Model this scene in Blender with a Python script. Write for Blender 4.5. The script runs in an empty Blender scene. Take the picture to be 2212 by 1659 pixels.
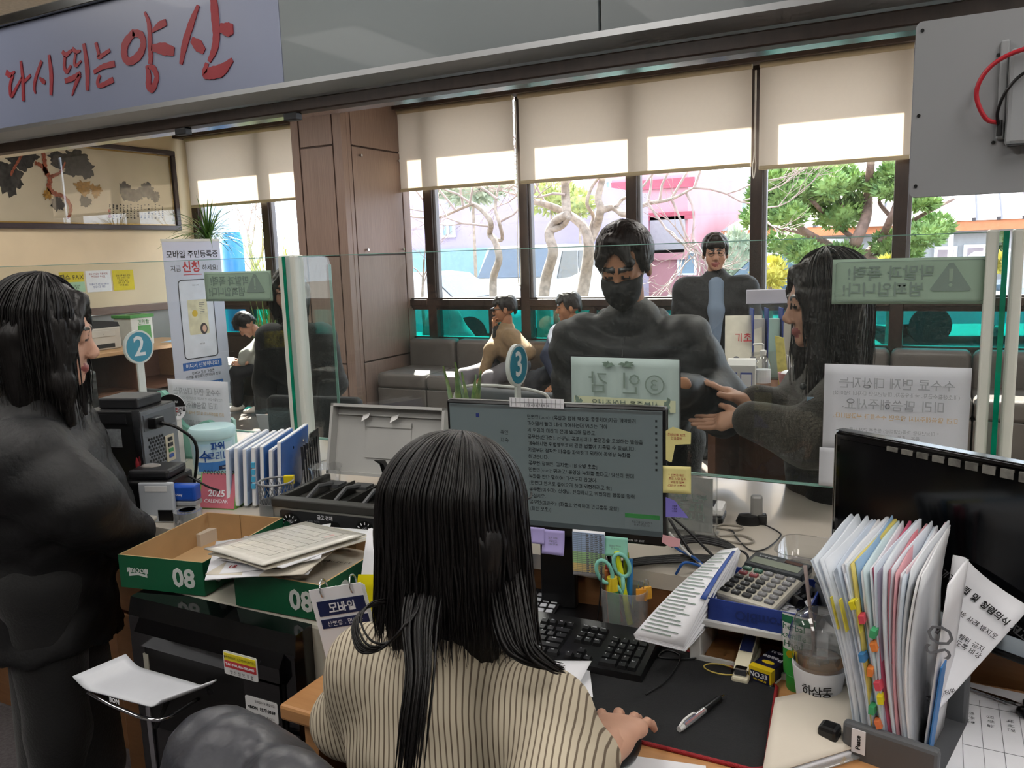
import bpy, bmesh, math, random
import numpy as np
from mathutils import Vector, Matrix
random.seed(7); RNG = np.random.default_rng(7)
SC = bpy.context.scene
COL = SC.collection
PI = math.pi

# ------------------------------------------------------------------ camera
F_PX, IMW, IMH = 1770.0, 2212.0, 1659.0
CAM = np.array([0.0, -2.0, 1.55])
_p, _r, _y = math.radians(9.07), math.radians(-1.87), math.radians(27.48)
FWD = np.array([-math.sin(_y)*math.cos(_p), math.cos(_y)*math.cos(_p), -math.sin(_p)])
_r0 = np.array([math.cos(_y), math.sin(_y), 0.0]); _u0 = np.cross(_r0, FWD)
RIGHT = math.cos(_r)*_r0 + math.sin(_r)*_u0
UP = -math.sin(_r)*_r0 + math.cos(_r)*_u0
cd = bpy.data.cameras.new('camera'); cam = bpy.data.objects.new('camera', cd); COL.objects.link(cam)
cd.sensor_fit = 'HORIZONTAL'; cd.sensor_width = 36.0; cd.lens = F_PX/IMW*36.0
cd.clip_start = 0.02; cd.clip_end = 400
cam.matrix_world = Matrix(((RIGHT[0], UP[0], -FWD[0], CAM[0]), (RIGHT[1], UP[1], -FWD[1], CAM[1]),
                           (RIGHT[2], UP[2], -FWD[2], CAM[2]), (0, 0, 0, 1)))
SC.camera = cam
# survey helpers: a sight line of the camera met with a plane of the place
def ray(x, y):
    return RIGHT*((x-IMW/2)/F_PX) - UP*((y-IMH/2)/F_PX) + FWD
def PY(x, y, Y): d = ray(x, y); return CAM + d*((Y-CAM[1])/d[1])
def PZ(x, y, Z): d = ray(x, y); return CAM + d*((Z-CAM[2])/d[2])
def PX(x, y, X): d = ray(x, y); return CAM + d*((X-CAM[0])/d[0])
def PD(x, y, D): return CAM + ray(x, y)*D
# ------------------------------------------------------------------ world, sun, exposure
SC.view_settings.view_transform = 'Standard'; SC.view_settings.look = 'None'
SC.view_settings.gamma = 1.0; SC.view_settings.use_curve_mapping = False
SC.view_settings.exposure = 0.25
W = bpy.data.worlds.new('sky'); SC.world = W; W.use_nodes = True
bg = W.node_tree.nodes['Background']
bg.inputs[0].default_value = (0.80, 0.88, 1.0, 1); bg.inputs[1].default_value = 5.2
SUN_EL, SUN_RATIO = math.radians(47), 0.62
sd = bpy.data.lights.new('sun', 'SUN'); sun = bpy.data.objects.new('sun', sd); COL.objects.link(sun)
sd.energy = 42.0; sd.angle = math.radians(0.6); sd.color = (1.0, 0.93, 0.82)
_h = Vector((SUN_RATIO, -1.0, 0)).normalized()
sun_dir = Vector((_h.x*math.cos(SUN_EL), _h.y*math.cos(SUN_EL), -math.sin(SUN_EL)))
sun.rotation_euler = sun_dir.to_track_quat('-Z', 'Y').to_euler(); sun.location = (-6, 20, 18)
cy = SC.cycles
cy.use_denoising = True; cy.max_bounces = 6; cy.diffuse_bounces = 3; cy.glossy_bounces = 3
cy.transmission_bounces = 6; cy.transparent_max_bounces = 14; cy.caustics_reflective = False; cy.caustics_refractive = False
cy.sample_clamp_indirect = 3.0; cy.use_adaptive_sampling = True; cy.adaptive_threshold = 0.07; cy.adaptive_min_samples = 12

# ------------------------------------------------------------------ materials
def lin(c):
    if isinstance(c, str):
        c = c.lstrip('#'); c = [int(c[i:i+2], 16)/255 for i in (0, 2, 4)]
    return tuple((v/12.92 if v <= 0.04045 else ((v+0.055)/1.055)**2.4) for v in c) + (1.0,)
MATS = {}
def _new(name):
    m = bpy.data.materials.new(name); m.use_nodes = True
    nt = m.node_tree; b = nt.nodes['Principled BSDF']
    return m, nt, b
def mat(name, col='#808080', rough=0.55, metal=0.0, var=0.06, scale=8.0, bump=0.0, bscale=60.0, coat=0.0, sheen=0.0,
        emit=None, estr=1.0, spec=0.5, trans=0.0, stretch=None, col2=None):
    """Principled material: base colour gently varied by noise, optional noise bump."""
    if name in MATS: return MATS[name]
    m, nt, b = _new(name)
    L = nt.links.new
    c = lin(col)
    tc = nt.nodes.new('ShaderNodeTexCoord')
    src = tc.outputs['Object']
    if stretch:
        mp = nt.nodes.new('ShaderNodeMapping'); mp.inputs['Scale'].default_value = stretch
        L(src, mp.inputs[0]); src = mp.outputs[0]
    if var > 0 or col2:
        n = nt.nodes.new('ShaderNodeTexNoise'); n.inputs['Scale'].default_value = scale; n.inputs['Detail'].default_value = 4
        L(src, n.inputs['Vector'])
        r = nt.nodes.new('ShaderNodeValToRGB')
        c2 = lin(col2) if col2 else tuple(min(1, v*(1+var)) for v in c[:3])+(1,)
        c1 = c if col2 else tuple(v*(1-var) for v in c[:3])+(1,)
        r.color_ramp.elements[0].color = c1; r.color_ramp.elements[1].color = c2
        r.color_ramp.elements[0].position = .35; r.color_ramp.elements[1].position = .65
        L(n.outputs['Fac'], r.inputs[0]); L(r.outputs[0], b.inputs['Base Color'])
    else: b.inputs['Base Color'].default_value = c
    if bump > 0:
        n2 = nt.nodes.new('ShaderNodeTexNoise'); n2.inputs['Scale'].default_value = bscale; n2.inputs['Detail'].default_value = 3
        L(src, n2.inputs['Vector'])
        bp = nt.nodes.new('ShaderNodeBump'); bp.inputs['Strength'].default_value = bump; bp.inputs['Distance'].default_value = .01
        L(n2.outputs['Fac'], bp.inputs['Height']); L(bp.outputs[0], b.inputs['Normal'])
    b.inputs['Roughness'].default_value = rough; b.inputs['Metallic'].default_value = metal
    b.inputs['Coat Weight'].default_value = coat; b.inputs['Sheen Weight'].default_value = sheen
    b.inputs['Specular IOR Level'].default_value = spec; b.inputs['Transmission Weight'].default_value = trans
    if emit:
        b.inputs['Emission Color'].default_value = lin(emit); b.inputs['Emission Strength'].default_value = estr
    MATS[name] = m; return m
def glass(name, tint=(.97, .985, .975), refl=1.0, rough=0.0, ior=1.45, add=0.0, addcol=(.8, .8, .8, 1)):
    """Thin clear sheet: tinted transparency plus fresnel reflection (and optional milky diffuse)."""
    if name in MATS: return MATS[name]
    m = bpy.data.materials.new(name); m.use_nodes = True; nt = m.node_tree; nt.nodes.clear()
    o = nt.nodes.new('ShaderNodeOutputMaterial'); t = nt.nodes.new('ShaderNodeBsdfTransparent')
    t.inputs[0].default_value = tuple(tint)+(1,)
    g = nt.nodes.new('ShaderNodeBsdfGlossy'); g.inputs['Roughness'].default_value = rough
    fr = nt.nodes.new('ShaderNodeFresnel'); ge = nt.nodes.new('ShaderNodeNewGeometry'); mr = nt.nodes.new('ShaderNodeMapRange')
    mr.inputs['To Min'].default_value = ior; mr.inputs['To Max'].default_value = 1/ior   # the sheet reflects alike on both faces
    nt.links.new(ge.outputs['Backfacing'], mr.inputs['Value']); nt.links.new(mr.outputs[0], fr.inputs[0])
    mu = nt.nodes.new('ShaderNodeMath'); mu.operation = 'MULTIPLY'; mu.inputs[1].default_value = refl; mu.use_clamp = True
    mx = nt.nodes.new('ShaderNodeMixShader')
    nt.links.new(fr.outputs[0], mu.inputs[0]); nt.links.new(mu.outputs[0], mx.inputs[0])
    last = t.outputs[0]
    if add > 0:
        d = nt.nodes.new('ShaderNodeBsdfDiffuse'); d.inputs[0].default_value = addcol
        m2 = nt.nodes.new('ShaderNodeMixShader'); m2.inputs[0].default_value = add
        nt.links.new(t.outputs[0], m2.inputs[1]); nt.links.new(d.outputs[0], m2.inputs[2]); last = m2.outputs[0]
    nt.links.new(last, mx.inputs[1]); nt.links.new(g.outputs[0], mx.inputs[2]); nt.links.new(mx.outputs[0], o.inputs[0])
    MATS[name] = m; return m
def translucent(name, col, amt=0.5, rough=.8):
    """Thin paper or cloth: diffuse plus light passing through."""
    if name in MATS: return MATS[name]
    m = bpy.data.materials.new(name); m.use_nodes = True; nt = m.node_tree; nt.nodes.clear()
    o = nt.nodes.new('ShaderNodeOutputMaterial'); d = nt.nodes.new('ShaderNodeBsdfDiffuse'); t = nt.nodes.new('ShaderNodeBsdfTranslucent')
    n = nt.nodes.new('ShaderNodeTexNoise'); n.inputs['Scale'].default_value = 30
    tc = nt.nodes.new('ShaderNodeTexCoord'); nt.links.new(tc.outputs['Object'], n.inputs['Vector'])
    r = nt.nodes.new('ShaderNodeValToRGB'); c = lin(col)
    r.color_ramp.elements[0].color = tuple(v*.96 for v in c[:3])+(1,); r.color_ramp.elements[1].color = c
    nt.links.new(n.outputs['Fac'], r.inputs[0])
    mx = nt.nodes.new('ShaderNodeMixShader'); mx.inputs[0].default_value = amt
    nt.links.new(r.outputs[0], d.inputs[0]); nt.links.new(r.outputs[0], t.inputs[0])
    nt.links.new(d.outputs[0], mx.inputs[1]); nt.links.new(t.outputs[0], mx.inputs[2]); nt.links.new(mx.outputs[0], o.inputs[0])
    MATS[name] = m; return m
def wood(name, c1, c2, sc=(40, 40, 1.2), rough=.45, bump=.08):
    if name in MATS: return MATS[name]
    m, nt, b = _new(name); L = nt.links.new
    tc = nt.nodes.new('ShaderNodeTexCoord'); mp = nt.nodes.new('ShaderNodeMapping'); mp.inputs['Scale'].default_value = sc
    n = nt.nodes.new('ShaderNodeTexNoise'); n.inputs['Scale'].default_value = 3; n.inputs['Detail'].default_value = 8; n.inputs['Roughness'].default_value = .65
    r = nt.nodes.new('ShaderNodeValToRGB'); r.color_ramp.elements[0].color = lin(c1); r.color_ramp.elements[1].color = lin(c2)
    r.color_ramp.elements[0].position = .32; r.color_ramp.elements[1].position = .68
    bp = nt.nodes.new('ShaderNodeBump'); bp.inputs['Strength'].default_value = bump; bp.inputs['Distance'].default_value = .004
    L(tc.outputs['Object'], mp.inputs[0]); L(mp.outputs[0], n.inputs['Vector']); L(n.outputs['Fac'], r.inputs[0])
    L(r.outputs[0], b.inputs['Base Color']); L(n.outputs['Fac'], bp.inputs['Height']); L(bp.outputs[0], b.inputs['Normal'])
    b.inputs['Roughness'].default_value = rough
    MATS[name] = m; return m

# ------------------------------------------------------------------ mesh building
class MB:
    """collects shapes, then build() links them as ONE mesh object"""
    def __init__(s): s.v = []; s.f = []; s.m = []; s.cur = 0; s.T = None
    def mi(s, i): s.cur = i; return s
    def add(s, V, Fc):
        o = len(s.v)
        if s.T is not None: V = [tuple(s.T @ Vector(p)) for p in V]
        s.v += [tuple(map(float, p)) for p in V]; s.f += [tuple(i+o for i in f) for f in Fc]; s.m += [s.cur]*len(Fc); return s
    def box(s, x0, x1, y0, y1, z0, z1):
        return s.add([(x, y, z) for x in (x0, x1) for y in (y0, y1) for z in (z0, z1)],
                     [(0, 1, 3, 2), (4, 6, 7, 5), (0, 4, 5, 1), (2, 3, 7, 6), (0, 2, 6, 4), (1, 5, 7, 3)])
    def cbox(s, x0, x1, y0, y1, z0, z1, b=.004):
        """box with chamfered edges"""
        b = min(b, (x1-x0)*.45, (y1-y0)*.45, (z1-z0)*.45)
        bm = bmesh.new(); bmesh.ops.create_cube(bm, size=1)
        for v in bm.verts: v.co = Vector(((x0+x1)/2+v.co.x*(x1-x0), (y0+y1)/2+v.co.y*(y1-y0), (z0+z1)/2+v.co.z*(z1-z0)))
        bmesh.ops.bevel(bm, geom=bm.edges[:], offset=b, segments=2, affect='EDGES', profile=.5)
        bm.verts.ensure_lookup_table()
        s.add([v.co[:] for v in bm.verts], [[v.index for v in f.verts] for f in bm.faces]); bm.free(); return s
    def cyl(s, p0, p1, r0, r1=None, n=16, cap=True):
        r1 = r0 if r1 is None else r1
        p0, p1 = Vector(p0), Vector(p1); d = (p1-p0).normalized(); a = d.orthogonal().normalized(); b = d.cross(a)
        V = []; 
        for p, r in ((p0, r0), (p1, r1)):
            for i in range(n): t = 2*PI*i/n; V.append(p+(a*math.cos(t)+b*math.sin(t))*r)
        Fc = [(i, (i+1) % n, n+(i+1) % n, n+i) for i in range(n)]
        if cap: Fc += [tuple(range(n))[::-1], tuple(range(n, 2*n))]
        return s.add(V, Fc)
    def tube(s, pts, r, n=8, closed=False, cap=True):
        P = [Vector(p) for p in pts]; k = len(P); rr = r if hasattr(r, '__len__') else [r]*k
        V = []; up = None
        for i, p in enumerate(P):
            if closed: d = P[(i+1) % k]-P[i-1]
            else: d = P[min(i+1, k-1)]-P[max(i-1, 0)]
            d = d.normalized() if d.length > 1e-9 else Vector((0, 0, 1))
            if up is None: up = d.orthogonal().normalized()
            up = (up-d*up.dot(d)); up = up.normalized() if up.length > 1e-6 else d.orthogonal().normalized()
            b = d.cross(up)
            for j in range(n): t = 2*PI*j/n; V.append(p+(up*math.cos(t)+b*math.sin(t))*rr[i])
        Fc = []
        for i in range(k if closed else k-1):
            a, c = i*n, ((i+1) % k)*n
            for j in range(n): Fc.append((a+j, a+(j+1) % n, c+(j+1) % n, c+j))
        if cap and not closed: Fc += [tuple(range(n))[::-1], tuple(range((k-1)*n, k*n))]
        return s.add(V, Fc)
    def lathe(s, prof, n=32, c=(0, 0, 0), sx=1, sy=1):
        V = []; k = len(prof)
        for r, z in prof:
            for j in range(n): t = 2*PI*j/n; V.append((c[0]+r*sx*math.cos(t), c[1]+r*sy*math.sin(t), c[2]+z))
        Fc = [(i*n+j, i*n+(j+1) % n, (i+1)*n+(j+1) % n, (i+1)*n+j) for i in range(k-1) for j in range(n)]
        if prof[0][0] > 1e-6: Fc.append(tuple(range(n))[::-1])
        if prof[-1][0] > 1e-6: Fc.append(tuple(range((k-1)*n, k*n)))
        return s.add(V, Fc)
    def prism(s, poly, d, axis='z', base=0.0):
        """closed polygon (2-D) given thickness d along axis"""
        n = len(poly)
        def P(u, w, t): return {'z': (u, w, t), 'y': (u, t, w), 'x': (t, u, w)}[axis]
        V = [P(u, w, base) for u, w in poly]+[P(u, w, base+d) for u, w in poly]
        Fc = [tuple(range(n))[::-1], tuple(range(n, 2*n))]+[(i, (i+1) % n, n+(i+1) % n, n+i) for i in range(n)]
        return s.add(V, Fc)
    def ell(s, c, r, n=16, m=10, R=None):
        V = []; 
        for i in range(m+1):
            ph = PI*i/m
            for j in range(n):
                t = 2*PI*j/n; p = Vector((r[0]*math.sin(ph)*math.cos(t), r[1]*math.sin(ph)*math.sin(t), r[2]*math.cos(ph)))
                if R is not None: p = R @ p
                V.append(Vector(c)+p)
        return s.add(V, [(i*n+j, (i+1)*n+j, (i+1)*n+(j+1) % n, i*n+(j+1) % n) for i in range(m) for j in range(n)])
    def sheet(s, fn, nu, nv, th=0.0):
        """grid surface fn(u,v)->point, given thickness th along its normal"""
        P = [[Vector(fn(i/nu, j/nv)) for j in range(nv+1)] for i in range(nu+1)]
        N = []
        for i in range(nu+1):
            for j in range(nv+1):
                du = P[min(i+1, nu)][j]-P[max(i-1, 0)][j]; dv = P[i][min(j+1, nv)]-P[i][max(j-1, 0)]
                N.append(du.cross(dv).normalized())
        w = nv+1; V = [P[i][j] for i in range(nu+1) for j in range(w)]
        Fc = [(i*w+j, (i+1)*w+j, (i+1)*w+j+1, i*w+j+1) for i in range(nu) for j in range(nv)]
        if th > 0:
            o = len(V); V += [V[k]-N[k]*th for k in range(o)]
            Fc += [tuple(o+q for q in f[::-1]) for f in Fc[:]]
            rim = [i*w for i in range(nu+1)]+[nu*w+j for j in range(1, w)]+[i*w+nv for i in range(nu-1, -1, -1)]+[j for j in range(nv-1, 0, -1)]
            Fc += [(rim[k], rim[(k+1) % len(rim)], o+rim[(k+1) % len(rim)], o+rim[k])[::-1] for k in range(len(rim))]
        return s.add(V, Fc)
    def build(s, name, mats, parent=None, smooth=False, loc=None, rot=None):
        me = bpy.data.meshes.new(name); me.from_pydata(s.v, [], s.f)
        mats = mats if isinstance(mats, (list, tuple)) else [mats]
        for q in mats: me.materials.append(q)
        if len(mats) > 1: me.polygons.foreach_set('material_index', s.m)
        me.validate(); me.update()
        if smooth:
            me.polygons.foreach_set('use_smooth', [True]*len(me.polygons))
            if smooth is not True:
                try: me.set_sharp_from_angle(angle=math.radians(smooth))
                except Exception: pass
        o = bpy.data.objects.new(name, me); COL.objects.link(o)
        if parent is not None: o.parent = parent
        if loc is not None: o.location = loc
        if rot is not None: o.rotation_euler = rot
        return o
def raw(name, V, Fc, mats, parent=None, smooth=True, mi=None):
    b = MB(); b.v = [tuple(map(float, p)) for p in V]; b.f = [tuple(map(int, f)) for f in Fc]; b.m = list(mi) if mi is not None else [0]*len(b.f)
    return b.build(name, mats, parent, smooth)
def tag(o, label=None, cat=None, group=None, kind=None):
    if label: o['label'] = label
    if cat: o['category'] = cat
    if group: o['group'] = group
    if kind: o['kind'] = kind
    return o
def thing(name, label, cat, loc=(0, 0, 0), rz=0.0, group=None, rot=None):
    o = bpy.data.objects.new(name, None); COL.objects.link(o); o.empty_display_size = .05
    o.location = tuple(map(float, loc)); o.rotation_euler = rot if rot is not None else (0, 0, rz)
    return tag(o, label, cat, group)
def struct(o): o['kind'] = 'structure'; return o
def copy_tree(o, parent=None):
    c = o.copy(); COL.objects.link(c); c.parent = parent
    for ch in list(o.children): copy_tree(ch, c)
    return c
TEXTS = []
# Hangul syllables drawn from their letters (jamo) as strokes in a unit box
_JA = {'ㄱ': [[(0, 1), (1, 1), (.85, 0)]], 'ㄴ': [[(0, 1), (0, 0), (1, 0)]], 'ㄷ': [[(1, 1), (0, 1), (0, 0), (1, 0)]], 'ㄹ': [[(0, 1), (1, 1), (1, .5), (0, .5), (0, 0), (1, 0)]], 'ㅁ': [[(0, 0), (0, 1), (1, 1), (1, 0), (0, 0)]],
       'ㅂ': [[(0, 1), (0, 0), (1, 0), (1, 1)], [(0, .5), (1, .5)]], 'ㅅ': [[(.5, 1), (.4, .5), (0, 0)], [(.47, .6), (1, 0)]], 'ㅇ': [[(.5+.5*math.cos(k*PI/5), .5+.5*math.sin(k*PI/5)) for k in range(11)]], 'ㅈ': [[(0, 1), (1, 1)], [(.5, 1), (.4, .5), (0, 0)], [(.47, .6), (1, 0)]],
       'ㅊ': [[(.32, 1), (.68, 1)], [(0, .75), (1, .75)], [(.5, .75), (.4, .4), (0, 0)], [(.47, .45), (1, 0)]], 'ㅋ': [[(0, 1), (1, 1), (.85, 0)], [(0, .5), (.95, .5)]], 'ㅌ': [[(1, 1), (0, 1), (0, 0), (1, 0)], [(0, .5), (1, .5)]], 'ㅍ': [[(0, 1), (1, 1)], [(0, 0), (1, 0)], [(.3, 1), (.3, 0)], [(.7, 1), (.7, 0)]],
       'ㅎ': [[(.3, 1), (.7, 1)], [(0, .78), (1, .78)], [(.5+.38*math.cos(k*PI/5), .3+.3*math.sin(k*PI/5)) for k in range(11)]]}
_INI = 'ㄱ ㄱㄱ ㄴ ㄷ ㄷㄷ ㄹ ㅁ ㅂ ㅂㅂ ㅅ ㅅㅅ ㅇ ㅈ ㅈㅈ ㅊ ㅋ ㅌ ㅍ ㅎ'.split()
_FIN = ['']+'ㄱ ㄱㄱ ㄱㅅ ㄴ ㄴㅈ ㄴㅎ ㄷ ㄹ ㄹㄱ ㄹㅁ ㄹㅂ ㄹㅅ ㄹㅌ ㄹㅍ ㄹㅎ ㅁ ㅂ ㅂㅅ ㅅ ㅅㅅ ㅇ ㅈ ㅊ ㅋ ㅌ ㅍ ㅎ'.split()
_VV = {'a': [[(.35, 1), (.35, 0)], [(.35, .5), (1, .5)]], 'ya': [[(.35, 1), (.35, 0)], [(.35, .65), (1, .65)], [(.35, .35), (1, .35)]], 'eo': [[(.7, 1), (.7, 0)], [(0, .5), (.7, .5)]], 'yeo': [[(.7, 1), (.7, 0)], [(0, .65), (.7, .65)], [(0, .35), (.7, .35)]], 'i': [[(.5, 1), (.5, 0)]],
       'ae': [[(.25, 1), (.25, 0)], [(.25, .5), (.8, .5)], [(.8, 1), (.8, 0)]], 'yae': [[(.25, 1), (.25, 0)], [(.25, .65), (.8, .65)], [(.25, .35), (.8, .35)], [(.8, 1), (.8, 0)]], 'e': [[(.5, 1), (.5, 0)], [(0, .5), (.5, .5)], [(.95, 1), (.95, 0)]], 'ye': [[(.5, 1), (.5, 0)], [(0, .65), (.5, .65)], [(0, .35), (.5, .35)], [(.95, 1), (.95, 0)]]}
_VH = {'o': [[(0, 0), (1, 0)], [(.5, 0), (.5, 1)]], 'yo': [[(0, 0), (1, 0)], [(.35, 0), (.35, 1)], [(.65, 0), (.65, 1)]], 'u': [[(0, 1), (1, 1)], [(.5, 1), (.5, 0)]], 'yu': [[(0, 1), (1, 1)], [(.35, 1), (.35, 0)], [(.65, 1), (.65, 0)]], 'eu': [[(0, .5), (1, .5)]]}
_VOW = ['a', 'ae', 'ya', 'yae', 'eo', 'e', 'yeo', 'ye', 'o', 'o+a', 'o+ae', 'o+i', 'yo', 'u', 'u+eo', 'u+e', 'u+i', 'yu', 'eu', 'eu+i', 'i']
def _syll(ch):
    c = ord(ch)-0xAC00; ini, vow, fin = _INI[c//588], _VOW[(c % 588)//28], _FIN[c % 28]; out = []
    def put(strokes, x0, x1, y0, y1): out.extend([[(x0+(x1-x0)*x, y0+(y1-y0)*y) for x, y in st] for st in strokes])
    def cons(js, x0, x1, y0, y1):
        n = len(js); w = (x1-x0-.08*(n-1))/n
        for k, j in enumerate(js): put(_JA[j], x0+k*(w+.08), x0+k*(w+.08)+w, y0, y1)
    lo = .38 if fin else .04
    hi = .92
    if '+' in vow:
        h, v = vow.split('+'); m = lo+(hi-lo)*.42; cons(ini, .08, .55, m+.06, hi); put(_VH[h], .03, .62, lo, m-.04); put(_VV[v], .66, .94, lo-.03, hi+.03)
    elif vow in _VH: m = lo+(hi-lo)*.45; cons(ini, .18, .82, m+.07, hi); put(_VH[vow], .03, .97, lo, m-.03)
    else: cons(ini, .08, .52, lo+.06, hi-.02); put(_VV[vow], .60, .94, lo-.03, hi+.03)
    if fin: cons(fin, .2, .82, .0, .27)
    return out
def _seg(V, Fc, a, b, w, ox, oy, sz, e=.0):
    d = Vector((b[0]-a[0], b[1]-a[1])); L = d.length
    if L < 1e-6: return
    d /= L; n = Vector((-d.y, d.x))*w/2; o = len(V); ex = d*w*.5
    for p, q in ((Vector(a)-ex, -1), (Vector(b)+ex, 1)):
        for s_ in (-1, 1): r = p+n*s_; V.append((ox+r.x*sz, oy+r.y*sz, 0))
    Fc.append((o, o+2, o+3, o+1))
_SUB = {'○': 'o', '※': '*', '【': '[', '】': ']', '·': '.', '←': '<', '→': '>', '↑': '^', '↓': 'v', '▶': '>', '√': 'v', '÷': '/', '×': 'x', '±': '+'}
def text(s, size, m, parent=None, loc=(0, 0, 0), rot=(PI/2, 0, 0), name='lettering', align='CENTER', bold=0.0, sx=1.0, mirror=False, th=0.0006, spacing=1.0, line=1.0, res=2, fine=False):
    """flat lettering; rot (pi/2,0,0) faces -Y; made into a mesh by set_lettering()"""
    o = bpy.data.objects.new(name, bpy.data.meshes.new(name)); COL.objects.link(o); o.location = tuple(map(float, loc)); o.rotation_euler = rot
    if parent is not None: o.parent = parent
    s = ''.join(_SUB.get(c, c) for c in s)
    kor = any('\uac00' <= c <= '\ud7a3' for c in s) and not fine; t = None
    if not kor:
        cu = bpy.data.curves.new(name, 'FONT'); cu.body = s; cu.size = size; cu.align_x = align; cu.align_y = 'CENTER'
        cu.resolution_u = res; cu.offset = bold*size; cu.extrude = th/2; cu.space_character = spacing; cu.space_line = line
        t = bpy.data.objects.new('tmp_text', cu); COL.objects.link(t)
    TEXTS.append((t, o, m, sx*(-1 if mirror else 1), mirror, s, size, align, bold, line)); return o
def set_lettering():
    asc = sorted({c for q in TEXTS if q[0] is None for c in q[5] if not ('\uac00' <= c <= '\ud7a3') and c not in ' \n'}); tmp = {}
    for c in asc:
        cu = bpy.data.curves.new('g', 'FONT'); cu.body = c; cu.size = 1; cu.resolution_u = 2; t = bpy.data.objects.new('tmp_text', cu); COL.objects.link(t); tmp[c] = t
    dg = bpy.context.evaluated_depsgraph_get(); G = {}
    for c, t in tmp.items():
        me = bpy.data.meshes.new_from_object(t.evaluated_get(dg)); v = [x.co[:] for x in me.vertices]; G[c] = (v, [tuple(p.vertices) for p in me.polygons], max((x[0] for x in v), default=.3)+.08)
        cu = t.data; bpy.data.objects.remove(t); bpy.data.curves.remove(cu); bpy.data.meshes.remove(me)
    for t, o, m, sx, mi, s, size, align, bold, line in TEXTS:
        if t is not None:
            me = bpy.data.meshes.new_from_object(t.evaluated_get(dg)); cu = t.data; bpy.data.objects.remove(t); bpy.data.curves.remove(cu)
        else:
            V = []; Fc = []; rows = s.split('\n'); w = .085+bold*2.2
            for k, rw in enumerate(rows):
                adv = [(.93 if '\uac00' <= c <= '\ud7a3' else .35 if c == ' ' else G[c][2]) for c in rw]; W_ = sum(adv); x = 0 if align == 'LEFT' else -W_/2; y = ((len(rows)-1)/2-k)*1.15*line-.42
                for c, a in zip(rw, adv):
                    if '\uac00' <= c <= '\ud7a3':
                        for st in _syll(c):
                            for i in range(len(st)-1): _seg(V, Fc, (st[i][0]*.86, st[i][1]*.9), (st[i+1][0]*.86, st[i+1][1]*.9), w, x*size, y*size, size)
                    elif c != ' ':
                        b = len(V); V += [((p[0]+x)*size, (p[1]+y+.08)*size, 0) for p in G[c][0]]; Fc += [tuple(b+i for i in f) for f in G[c][1]]
                    x += a
            me = bpy.data.meshes.new(o.name); me.from_pydata(V, [], Fc); me.update()
        me.name = o.name; me.transform(Matrix.Diagonal((sx, 1, 1, 1)))
        if mi: me.flip_normals()
        me.materials.clear(); me.materials.append(m); o.data = me
def curve_pts(ctrl, n=12):
    """Catmull-Rom through control points"""
    P = [Vector(p) for p in ctrl]; P = [P[0]*2-P[1]]+P+[P[-1]*2-P[-2]]; out = []
    for i in range(1, len(P)-2):
        for k in range(n):
            t = k/n; a, b, c, d = P[i-1:i+3]
            out.append(.5*((2*b)+(c-a)*t+(2*a-5*b+4*c-d)*t*t+(3*b-a-3*c+d)*t**3))
    out.append(P[-2]); return out
def rrect(w, h, r, n=5, cx=0, cy=0):
    out = []
    for k, (sx, sy) in enumerate(((1, 1), (-1, 1), (-1, -1), (1, -1))):
        for i in range(n+1):
            t = k*PI/2+i*PI/2/n; out.append((cx+sx*(w/2-r)+r*math.cos(t), cy+sy*(h/2-r)+r*math.sin(t)))
    return out
def frame_from(x, y, z=None):
    """4x4 from axes"""
    x = Vector(x).normalized(); y = (Vector(y)-x*Vector(y).dot(x)).normalized(); z = x.cross(y)
    return Matrix((x, y, z)).transposed()
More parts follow.
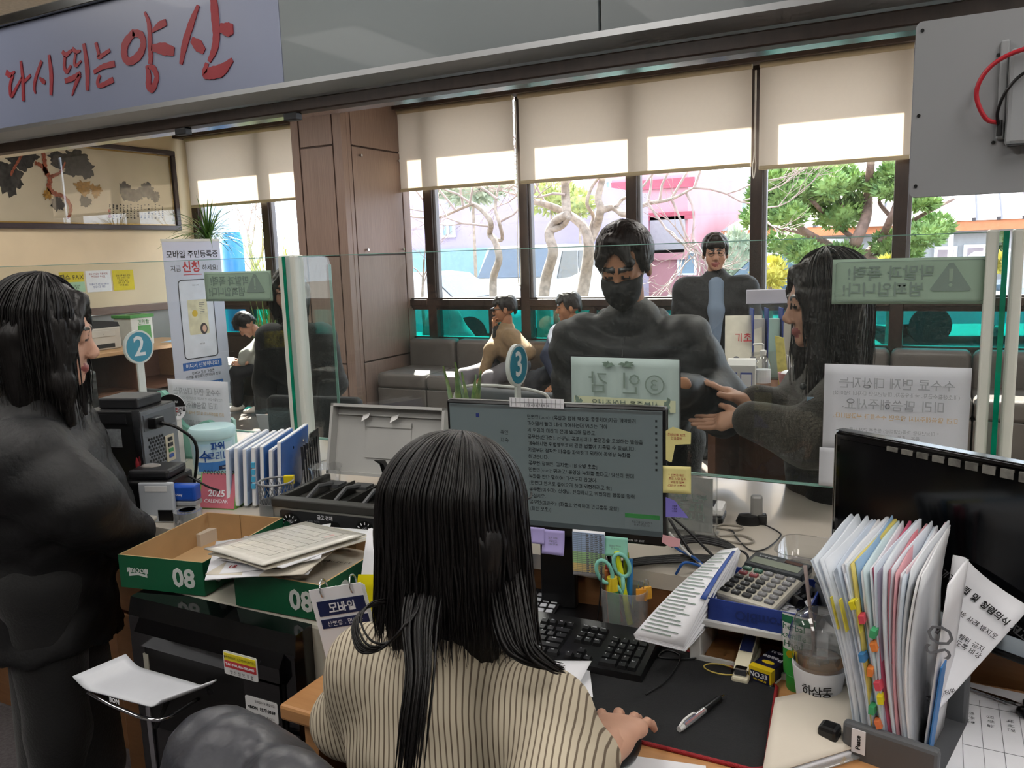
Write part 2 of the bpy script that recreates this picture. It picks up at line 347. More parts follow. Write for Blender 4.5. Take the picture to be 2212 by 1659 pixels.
# ------------------------------------------------------------------ soft bodies: blended distance fields meshed by surface nets
def _nrm(v): v = np.asarray(v, float); return v/np.linalg.norm(v)
class Soft:
    def __init__(s, k=.03): s.p = []; s.k = k
    def cone(s, a, ra, b, rb, k=None, lab=0, op='u', sq=None):
        s.p.append(('c', np.array(a, float), ra, np.array(b, float), rb, sq, s.k if k is None else k, lab, op)); return s
    def ell(s, c, r, R=None, k=None, lab=0, op='u'):
        s.p.append(('e', np.array(c, float), np.array(r, float), None if R is None else np.array(R, float), None, None, s.k if k is None else k, lab, op)); return s
    def box(s, c, h, R=None, rd=.01, k=None, lab=0, op='u'):
        s.p.append(('b', np.array(c, float), np.array(h, float), None if R is None else np.array(R, float), rd, None, s.k if k is None else k, lab, op)); return s
    def plane(s, c, n, k=.005):          # keep only the side n points away from
        s.p.append(('p', np.array(c, float), _nrm(n), None, None, None, k, 0, 'i')); return s
    def _bb(s, q):
        if q[0] == 'c': return np.minimum(q[1]-q[2], q[3]-q[4]), np.maximum(q[1]+q[2], q[3]+q[4])
        if q[0] in 'eb':
            r = np.linalg.norm(q[2]) if q[0] == 'b' else q[2].max(); return q[1]-r, q[1]+r
        return None
    def mesh(s, h, disp=None):
        bbs = [s._bb(q) for q in s.p if q[8] == 'u']
        lo = np.min([b[0] for b in bbs], axis=0)-3*h-.01; hi = np.max([b[1] for b in bbs], axis=0)+3*h+.01
        n = np.ceil((hi-lo)/h).astype(int)+1
        ax = [lo[i]+h*np.arange(n[i]) for i in range(3)]
        val = np.full(n, .08, np.float32); lab = np.zeros(n, np.int16); best = np.full(n, 9., np.float32)
        for q in s.p:
            bb = s._bb(q); k = q[6]; m = max(.07, 2*k) if q[8] == 'u' else .03
            if bb is None: sl = [slice(0, n[i]) for i in range(3)]
            else: sl = [slice(max(0, int((bb[0][i]-m-lo[i])/h)), min(n[i], int((bb[1][i]+m-lo[i])/h)+2)) for i in range(3)]
            if any(x.stop <= x.start for x in sl): continue
            X = ax[0][sl[0]][:, None, None]; Y = ax[1][sl[1]][None, :, None]; Z = ax[2][sl[2]][None, None, :]
            if q[0] == 'c':
                a, b = q[1], q[3]; sc = 1.0
                P = [X-a[0], Y-a[1], Z-a[2]]; ba = b-a
                if q[5] is not None:
                    nn = _nrm(q[5][0]); f = q[5][1]
                    dt = P[0]*nn[0]+P[1]*nn[1]+P[2]*nn[2]; g = (1/f-1)
                    P = [P[i]+dt*nn[i]*g for i in range(3)]; ba = ba+nn*(ba@nn)*g; sc = min(1.0, f) if f < 1 else 1.0
                bb2 = max(ba@ba, 1e-9); t = np.clip((P[0]*ba[0]+P[1]*ba[1]+P[2]*ba[2])/bb2, 0, 1)
                d = np.sqrt((P[0]-t*ba[0])**2+(P[1]-t*ba[1])**2+(P[2]-t*ba[2])**2)-(q[2]+(q[4]-q[2])*t); d = d*sc
            elif q[0] == 'p':
                nn = q[2]; d = (X-q[1][0])*nn[0]+(Y-q[1][1])*nn[1]+(Z-q[1][2])*nn[2]
            else:
                P = [X-q[1][0], Y-q[1][1], Z-q[1][2]]
                if q[3] is not None: R = q[3]; P = [P[0]*R[0, i]+P[1]*R[1, i]+P[2]*R[2, i] for i in range(3)]
                r = q[2]
                if q[0] == 'e':
                    k0 = np.sqrt((P[0]/r[0])**2+(P[1]/r[1])**2+(P[2]/r[2])**2); k1 = np.sqrt((P[0]/r[0]**2)**2+(P[1]/r[1]**2)**2+(P[2]/r[2]**2)**2)+1e-9
                    d = k0*(k0-1)/k1
                else:
                    D = [np.abs(P[i])-(r[i]-q[4]) for i in range(3)]
                    d = np.sqrt(sum(np.maximum(x, 0)**2 for x in D))+np.minimum(np.maximum(np.maximum(D[0], D[1]), D[2]), 0)-q[4]
            cur = val[tuple(sl)]
            d = np.broadcast_to(d, cur.shape)
            if q[8] == 'u':
                hh = np.maximum(k-np.abs(cur-d), 0)/max(k, 1e-6); new = np.minimum(cur, d)-hh*hh*k/4
                bs = best[tuple(sl)]; w = d < bs; lb = lab[tuple(sl)]; lb[w] = q[7]; bs[w] = d[w]
            else:
                dd = -d if q[8] == 's' else d
                hh = np.maximum(k-np.abs(cur-dd), 0)/max(k, 1e-6); new = np.maximum(cur, dd)+hh*hh*k/4
                if q[8] == 's' and q[7]: lb = lab[tuple(sl)]; lb[np.abs(d) < .006] = q[7]
            val[tuple(sl)] = new
        if disp is not None:
            val = val - disp(ax[0][:, None, None], ax[1][None, :, None], ax[2][None, None, :]).astype(np.float32)
        return _nets(val, lab, lo, h)
def _nets(val, lab, lo, h):
    sg = val < 0; n = val.shape
    c = sum(sg[i:n[0]-1+i, j:n[1]-1+j, k:n[2]-1+k].astype(np.int8) for i in (0, 1) for j in (0, 1) for k in (0, 1))
    act = np.argwhere((c > 0) & (c < 8)); ids = np.full(c.shape, -1, np.int64); ids[tuple(act.T)] = np.arange(len(act))
    S = np.zeros((len(act), 3)); cnt = np.zeros(len(act))
    for a in range(3):
        for u in (0, 1):
            for w in (0, 1):
                o1 = np.zeros(3, int); o1[(a+1) % 3] = u; o1[(a+2) % 3] = w; o2 = o1.copy(); o2[a] = 1
                A = val[tuple((act+o1).T)]; B = val[tuple((act+o2).T)]; m = (A < 0) != (B < 0)
                t = np.where(m, A/np.where(A == B, 1, A-B), 0); pos = act+o1+(o2-o1)[None]*t[:, None]
                S[m] += pos[m]; cnt[m] += 1
    V = lo+h*(S/np.maximum(cnt, 1)[:, None]); Fc = []; FL = []
    for a in range(3):
        b, d = (a+1) % 3, (a+2) % 3
        s1 = [slice(None)]*3; s2 = [slice(None)]*3; s1[a] = slice(0, -1); s2[a] = slice(1, None)
        A = sg[tuple(s1)]; B = sg[tuple(s2)]; e = np.argwhere(A != B)
        e = e[(e[:, b] > 0) & (e[:, d] > 0) & (e[:, b] < c.shape[b]) & (e[:, d] < c.shape[d])]
        if not len(e): continue
        fl = A[tuple(e.T)]
        def cell(db, dd): q = e.copy(); q[:, b] += db; q[:, d] += dd; return ids[tuple(q.T)]
        q = np.stack([cell(-1, -1), cell(0, -1), cell(0, 0), cell(-1, 0)], 1)
        q[~fl] = q[~fl][:, ::-1]; Fc.append(q); FL.append(lab[tuple(e.T)])
    Fc = np.concatenate(Fc); FL = np.concatenate(FL); ok = (Fc >= 0).all(1)
    return V, Fc[ok], FL[ok]
def soft_obj(name, soft, h, mats, parent=None, disp=None):
    V, Fc, L = soft.mesh(h, disp); mats = mats if isinstance(mats, (list, tuple)) else [mats]
    return raw(name, V, Fc, mats, parent, True, L)
# ================================================================== THE ROOM
CEIL, WY, LX = 3.01, 5.05, -7.8
m_cream = mat('cream_wall_paint', '#d8c7a8', .8, var=.05, scale=2, bump=.05, bscale=90)
m_wains = mat('grey_wainscot_paint', '#8d8d8c', .7, var=.05, scale=3)
m_frame = wood('dark_brown_frame', '#2a201b', '#3c2e27', sc=(8, 8, 2), rough=.4, bump=.04)
m_rail = wood('brown_rail', '#6a554d', '#7d675d', sc=(3, 3, 40), rough=.5)
m_ceil = mat('ceiling_tile', '#d9cfbf', .9, var=.08, scale=45, bump=.25, bscale=120)
m_ceil_d = mat('ceiling_grid', '#8f887c', .8)
m_floor = mat('lobby_floor', '#6b625e', .28, var=.10, scale=5, col2='#5d5551')
m_carpet = mat('office_carpet', '#5a5658', .95, var=.2, scale=90, bump=.4, bscale=250)
m_white = mat('white_paint', '#d8d8d6', .5, var=.03)
m_black = mat('black_plastic', '#0d0d0f', .35, var=.05)
m_dark = mat('charcoal_plastic', '#232427', .5, var=.05)
m_steel = mat('polished_steel', '#9c9ea0', .16, metal=1.0, var=.03)
m_chrome = mat('chrome', '#c9cbd0', .1, metal=1.0, var=0)
m_alu = mat('white_aluminium', '#d3d5cc', .35, var=.03)
m_paper = mat('white_paper', '#e8e9ee', .75, var=.02, scale=20)
m_ink = mat('black_ink', '#17181b', .7, var=0)
m_grey_ink = mat('grey_ink', '#6b6e74', .7, var=0)
m_tglass = glass('partition_glass', (.955, .978, .968), refl=1.1, add=.012, addcol=(.55, .62, .6, 1))
m_gedge = mat('glass_edge', '#7fa89c', .12, var=.1, scale=30, emit=None)
m_gfin = mat('emerald_glass_edge', '#067a5c', .08, var=.3, scale=14)
m_wglass = glass('window_glass', (.97, .975, .98), refl=1.0)
m_teal = glass('teal_film_glass', (.04, .50, .47), refl=1.3)

struct(MB().box(-12.5, 7, .3, WY+.12, -.06, 0).build('floor', m_floor))
struct(MB().box(-12.5, 7, -6.5, .3, -.06, 0).build('floor_office', m_carpet))
ce = struct(MB().box(-12.5, 7, -6.5, WY, CEIL+.02, CEIL+.10).build('ceiling', m_ceil_d))
_t = MB().cbox(-.296, .296, -.296, .296, -.0, .02, .006)
tile0 = _t.build('ceiling_tile', m_ceil, ce); first = True
for j in range(9):
    for i in range(20):
        x, y = -7.5+.6*i, WY-.42-.6*j
        o = tile0 if first else tile0.copy()
        if not first: COL.objects.link(o); o.parent = ce
        o.location = (x, y, CEIL); first = False
# walls
wl = struct(MB().box(LX-.15, LX, -6.5, WY+.12, 1.10, CEIL+.02).build('wall_left', m_cream))
struct(MB().box(LX-.15, LX-.005, -6.5, WY+.12, 0, 1.10).build('wall_left_lower', m_wains))
struct(MB().cbox(LX-.02, LX+.025, -6.5, WY-.02, 1.045, 1.125, .006).build('trim_1', m_rail))
struct(MB().box(-12.5, 7, -6.6, -6.5, 0, CEIL+.02).build('wall_behind', mat('office_wall', '#c9c6bf', .8)))
struct(MB().box(6.9, 7, -6.5, WY+.12, 0, CEIL+.02).build('wall_right', mat('office_wall', '#c9c6bf', .8)))
struct(MB().box(LX-.15, 7, WY-.06, WY+.12, 0, .70).build('wall_back', m_frame))
struct(MB().box(LX-.15, 7, WY-.02, WY+.12, CEIL, CEIL+.45).build('wall_back_header', m_frame))
struct(MB().box(LX-.15, 7, WY+.12, WY+.31, CEIL+.02, CEIL+.12).build('trim_2', mat('eave_concrete', '#b5afa6', .9)))
# windows, one per bay
mx = [-7.74, -6.66, -5.59, -4.52, -3.47, -2.41, -1.34, -.27, .80, 1.87, 2.94, 4.0, 5.1, 6.2]
for i in range(len(mx)-1):
    a, b = mx[i], mx[i+1]
    w = thing('window_%d' % (i+1), None, None, (0, WY, 0)); struct(w)
    MB().cbox(a-.05, a+.05, -.05, .07, .70, CEIL, .006).build('mullion', m_frame, w)
    MB().box(a+.05, b-.05, -.05, .07, 1.03, 1.13).build('sill_rail', m_frame, w)
    MB().cbox(a+.05, b-.05, -.075, -.05, 1.05, 1.115, .006).build('sill_lip', m_frame, w)
    MB().box(a+.05, b-.05, .005, .013, 1.13, CEIL).build('glass_pane', m_wglass, w)
    s_ = a+.05+(b-a-.1)*.66
    MB().box(s_-.035, s_+.035, -.04, .06, .70, 1.03).build('lower_mullion', m_frame, w)
    MB().box(a+.05, s_-.035, .01, .016, .74, 1.01).build('lower_pane', m_teal, w)
    MB().box(s_+.035, b-.05, .01, .016, .74, 1.01).build('lower_pane', m_teal, w)
    f = MB()
    for (u, v) in ((a+.05, s_-.035), (s_+.035, b-.05)):
        f.box(u, v, -.03, .05, .70, .74).box(u, v, -.03, .05, 1.01, 1.03)
    f.build('lower_frame', m_frame, w)
    MB().box(a+.05, a+.075, -.02, .04, 1.13, CEIL).build('sash_stile', mat('grey_gasket', '#77767a', .5), w)
struct(MB().box(LX, 7, WY-.22, WY-.06, CEIL-.05, CEIL).build('trim_3', mat('blind_pelmet', '#4a3f39', .6)))
# roller blinds
m_blind = translucent('blind_cloth', '#e0d8cc', .60)
m_bar = mat('blind_bar', '#b9ad8f', .5)
bl = [(-7.70, -5.62, 'roller blind half lowered left of the wood-panelled column', 2.21), (-5.56, -3.50, 'roller blind between wood-panelled column and the first cord', 2.21),
      (-3.44, -1.37, 'wide roller blind over the bare trees in the middle windows', 2.20), (-1.31, -.22, 'roller blind over the cloud-pruned pine at right', 2.17)]
for k, (a, b, lb, zb) in enumerate(bl):
    t = thing('roller_blind', lb, 'blind', ((a+b)/2, WY-.13, zb), 0, 'roller blinds along the window wall')
    w = (b-a)/2
    MB().box(-w, w, -.0015, .0015, 0, CEIL-zb-.05).build('cloth', m_blind, t)
    MB().cyl((-w, 0, CEIL-zb-.06), (w, 0, CEIL-zb-.06), .028, n=14).build('roller', m_bar, t, 30)
    MB().cbox(-w, w, -.012, .012, -.028, 0.004, .008).build('bottom_bar', m_bar, t)
    c = MB()
    zz = -.95 if k == 1 else -.12
    xx = w+.026
    c.tube(curve_pts([(xx, -.01, CEIL-zb-.1), (xx, -.012, .1), (xx-.012, -.02, zz+.1), (xx, -.025, zz), (xx+.014, -.02, zz+.1), (xx+.008, -.012, .1), (xx+.008, -.01, CEIL-zb-.1)], 8), .004, 6)
    c.build('pull_cord', mat('white_cord', '#e4e2da', .5), t, True)

# panelled column
wv = wood('column_veneer', '#7f6b61', '#957f74', sc=(55, 55, 1.0), rough=.5, bump=.05)
wd = wood('column_groove', '#3a2a24', '#4a372f', sc=(30, 30, 1), rough=.6)
col = thing('column', 'square column clad in grey-brown wood veneer panels', 'column', (-5.06, 4.53, 0))
MB().box(-.275, .280, -.482, .52, 0, CEIL).build('core', wd, col)
zs = [0.02, .575, 1.575, 2.56, 3.0]
for k in range(4):
    z0, z1 = zs[k]+.008, zs[k+1]-.008
    MB().cbox(-.19, .18, -.494, -.482, z0, z1, .002).build('front_panel', wv, col)
    MB().cbox(.28, .292, -.355, .40, z0, z1, .002).build('side_panel', wv, col)
    if k in (1, 2):
        pass
for x0, x1 in ((-.29, -.205), (.195, .29)): MB().cbox(x0, x1, -.496, -.40 if x1 > .2 else -.482, 0, CEIL, .003).build('corner_post', wv, col)
MB().cbox(.275, .294, -.42, -.37, 0, CEIL, .003).build('corner_post', wv, col)
MB().cbox(.28, .294, .415, .53, 0, CEIL, .003).build('corner_post', wv, col)
kb = MB().cyl((.29, 0, 0), (.305, 0, 0), .006, n=10).cyl((.305, 0, 0), (.32, 0, 0), .012, n=12)
k0 = kb.build('knob', m_chrome, col, 30)
for n_, (y, z) in enumerate(((-.25, 2.48), (.345, 2.48), (-.23, 1.625), (.35, 1.625))):
    o = k0 if n_ == 0 else k0.copy()
    if n_: COL.objects.link(o); o.parent = col
    o.location = (0, y, z)

# ------------------------------------------------------------------ sign board above the counter
m_sbl = mat('sign_lilac_print', '#7d849b', .38, var=.03, scale=1.5, coat=.1)
m_sgr = mat('sign_grey_panel', '#6f7678', .4, var=.03, scale=1.2, coat=.1)
m_red = mat('brush_red', '#8c1f2b', .55, var=.06)
sg = thing('overhead_sign', 'long overhead sign board with red brush lettering on lilac panel', 'sign', (0, 0, 0))
MB().cbox(-6.6, -1.775, -.012, .0, 2.075, 2.43, .002).build('lilac_panel', m_sbl, sg)
MB().cbox(-1.772, -.763, -.014, .0, 2.075, 2.43, .002).build('grey_panel', m_sgr, sg)
MB().cbox(-.757, 4.0, -.012, .0, 2.075, 2.43, .002).build('grey_panel', m_sgr, sg)
MB().box(-6.6, 4.0, .0, .16, 2.06, 2.44).build('box_body', mat('sign_box', '#b9bdbf', .5), sg)
MB().cbox(-6.6, 4.0, -.03, .0, 2.43, 2.465, .004).build('top_edge', m_steel, sg)
MB().prism([(-.03, 2.075), (.0, 2.075), (.035, 2.045), (.02, 2.04), (-.03, 2.06)], 10.6, 'x', -6.6).build('bottom_edge', mat('brushed_steel', '#b4b6b8', .38, metal=1.0, var=.03), sg)
for x in (-2.83, -.4, 2.0): MB().cyl((x, .06, 2.44), (x, .06, CEIL+.01), .011, n=10).build('hanger_rod', m_chrome, sg, 30)
for x in (-1.36, -1.21): MB().box(x-.0006, x+.0006, -.0128, -.0118, 2.08, 2.425).build('film_seam', mat('film_seam', '#c3c9dc', .3, var=0), sg)
# brush lettering: each stroke is a tapered ribbon through measured points (x, z, half width)
def stroke(b, pts, closed=False):
    P = [Vector((p[0], p[1])) for p in pts]; ws = [p[2] for p in pts]; n = 7
    C = [P[0]*2-P[1]]+P+[P[-1]*2-P[-2]]; Wd = [ws[0]]+ws+[ws[-1]]; S = []
    for i in range(1, len(C)-2):
        for k in range(n if i < len(C)-3 else n+1):
            t = k/n; a, q, c, d = C[i-1:i+3]
            S.append((.5*((2*q)+(c-a)*t+(2*a-5*q+4*c-d)*t*t+(3*q-a-3*c+d)*t**3), Wd[i]+(Wd[i+1]-Wd[i])*t))
    L = []; R = []
    for i, (p, w) in enumerate(S):
        d = (S[min(i+1, len(S)-1)][0]-S[max(i-1, 0)][0]); d = d.normalized() if d.length > 1e-9 else Vector((1, 0)); nn = Vector((-d.y, d.x))
        w *= 1+.06*math.sin(i*1.7); L.append(p+nn*w); R.append(p-nn*w)
    y = -.0155
    V = [(p.x, y, p.y) for p in L]+[(p.x, y, p.y) for p in R]+[(p.x, y+.0025, p.y) for p in L]+[(p.x, y+.0025, p.y) for p in R]; k = len(L)
    Fc = []
    for i in range(k-1): Fc += [(i, i+1, k+i+1, k+i), (2*k+i, 3*k+i, 3*k+i+1, 2*k+i+1), (i, 2*k+i, 2*k+i+1, i+1), (k+i, k+i+1, 3*k+i+1, 3*k+i)]
    Fc += [(0, k, 3*k, 2*k), (k-1, 3*k-1, 4*k-1, 2*k-1)]
    b.add(V, Fc)
def sp(l):   # measured marks on the sign face (0.2893 = scale of the survey sheet)
    out = []
    for x, y, w in l:
        q = PY(x*.2893, y*.2893, -.0145); out.append((q[0], q[2], w*.2893*2.95/F_PX))
    return out
G = {'syllable_da': [[(45, 540, 22), (75, 560, 20), (110, 535, 8)], [(95, 560, 14), (75, 640, 14), (85, 715, 18), (130, 640, 10), (165, 575, 9)], [(155, 455, 12), (170, 600, 17), (174, 755, 16)], [(180, 610, 12), (228, 562, 11)]],
     'syllable_si': [[(310, 455, 12), (270, 570, 14), (255, 650, 14), (265, 700, 6)], [(295, 580, 8), (320, 605, 20), (338, 620, 12)], [(365, 410, 13), (382, 560, 20), (380, 712, 14)]],
     'syllable_ttwi': [[(465, 385, 14), (490, 410, 18), (535, 375, 10)], [(485, 420, 12), (480, 500, 14), (500, 535, 16), (530, 490, 8)], [(540, 360, 12), (565, 385, 16), (600, 380, 8)], [(565, 395, 10), (555, 470, 12), (570, 490, 12), (605, 455, 7)],
                      [(485, 605, 18), (540, 585, 20), (600, 545, 14)], [(595, 560, 16), (565, 630, 16), (537, 715, 5)], [(625, 325, 14), (650, 500, 22), (652, 675, 16)]],
     'syllable_neun': [[(715, 318, 14), (735, 395, 14), (740, 425, 16), (820, 375, 12)], [(700, 540, 14), (765, 500, 18), (855, 475, 22)], [(745, 560, 12), (728, 615, 14), (750, 640, 16), (845, 595, 20)]],
     'syllable_yang': [[(1000, 240, 24), (935, 330, 32), (930, 420, 30), (970, 460, 26), (1040, 410, 30), (1070, 330, 26), (1050, 260, 26), (990, 245, 22)], [(1080, 90, 8), (1112, 180, 18), (1120, 330, 20), (1125, 430, 20), (1120, 480, 18)],
                      [(1135, 235, 10), (1190, 190, 24), (1240, 165, 22)], [(1130, 355, 20), (1220, 365, 42), (1300, 385, 28)], [(1095, 490, 12), (1110, 560, 24), (1110, 640, 26), (1140, 660, 26), (1170, 580, 20), (1145, 510, 22), (1105, 500, 12)]],
     'syllable_san': [[(1480, 40, 12), (1430, 170, 26), (1380, 330, 28), (1350, 480, 14)], [(1430, 295, 20), (1480, 340, 40), (1525, 385, 20)], [(1590, -60, 26), (1605, 120, 34), (1615, 260, 30), (1600, 370, 28), (1560, 460, 14)],
                     [(1640, 205, 26), (1700, 220, 44), (1740, 215, 30)], [(1545, 470, 14), (1530, 550, 26), (1580, 545, 40), (1660, 520, 40), (1735, 445, 14)]]}
for nm, sts in G.items():
    b = MB()
    for st in sts: stroke(b, sp(st))
    b.build(nm, m_red, sg)
bm_ = thing('partition_beam', 'dark brown horizontal beam under the overhead sign board', 'beam', (0, .03, 0))
MB().cbox(-6.6, 4.0, .0, .05, 2.0, 2.036, .004).build('beam_body', m_frame, bm_)
MB().cbox(-6.6, 4.0, .055, .16, 2.012, 2.03, .004).build('back_plate', m_steel, bm_)
for x in (-2.28, -1.80, 1.2): MB().cbox(x-.025, x+.025, .0, .03, 1.978, 2.0, .003).build('clip', m_dark, bm_)

# ------------------------------------------------------------------ counter, desk and glass partition
CT, DT, GB, GT = .88, .77, .98, 1.562
m_ctop = mat('counter_laminate', '#c9c1b4', .16, var=.04, scale=3, coat=.35)
m_wood = wood('desk_wood', '#b27f50', '#c08e5d', sc=(2, 22, 22), rough=.4, bump=.03)
m_woodd = wood('counter_wood_front', '#7b5434', '#8b6240', sc=(2, 22, 22), rough=.5, bump=.03)
ct = thing('service_counter', 'long service counter with pale laminate top under glass screens', 'counter', (0, 0, 0))
MB().prism([(-5.2, -.62), (-1.61, -.62), (-1.61, -.545), (-1.03, -.545), (-1.03, -.42), (2.6, -.42), (2.6, .34), (-5.2, .34)], .035, 'z', CT-.035).build('worktop', m_ctop, ct)
MB().box(-1.02, 2.6, -.415, -.395, DT-.04, CT-.035).build('riser_board', m_woodd, ct)
MB().box(-5.2, 2.6, .22, .27, 0, CT-.035).build('front_board', m_woodd, ct)
MB().box(-5.2, -1.04, -.42, -.40, 0, CT-.035).build('back_board', m_woodd, ct)
dk = thing('desk', 'wooden office desk behind the counter under monitors and keyboard', 'desk', (0, 0, 0))
MB().cbox(-1.01, 1.4, -1.0, -.425, DT-.03, DT, .006).build('desk_top', m_wood, dk)
MB().box(-1.0, -.97, -.95, -.44, 0, DT-.03).build('side_board', m_wood, dk)
MB().box(1.34, 1.37, -.95, -.44, 0, DT-.03).build('side_board', m_wood, dk)
MB().box(-.97, 1.34, -.46, -.44, .2, DT-.03).build('modesty_board', m_woodd, dk)
# glass screens
def screen(x0, x1, label):
    t = thing('glass_screen', label, 'glass screen', ((x0+x1)/2, 0, GB), 0, 'glass screens on the counter')
    w = (x1-x0)/2; h = GT-GB
    MB().box(-w, w, -.004, .004, .003, h-.002).build('pane', m_tglass, t)
    MB().box(-w, w, -.0042, .0042, 0, .005).build('bottom_edge', m_gedge, t)
    MB().box(-w, w, -.0042, .0042, h-.002, h).build('top_edge', m_gedge, t)
    return t
screen(-3.62, -1.83, 'clear glass counter screen left of the first white post')
screen(-1.79, .10, 'wide clear glass counter screen between two white posts')
screen(.145, 1.9, 'clear glass counter screen right of the green-edged post')
def post(x, label):
    t = thing('screen_post', label, 'post', (x, 0, CT), 0, 'glass screen posts')
    MB().cbox(.012, .034, -.022, .022, 0, GT-CT+.004, .005).build('aluminium_bar', m_alu, t)
    MB().cbox(-.034, -.012, -.022, .022, 0, GT-CT+.004, .005).build('aluminium_bar', m_alu, t)
    h = GT-CT
    poly = [(-.03, .0), (.185, .0), (.185, h-.03), (.176, h-.009), (.155, h), (-.03, h)]
    MB().prism(poly, .010, 'x', -.005).build('glass_fin', m_tglass, t)
    MB().box(-.0052, .0052, -.034, -.030, 0, h).build('fin_front_edge', m_gfin, t)
    MB().box(-.0052, .0052, .1845, .1865, 0, h-.03).build('fin_back_edge', m_gedge, t)
    MB().box(-.0052, .0052, -.030, .155, h, h+.001).build('fin_top_edge', m_gedge, t)
    return t
post(-1.81, 'white screen post with glass fin beside the open cash box')
post(.122, 'white screen post with emerald glass edge at far right')
# ================================================================== OUTDOORS
GZ = -.15
struct(MB().box(-60, 40, WY+.12, 90, GZ-.1, GZ).build('ground_outside', mat('asphalt', '#6f6c69', .9, var=.15, scale=1.5)))
m_bark = mat('pale_bark', '#8f8377', .9, var=.25, scale=14, bump=.5, bscale=40)
m_twig = mat('twig_bark', '#9a8b84', .9, var=.15)
def P3(x, y, Y): return Vector(PY(x, y, Y))
def dep(x, y, Y): return (Y-CAM[1])/ray(x, y)[1]
def limb(b, pts, Y, r0, r1, wob=.12, n=7):
    P = []
    for i, (x, y) in enumerate(pts):
        p = P3(x, y, Y+wob*math.sin(i*2.1)*min(1, i)); P.append(p)
    Q = curve_pts(P, 5); k = len(Q); D = dep(pts[0][0], pts[0][1], Y)/F_PX
    b.tube(Q, [(r0+(r1-r0)*i/(k-1))*D for i in range(k)], n); return Q
def twigs(b, p, d, L, r, lev, rnd, spread=.7, up=.1):
    """branching twigs grown from p along d"""
    pts = [p]; q = p; dd = d.normalized()
    for i in range(4):
        dd = (dd+Vector((rnd.uniform(-1, 1), rnd.uniform(-.6, .6), rnd.uniform(-1, 1)+up))*.33).normalized(); q = q+dd*L/4; pts.append(q)
    b.tube(pts, [r*(1-.5*i/4) for i in range(5)], 4 if lev < 2 else 5, cap=False)
    if lev <= 0: return
    for i in range(2, 5):
        for _ in range(1 if i < 4 else 2):
            nd = (dd+Vector((rnd.uniform(-1, 1), rnd.uniform(-.7, .7), rnd.uniform(-1, 1)+up))*spread).normalized()
            twigs(b, pts[i], nd, L*rnd.uniform(.55, .8), r*.58, lev-1, rnd, spread, up)
def bare_tree(label, limbs, Y, seeds, lev=3, L=.9, seed=1, r=.02, name='bare_tree'):
    base = P3(*limbs[0][0][0], Y); t = thing(name, label, 'tree', (base.x, base.y, GZ), 0, 'bare trees outside the windows')
    rnd = random.Random(seed); b = MB(); b.T = Matrix.Translation((-base.x, -base.y, -GZ))
    b.tube([(base.x, base.y, GZ-.05), (base.x+.02, base.y, .5), base], [limbs[0][1]*1.25*dep(*limbs[0][0][0], Y)/F_PX]*3, 8)
    for pts, r0, r1 in limbs: limb(b, pts, Y, r0, r1)
    b.build('trunk', m_bark, t, True)
    c = MB(); c.T = b.T
    for (x, y, dx, dy) in seeds:
        p = P3(x, y, Y); twigs(c, p, Vector((dx, rnd.uniform(-.3, .3), -dy)), L, r, lev, rnd)
    o = c.build('twigs', m_twig, t, True); o['kind'] = 'stuff'
    return t
bare_tree('thin crooked bare tree left of the cord between panes', [([(1066, 655), (1066, 600), (1078, 560), (1070, 522), (1058, 505), (1060, 480), (1040, 452), (1015, 438)], 9, 5),
          ([(1066, 520), (1085, 515), (1078, 480), (1070, 450), (1074, 415)], 5, 3), ([(1020, 440), (985, 455), (950, 470), (920, 476)], 4, 2)], 9.0,
          [(1015, 438, -1, -.6), (1015, 438, .3, -1), (1074, 415, .5, -1), (1074, 430, -.7, -.6), (985, 455, -.4, -1), (950, 470, -1, -.3), (1078, 480, 1, -.5), (1060, 490, -1, -.4), (940, 470, -.5, -1), (1000, 445, 0, -1)], 3, .95, 3, .02)
bare_tree('thick peeling bare tree trunk bending left in the middle window', [([(1172, 660), (1180, 600), (1195, 545), (1186, 505), (1200, 478), (1225, 464)], 13, 9), ([(1225, 464), (1222, 420), (1220, 360), (1218, 330)], 11, 8),
          ([(1186, 500), (1215, 488), (1228, 470)], 8, 6)], 9.6, [(1222, 400, 1, -.6), (1220, 380, -1, -.7), (1219, 345, .3, -1), (1222, 420, -1, .0)], 3, .9, 5, .022)
bare_tree('forked bare tree with thick grey limbs beside the masked man', [([(1253, 660), (1266, 590), (1272, 535), (1262, 492), (1225, 462), (1180, 442), (1146, 434)], 15, 6), ([(1272, 525), (1288, 490), (1297, 452), (1292, 425), (1303, 380), (1312, 330)], 11, 6),
          ([(1296, 455), (1325, 448), (1345, 462), (1362, 457)], 9, 6), ([(1270, 505), (1282, 470), (1268, 440), (1278, 405), (1300, 375)], 5, 3), ([(1362, 457), (1400, 440), (1450, 430), (1500, 405)], 6, 2), ([(1330, 448), (1345, 430), (1365, 425)], 5, 3)], 10.2,
          [(1312, 340, .5, -1), (1303, 380, 1, -.5), (1303, 385, -1, -.6), (1146, 434, -1, -.4), (1180, 442, -.6, -1), (1450, 430, .6, -1), (1450, 430, .5, .8), (1400, 440, .3, -1), (1400, 440, .4, 1), (1500, 405, 1, .4), (1500, 405, .6, -1), (1425, 435, .4, -.9), (1480, 412, .7, .9), (1365, 425, .8, -.7)], 3, 1.0, 9, .022)
bare_tree('bare bushy tree behind the phone-reading man window', [([(545, 640), (548, 590), (540, 540), (535, 500)], 5, 3), ([(545, 590), (565, 550), (572, 510)], 4, 2)], 7.6,
          [(535, 500, -.5, -1), (540, 540, 1, -1), (572, 510, .3, -1), (545, 570, -1, -1), (548, 590, -1, -.8), (535, 500, .4, -1), (560, 560, .8, -.7)], 3, .7, 21, .012)
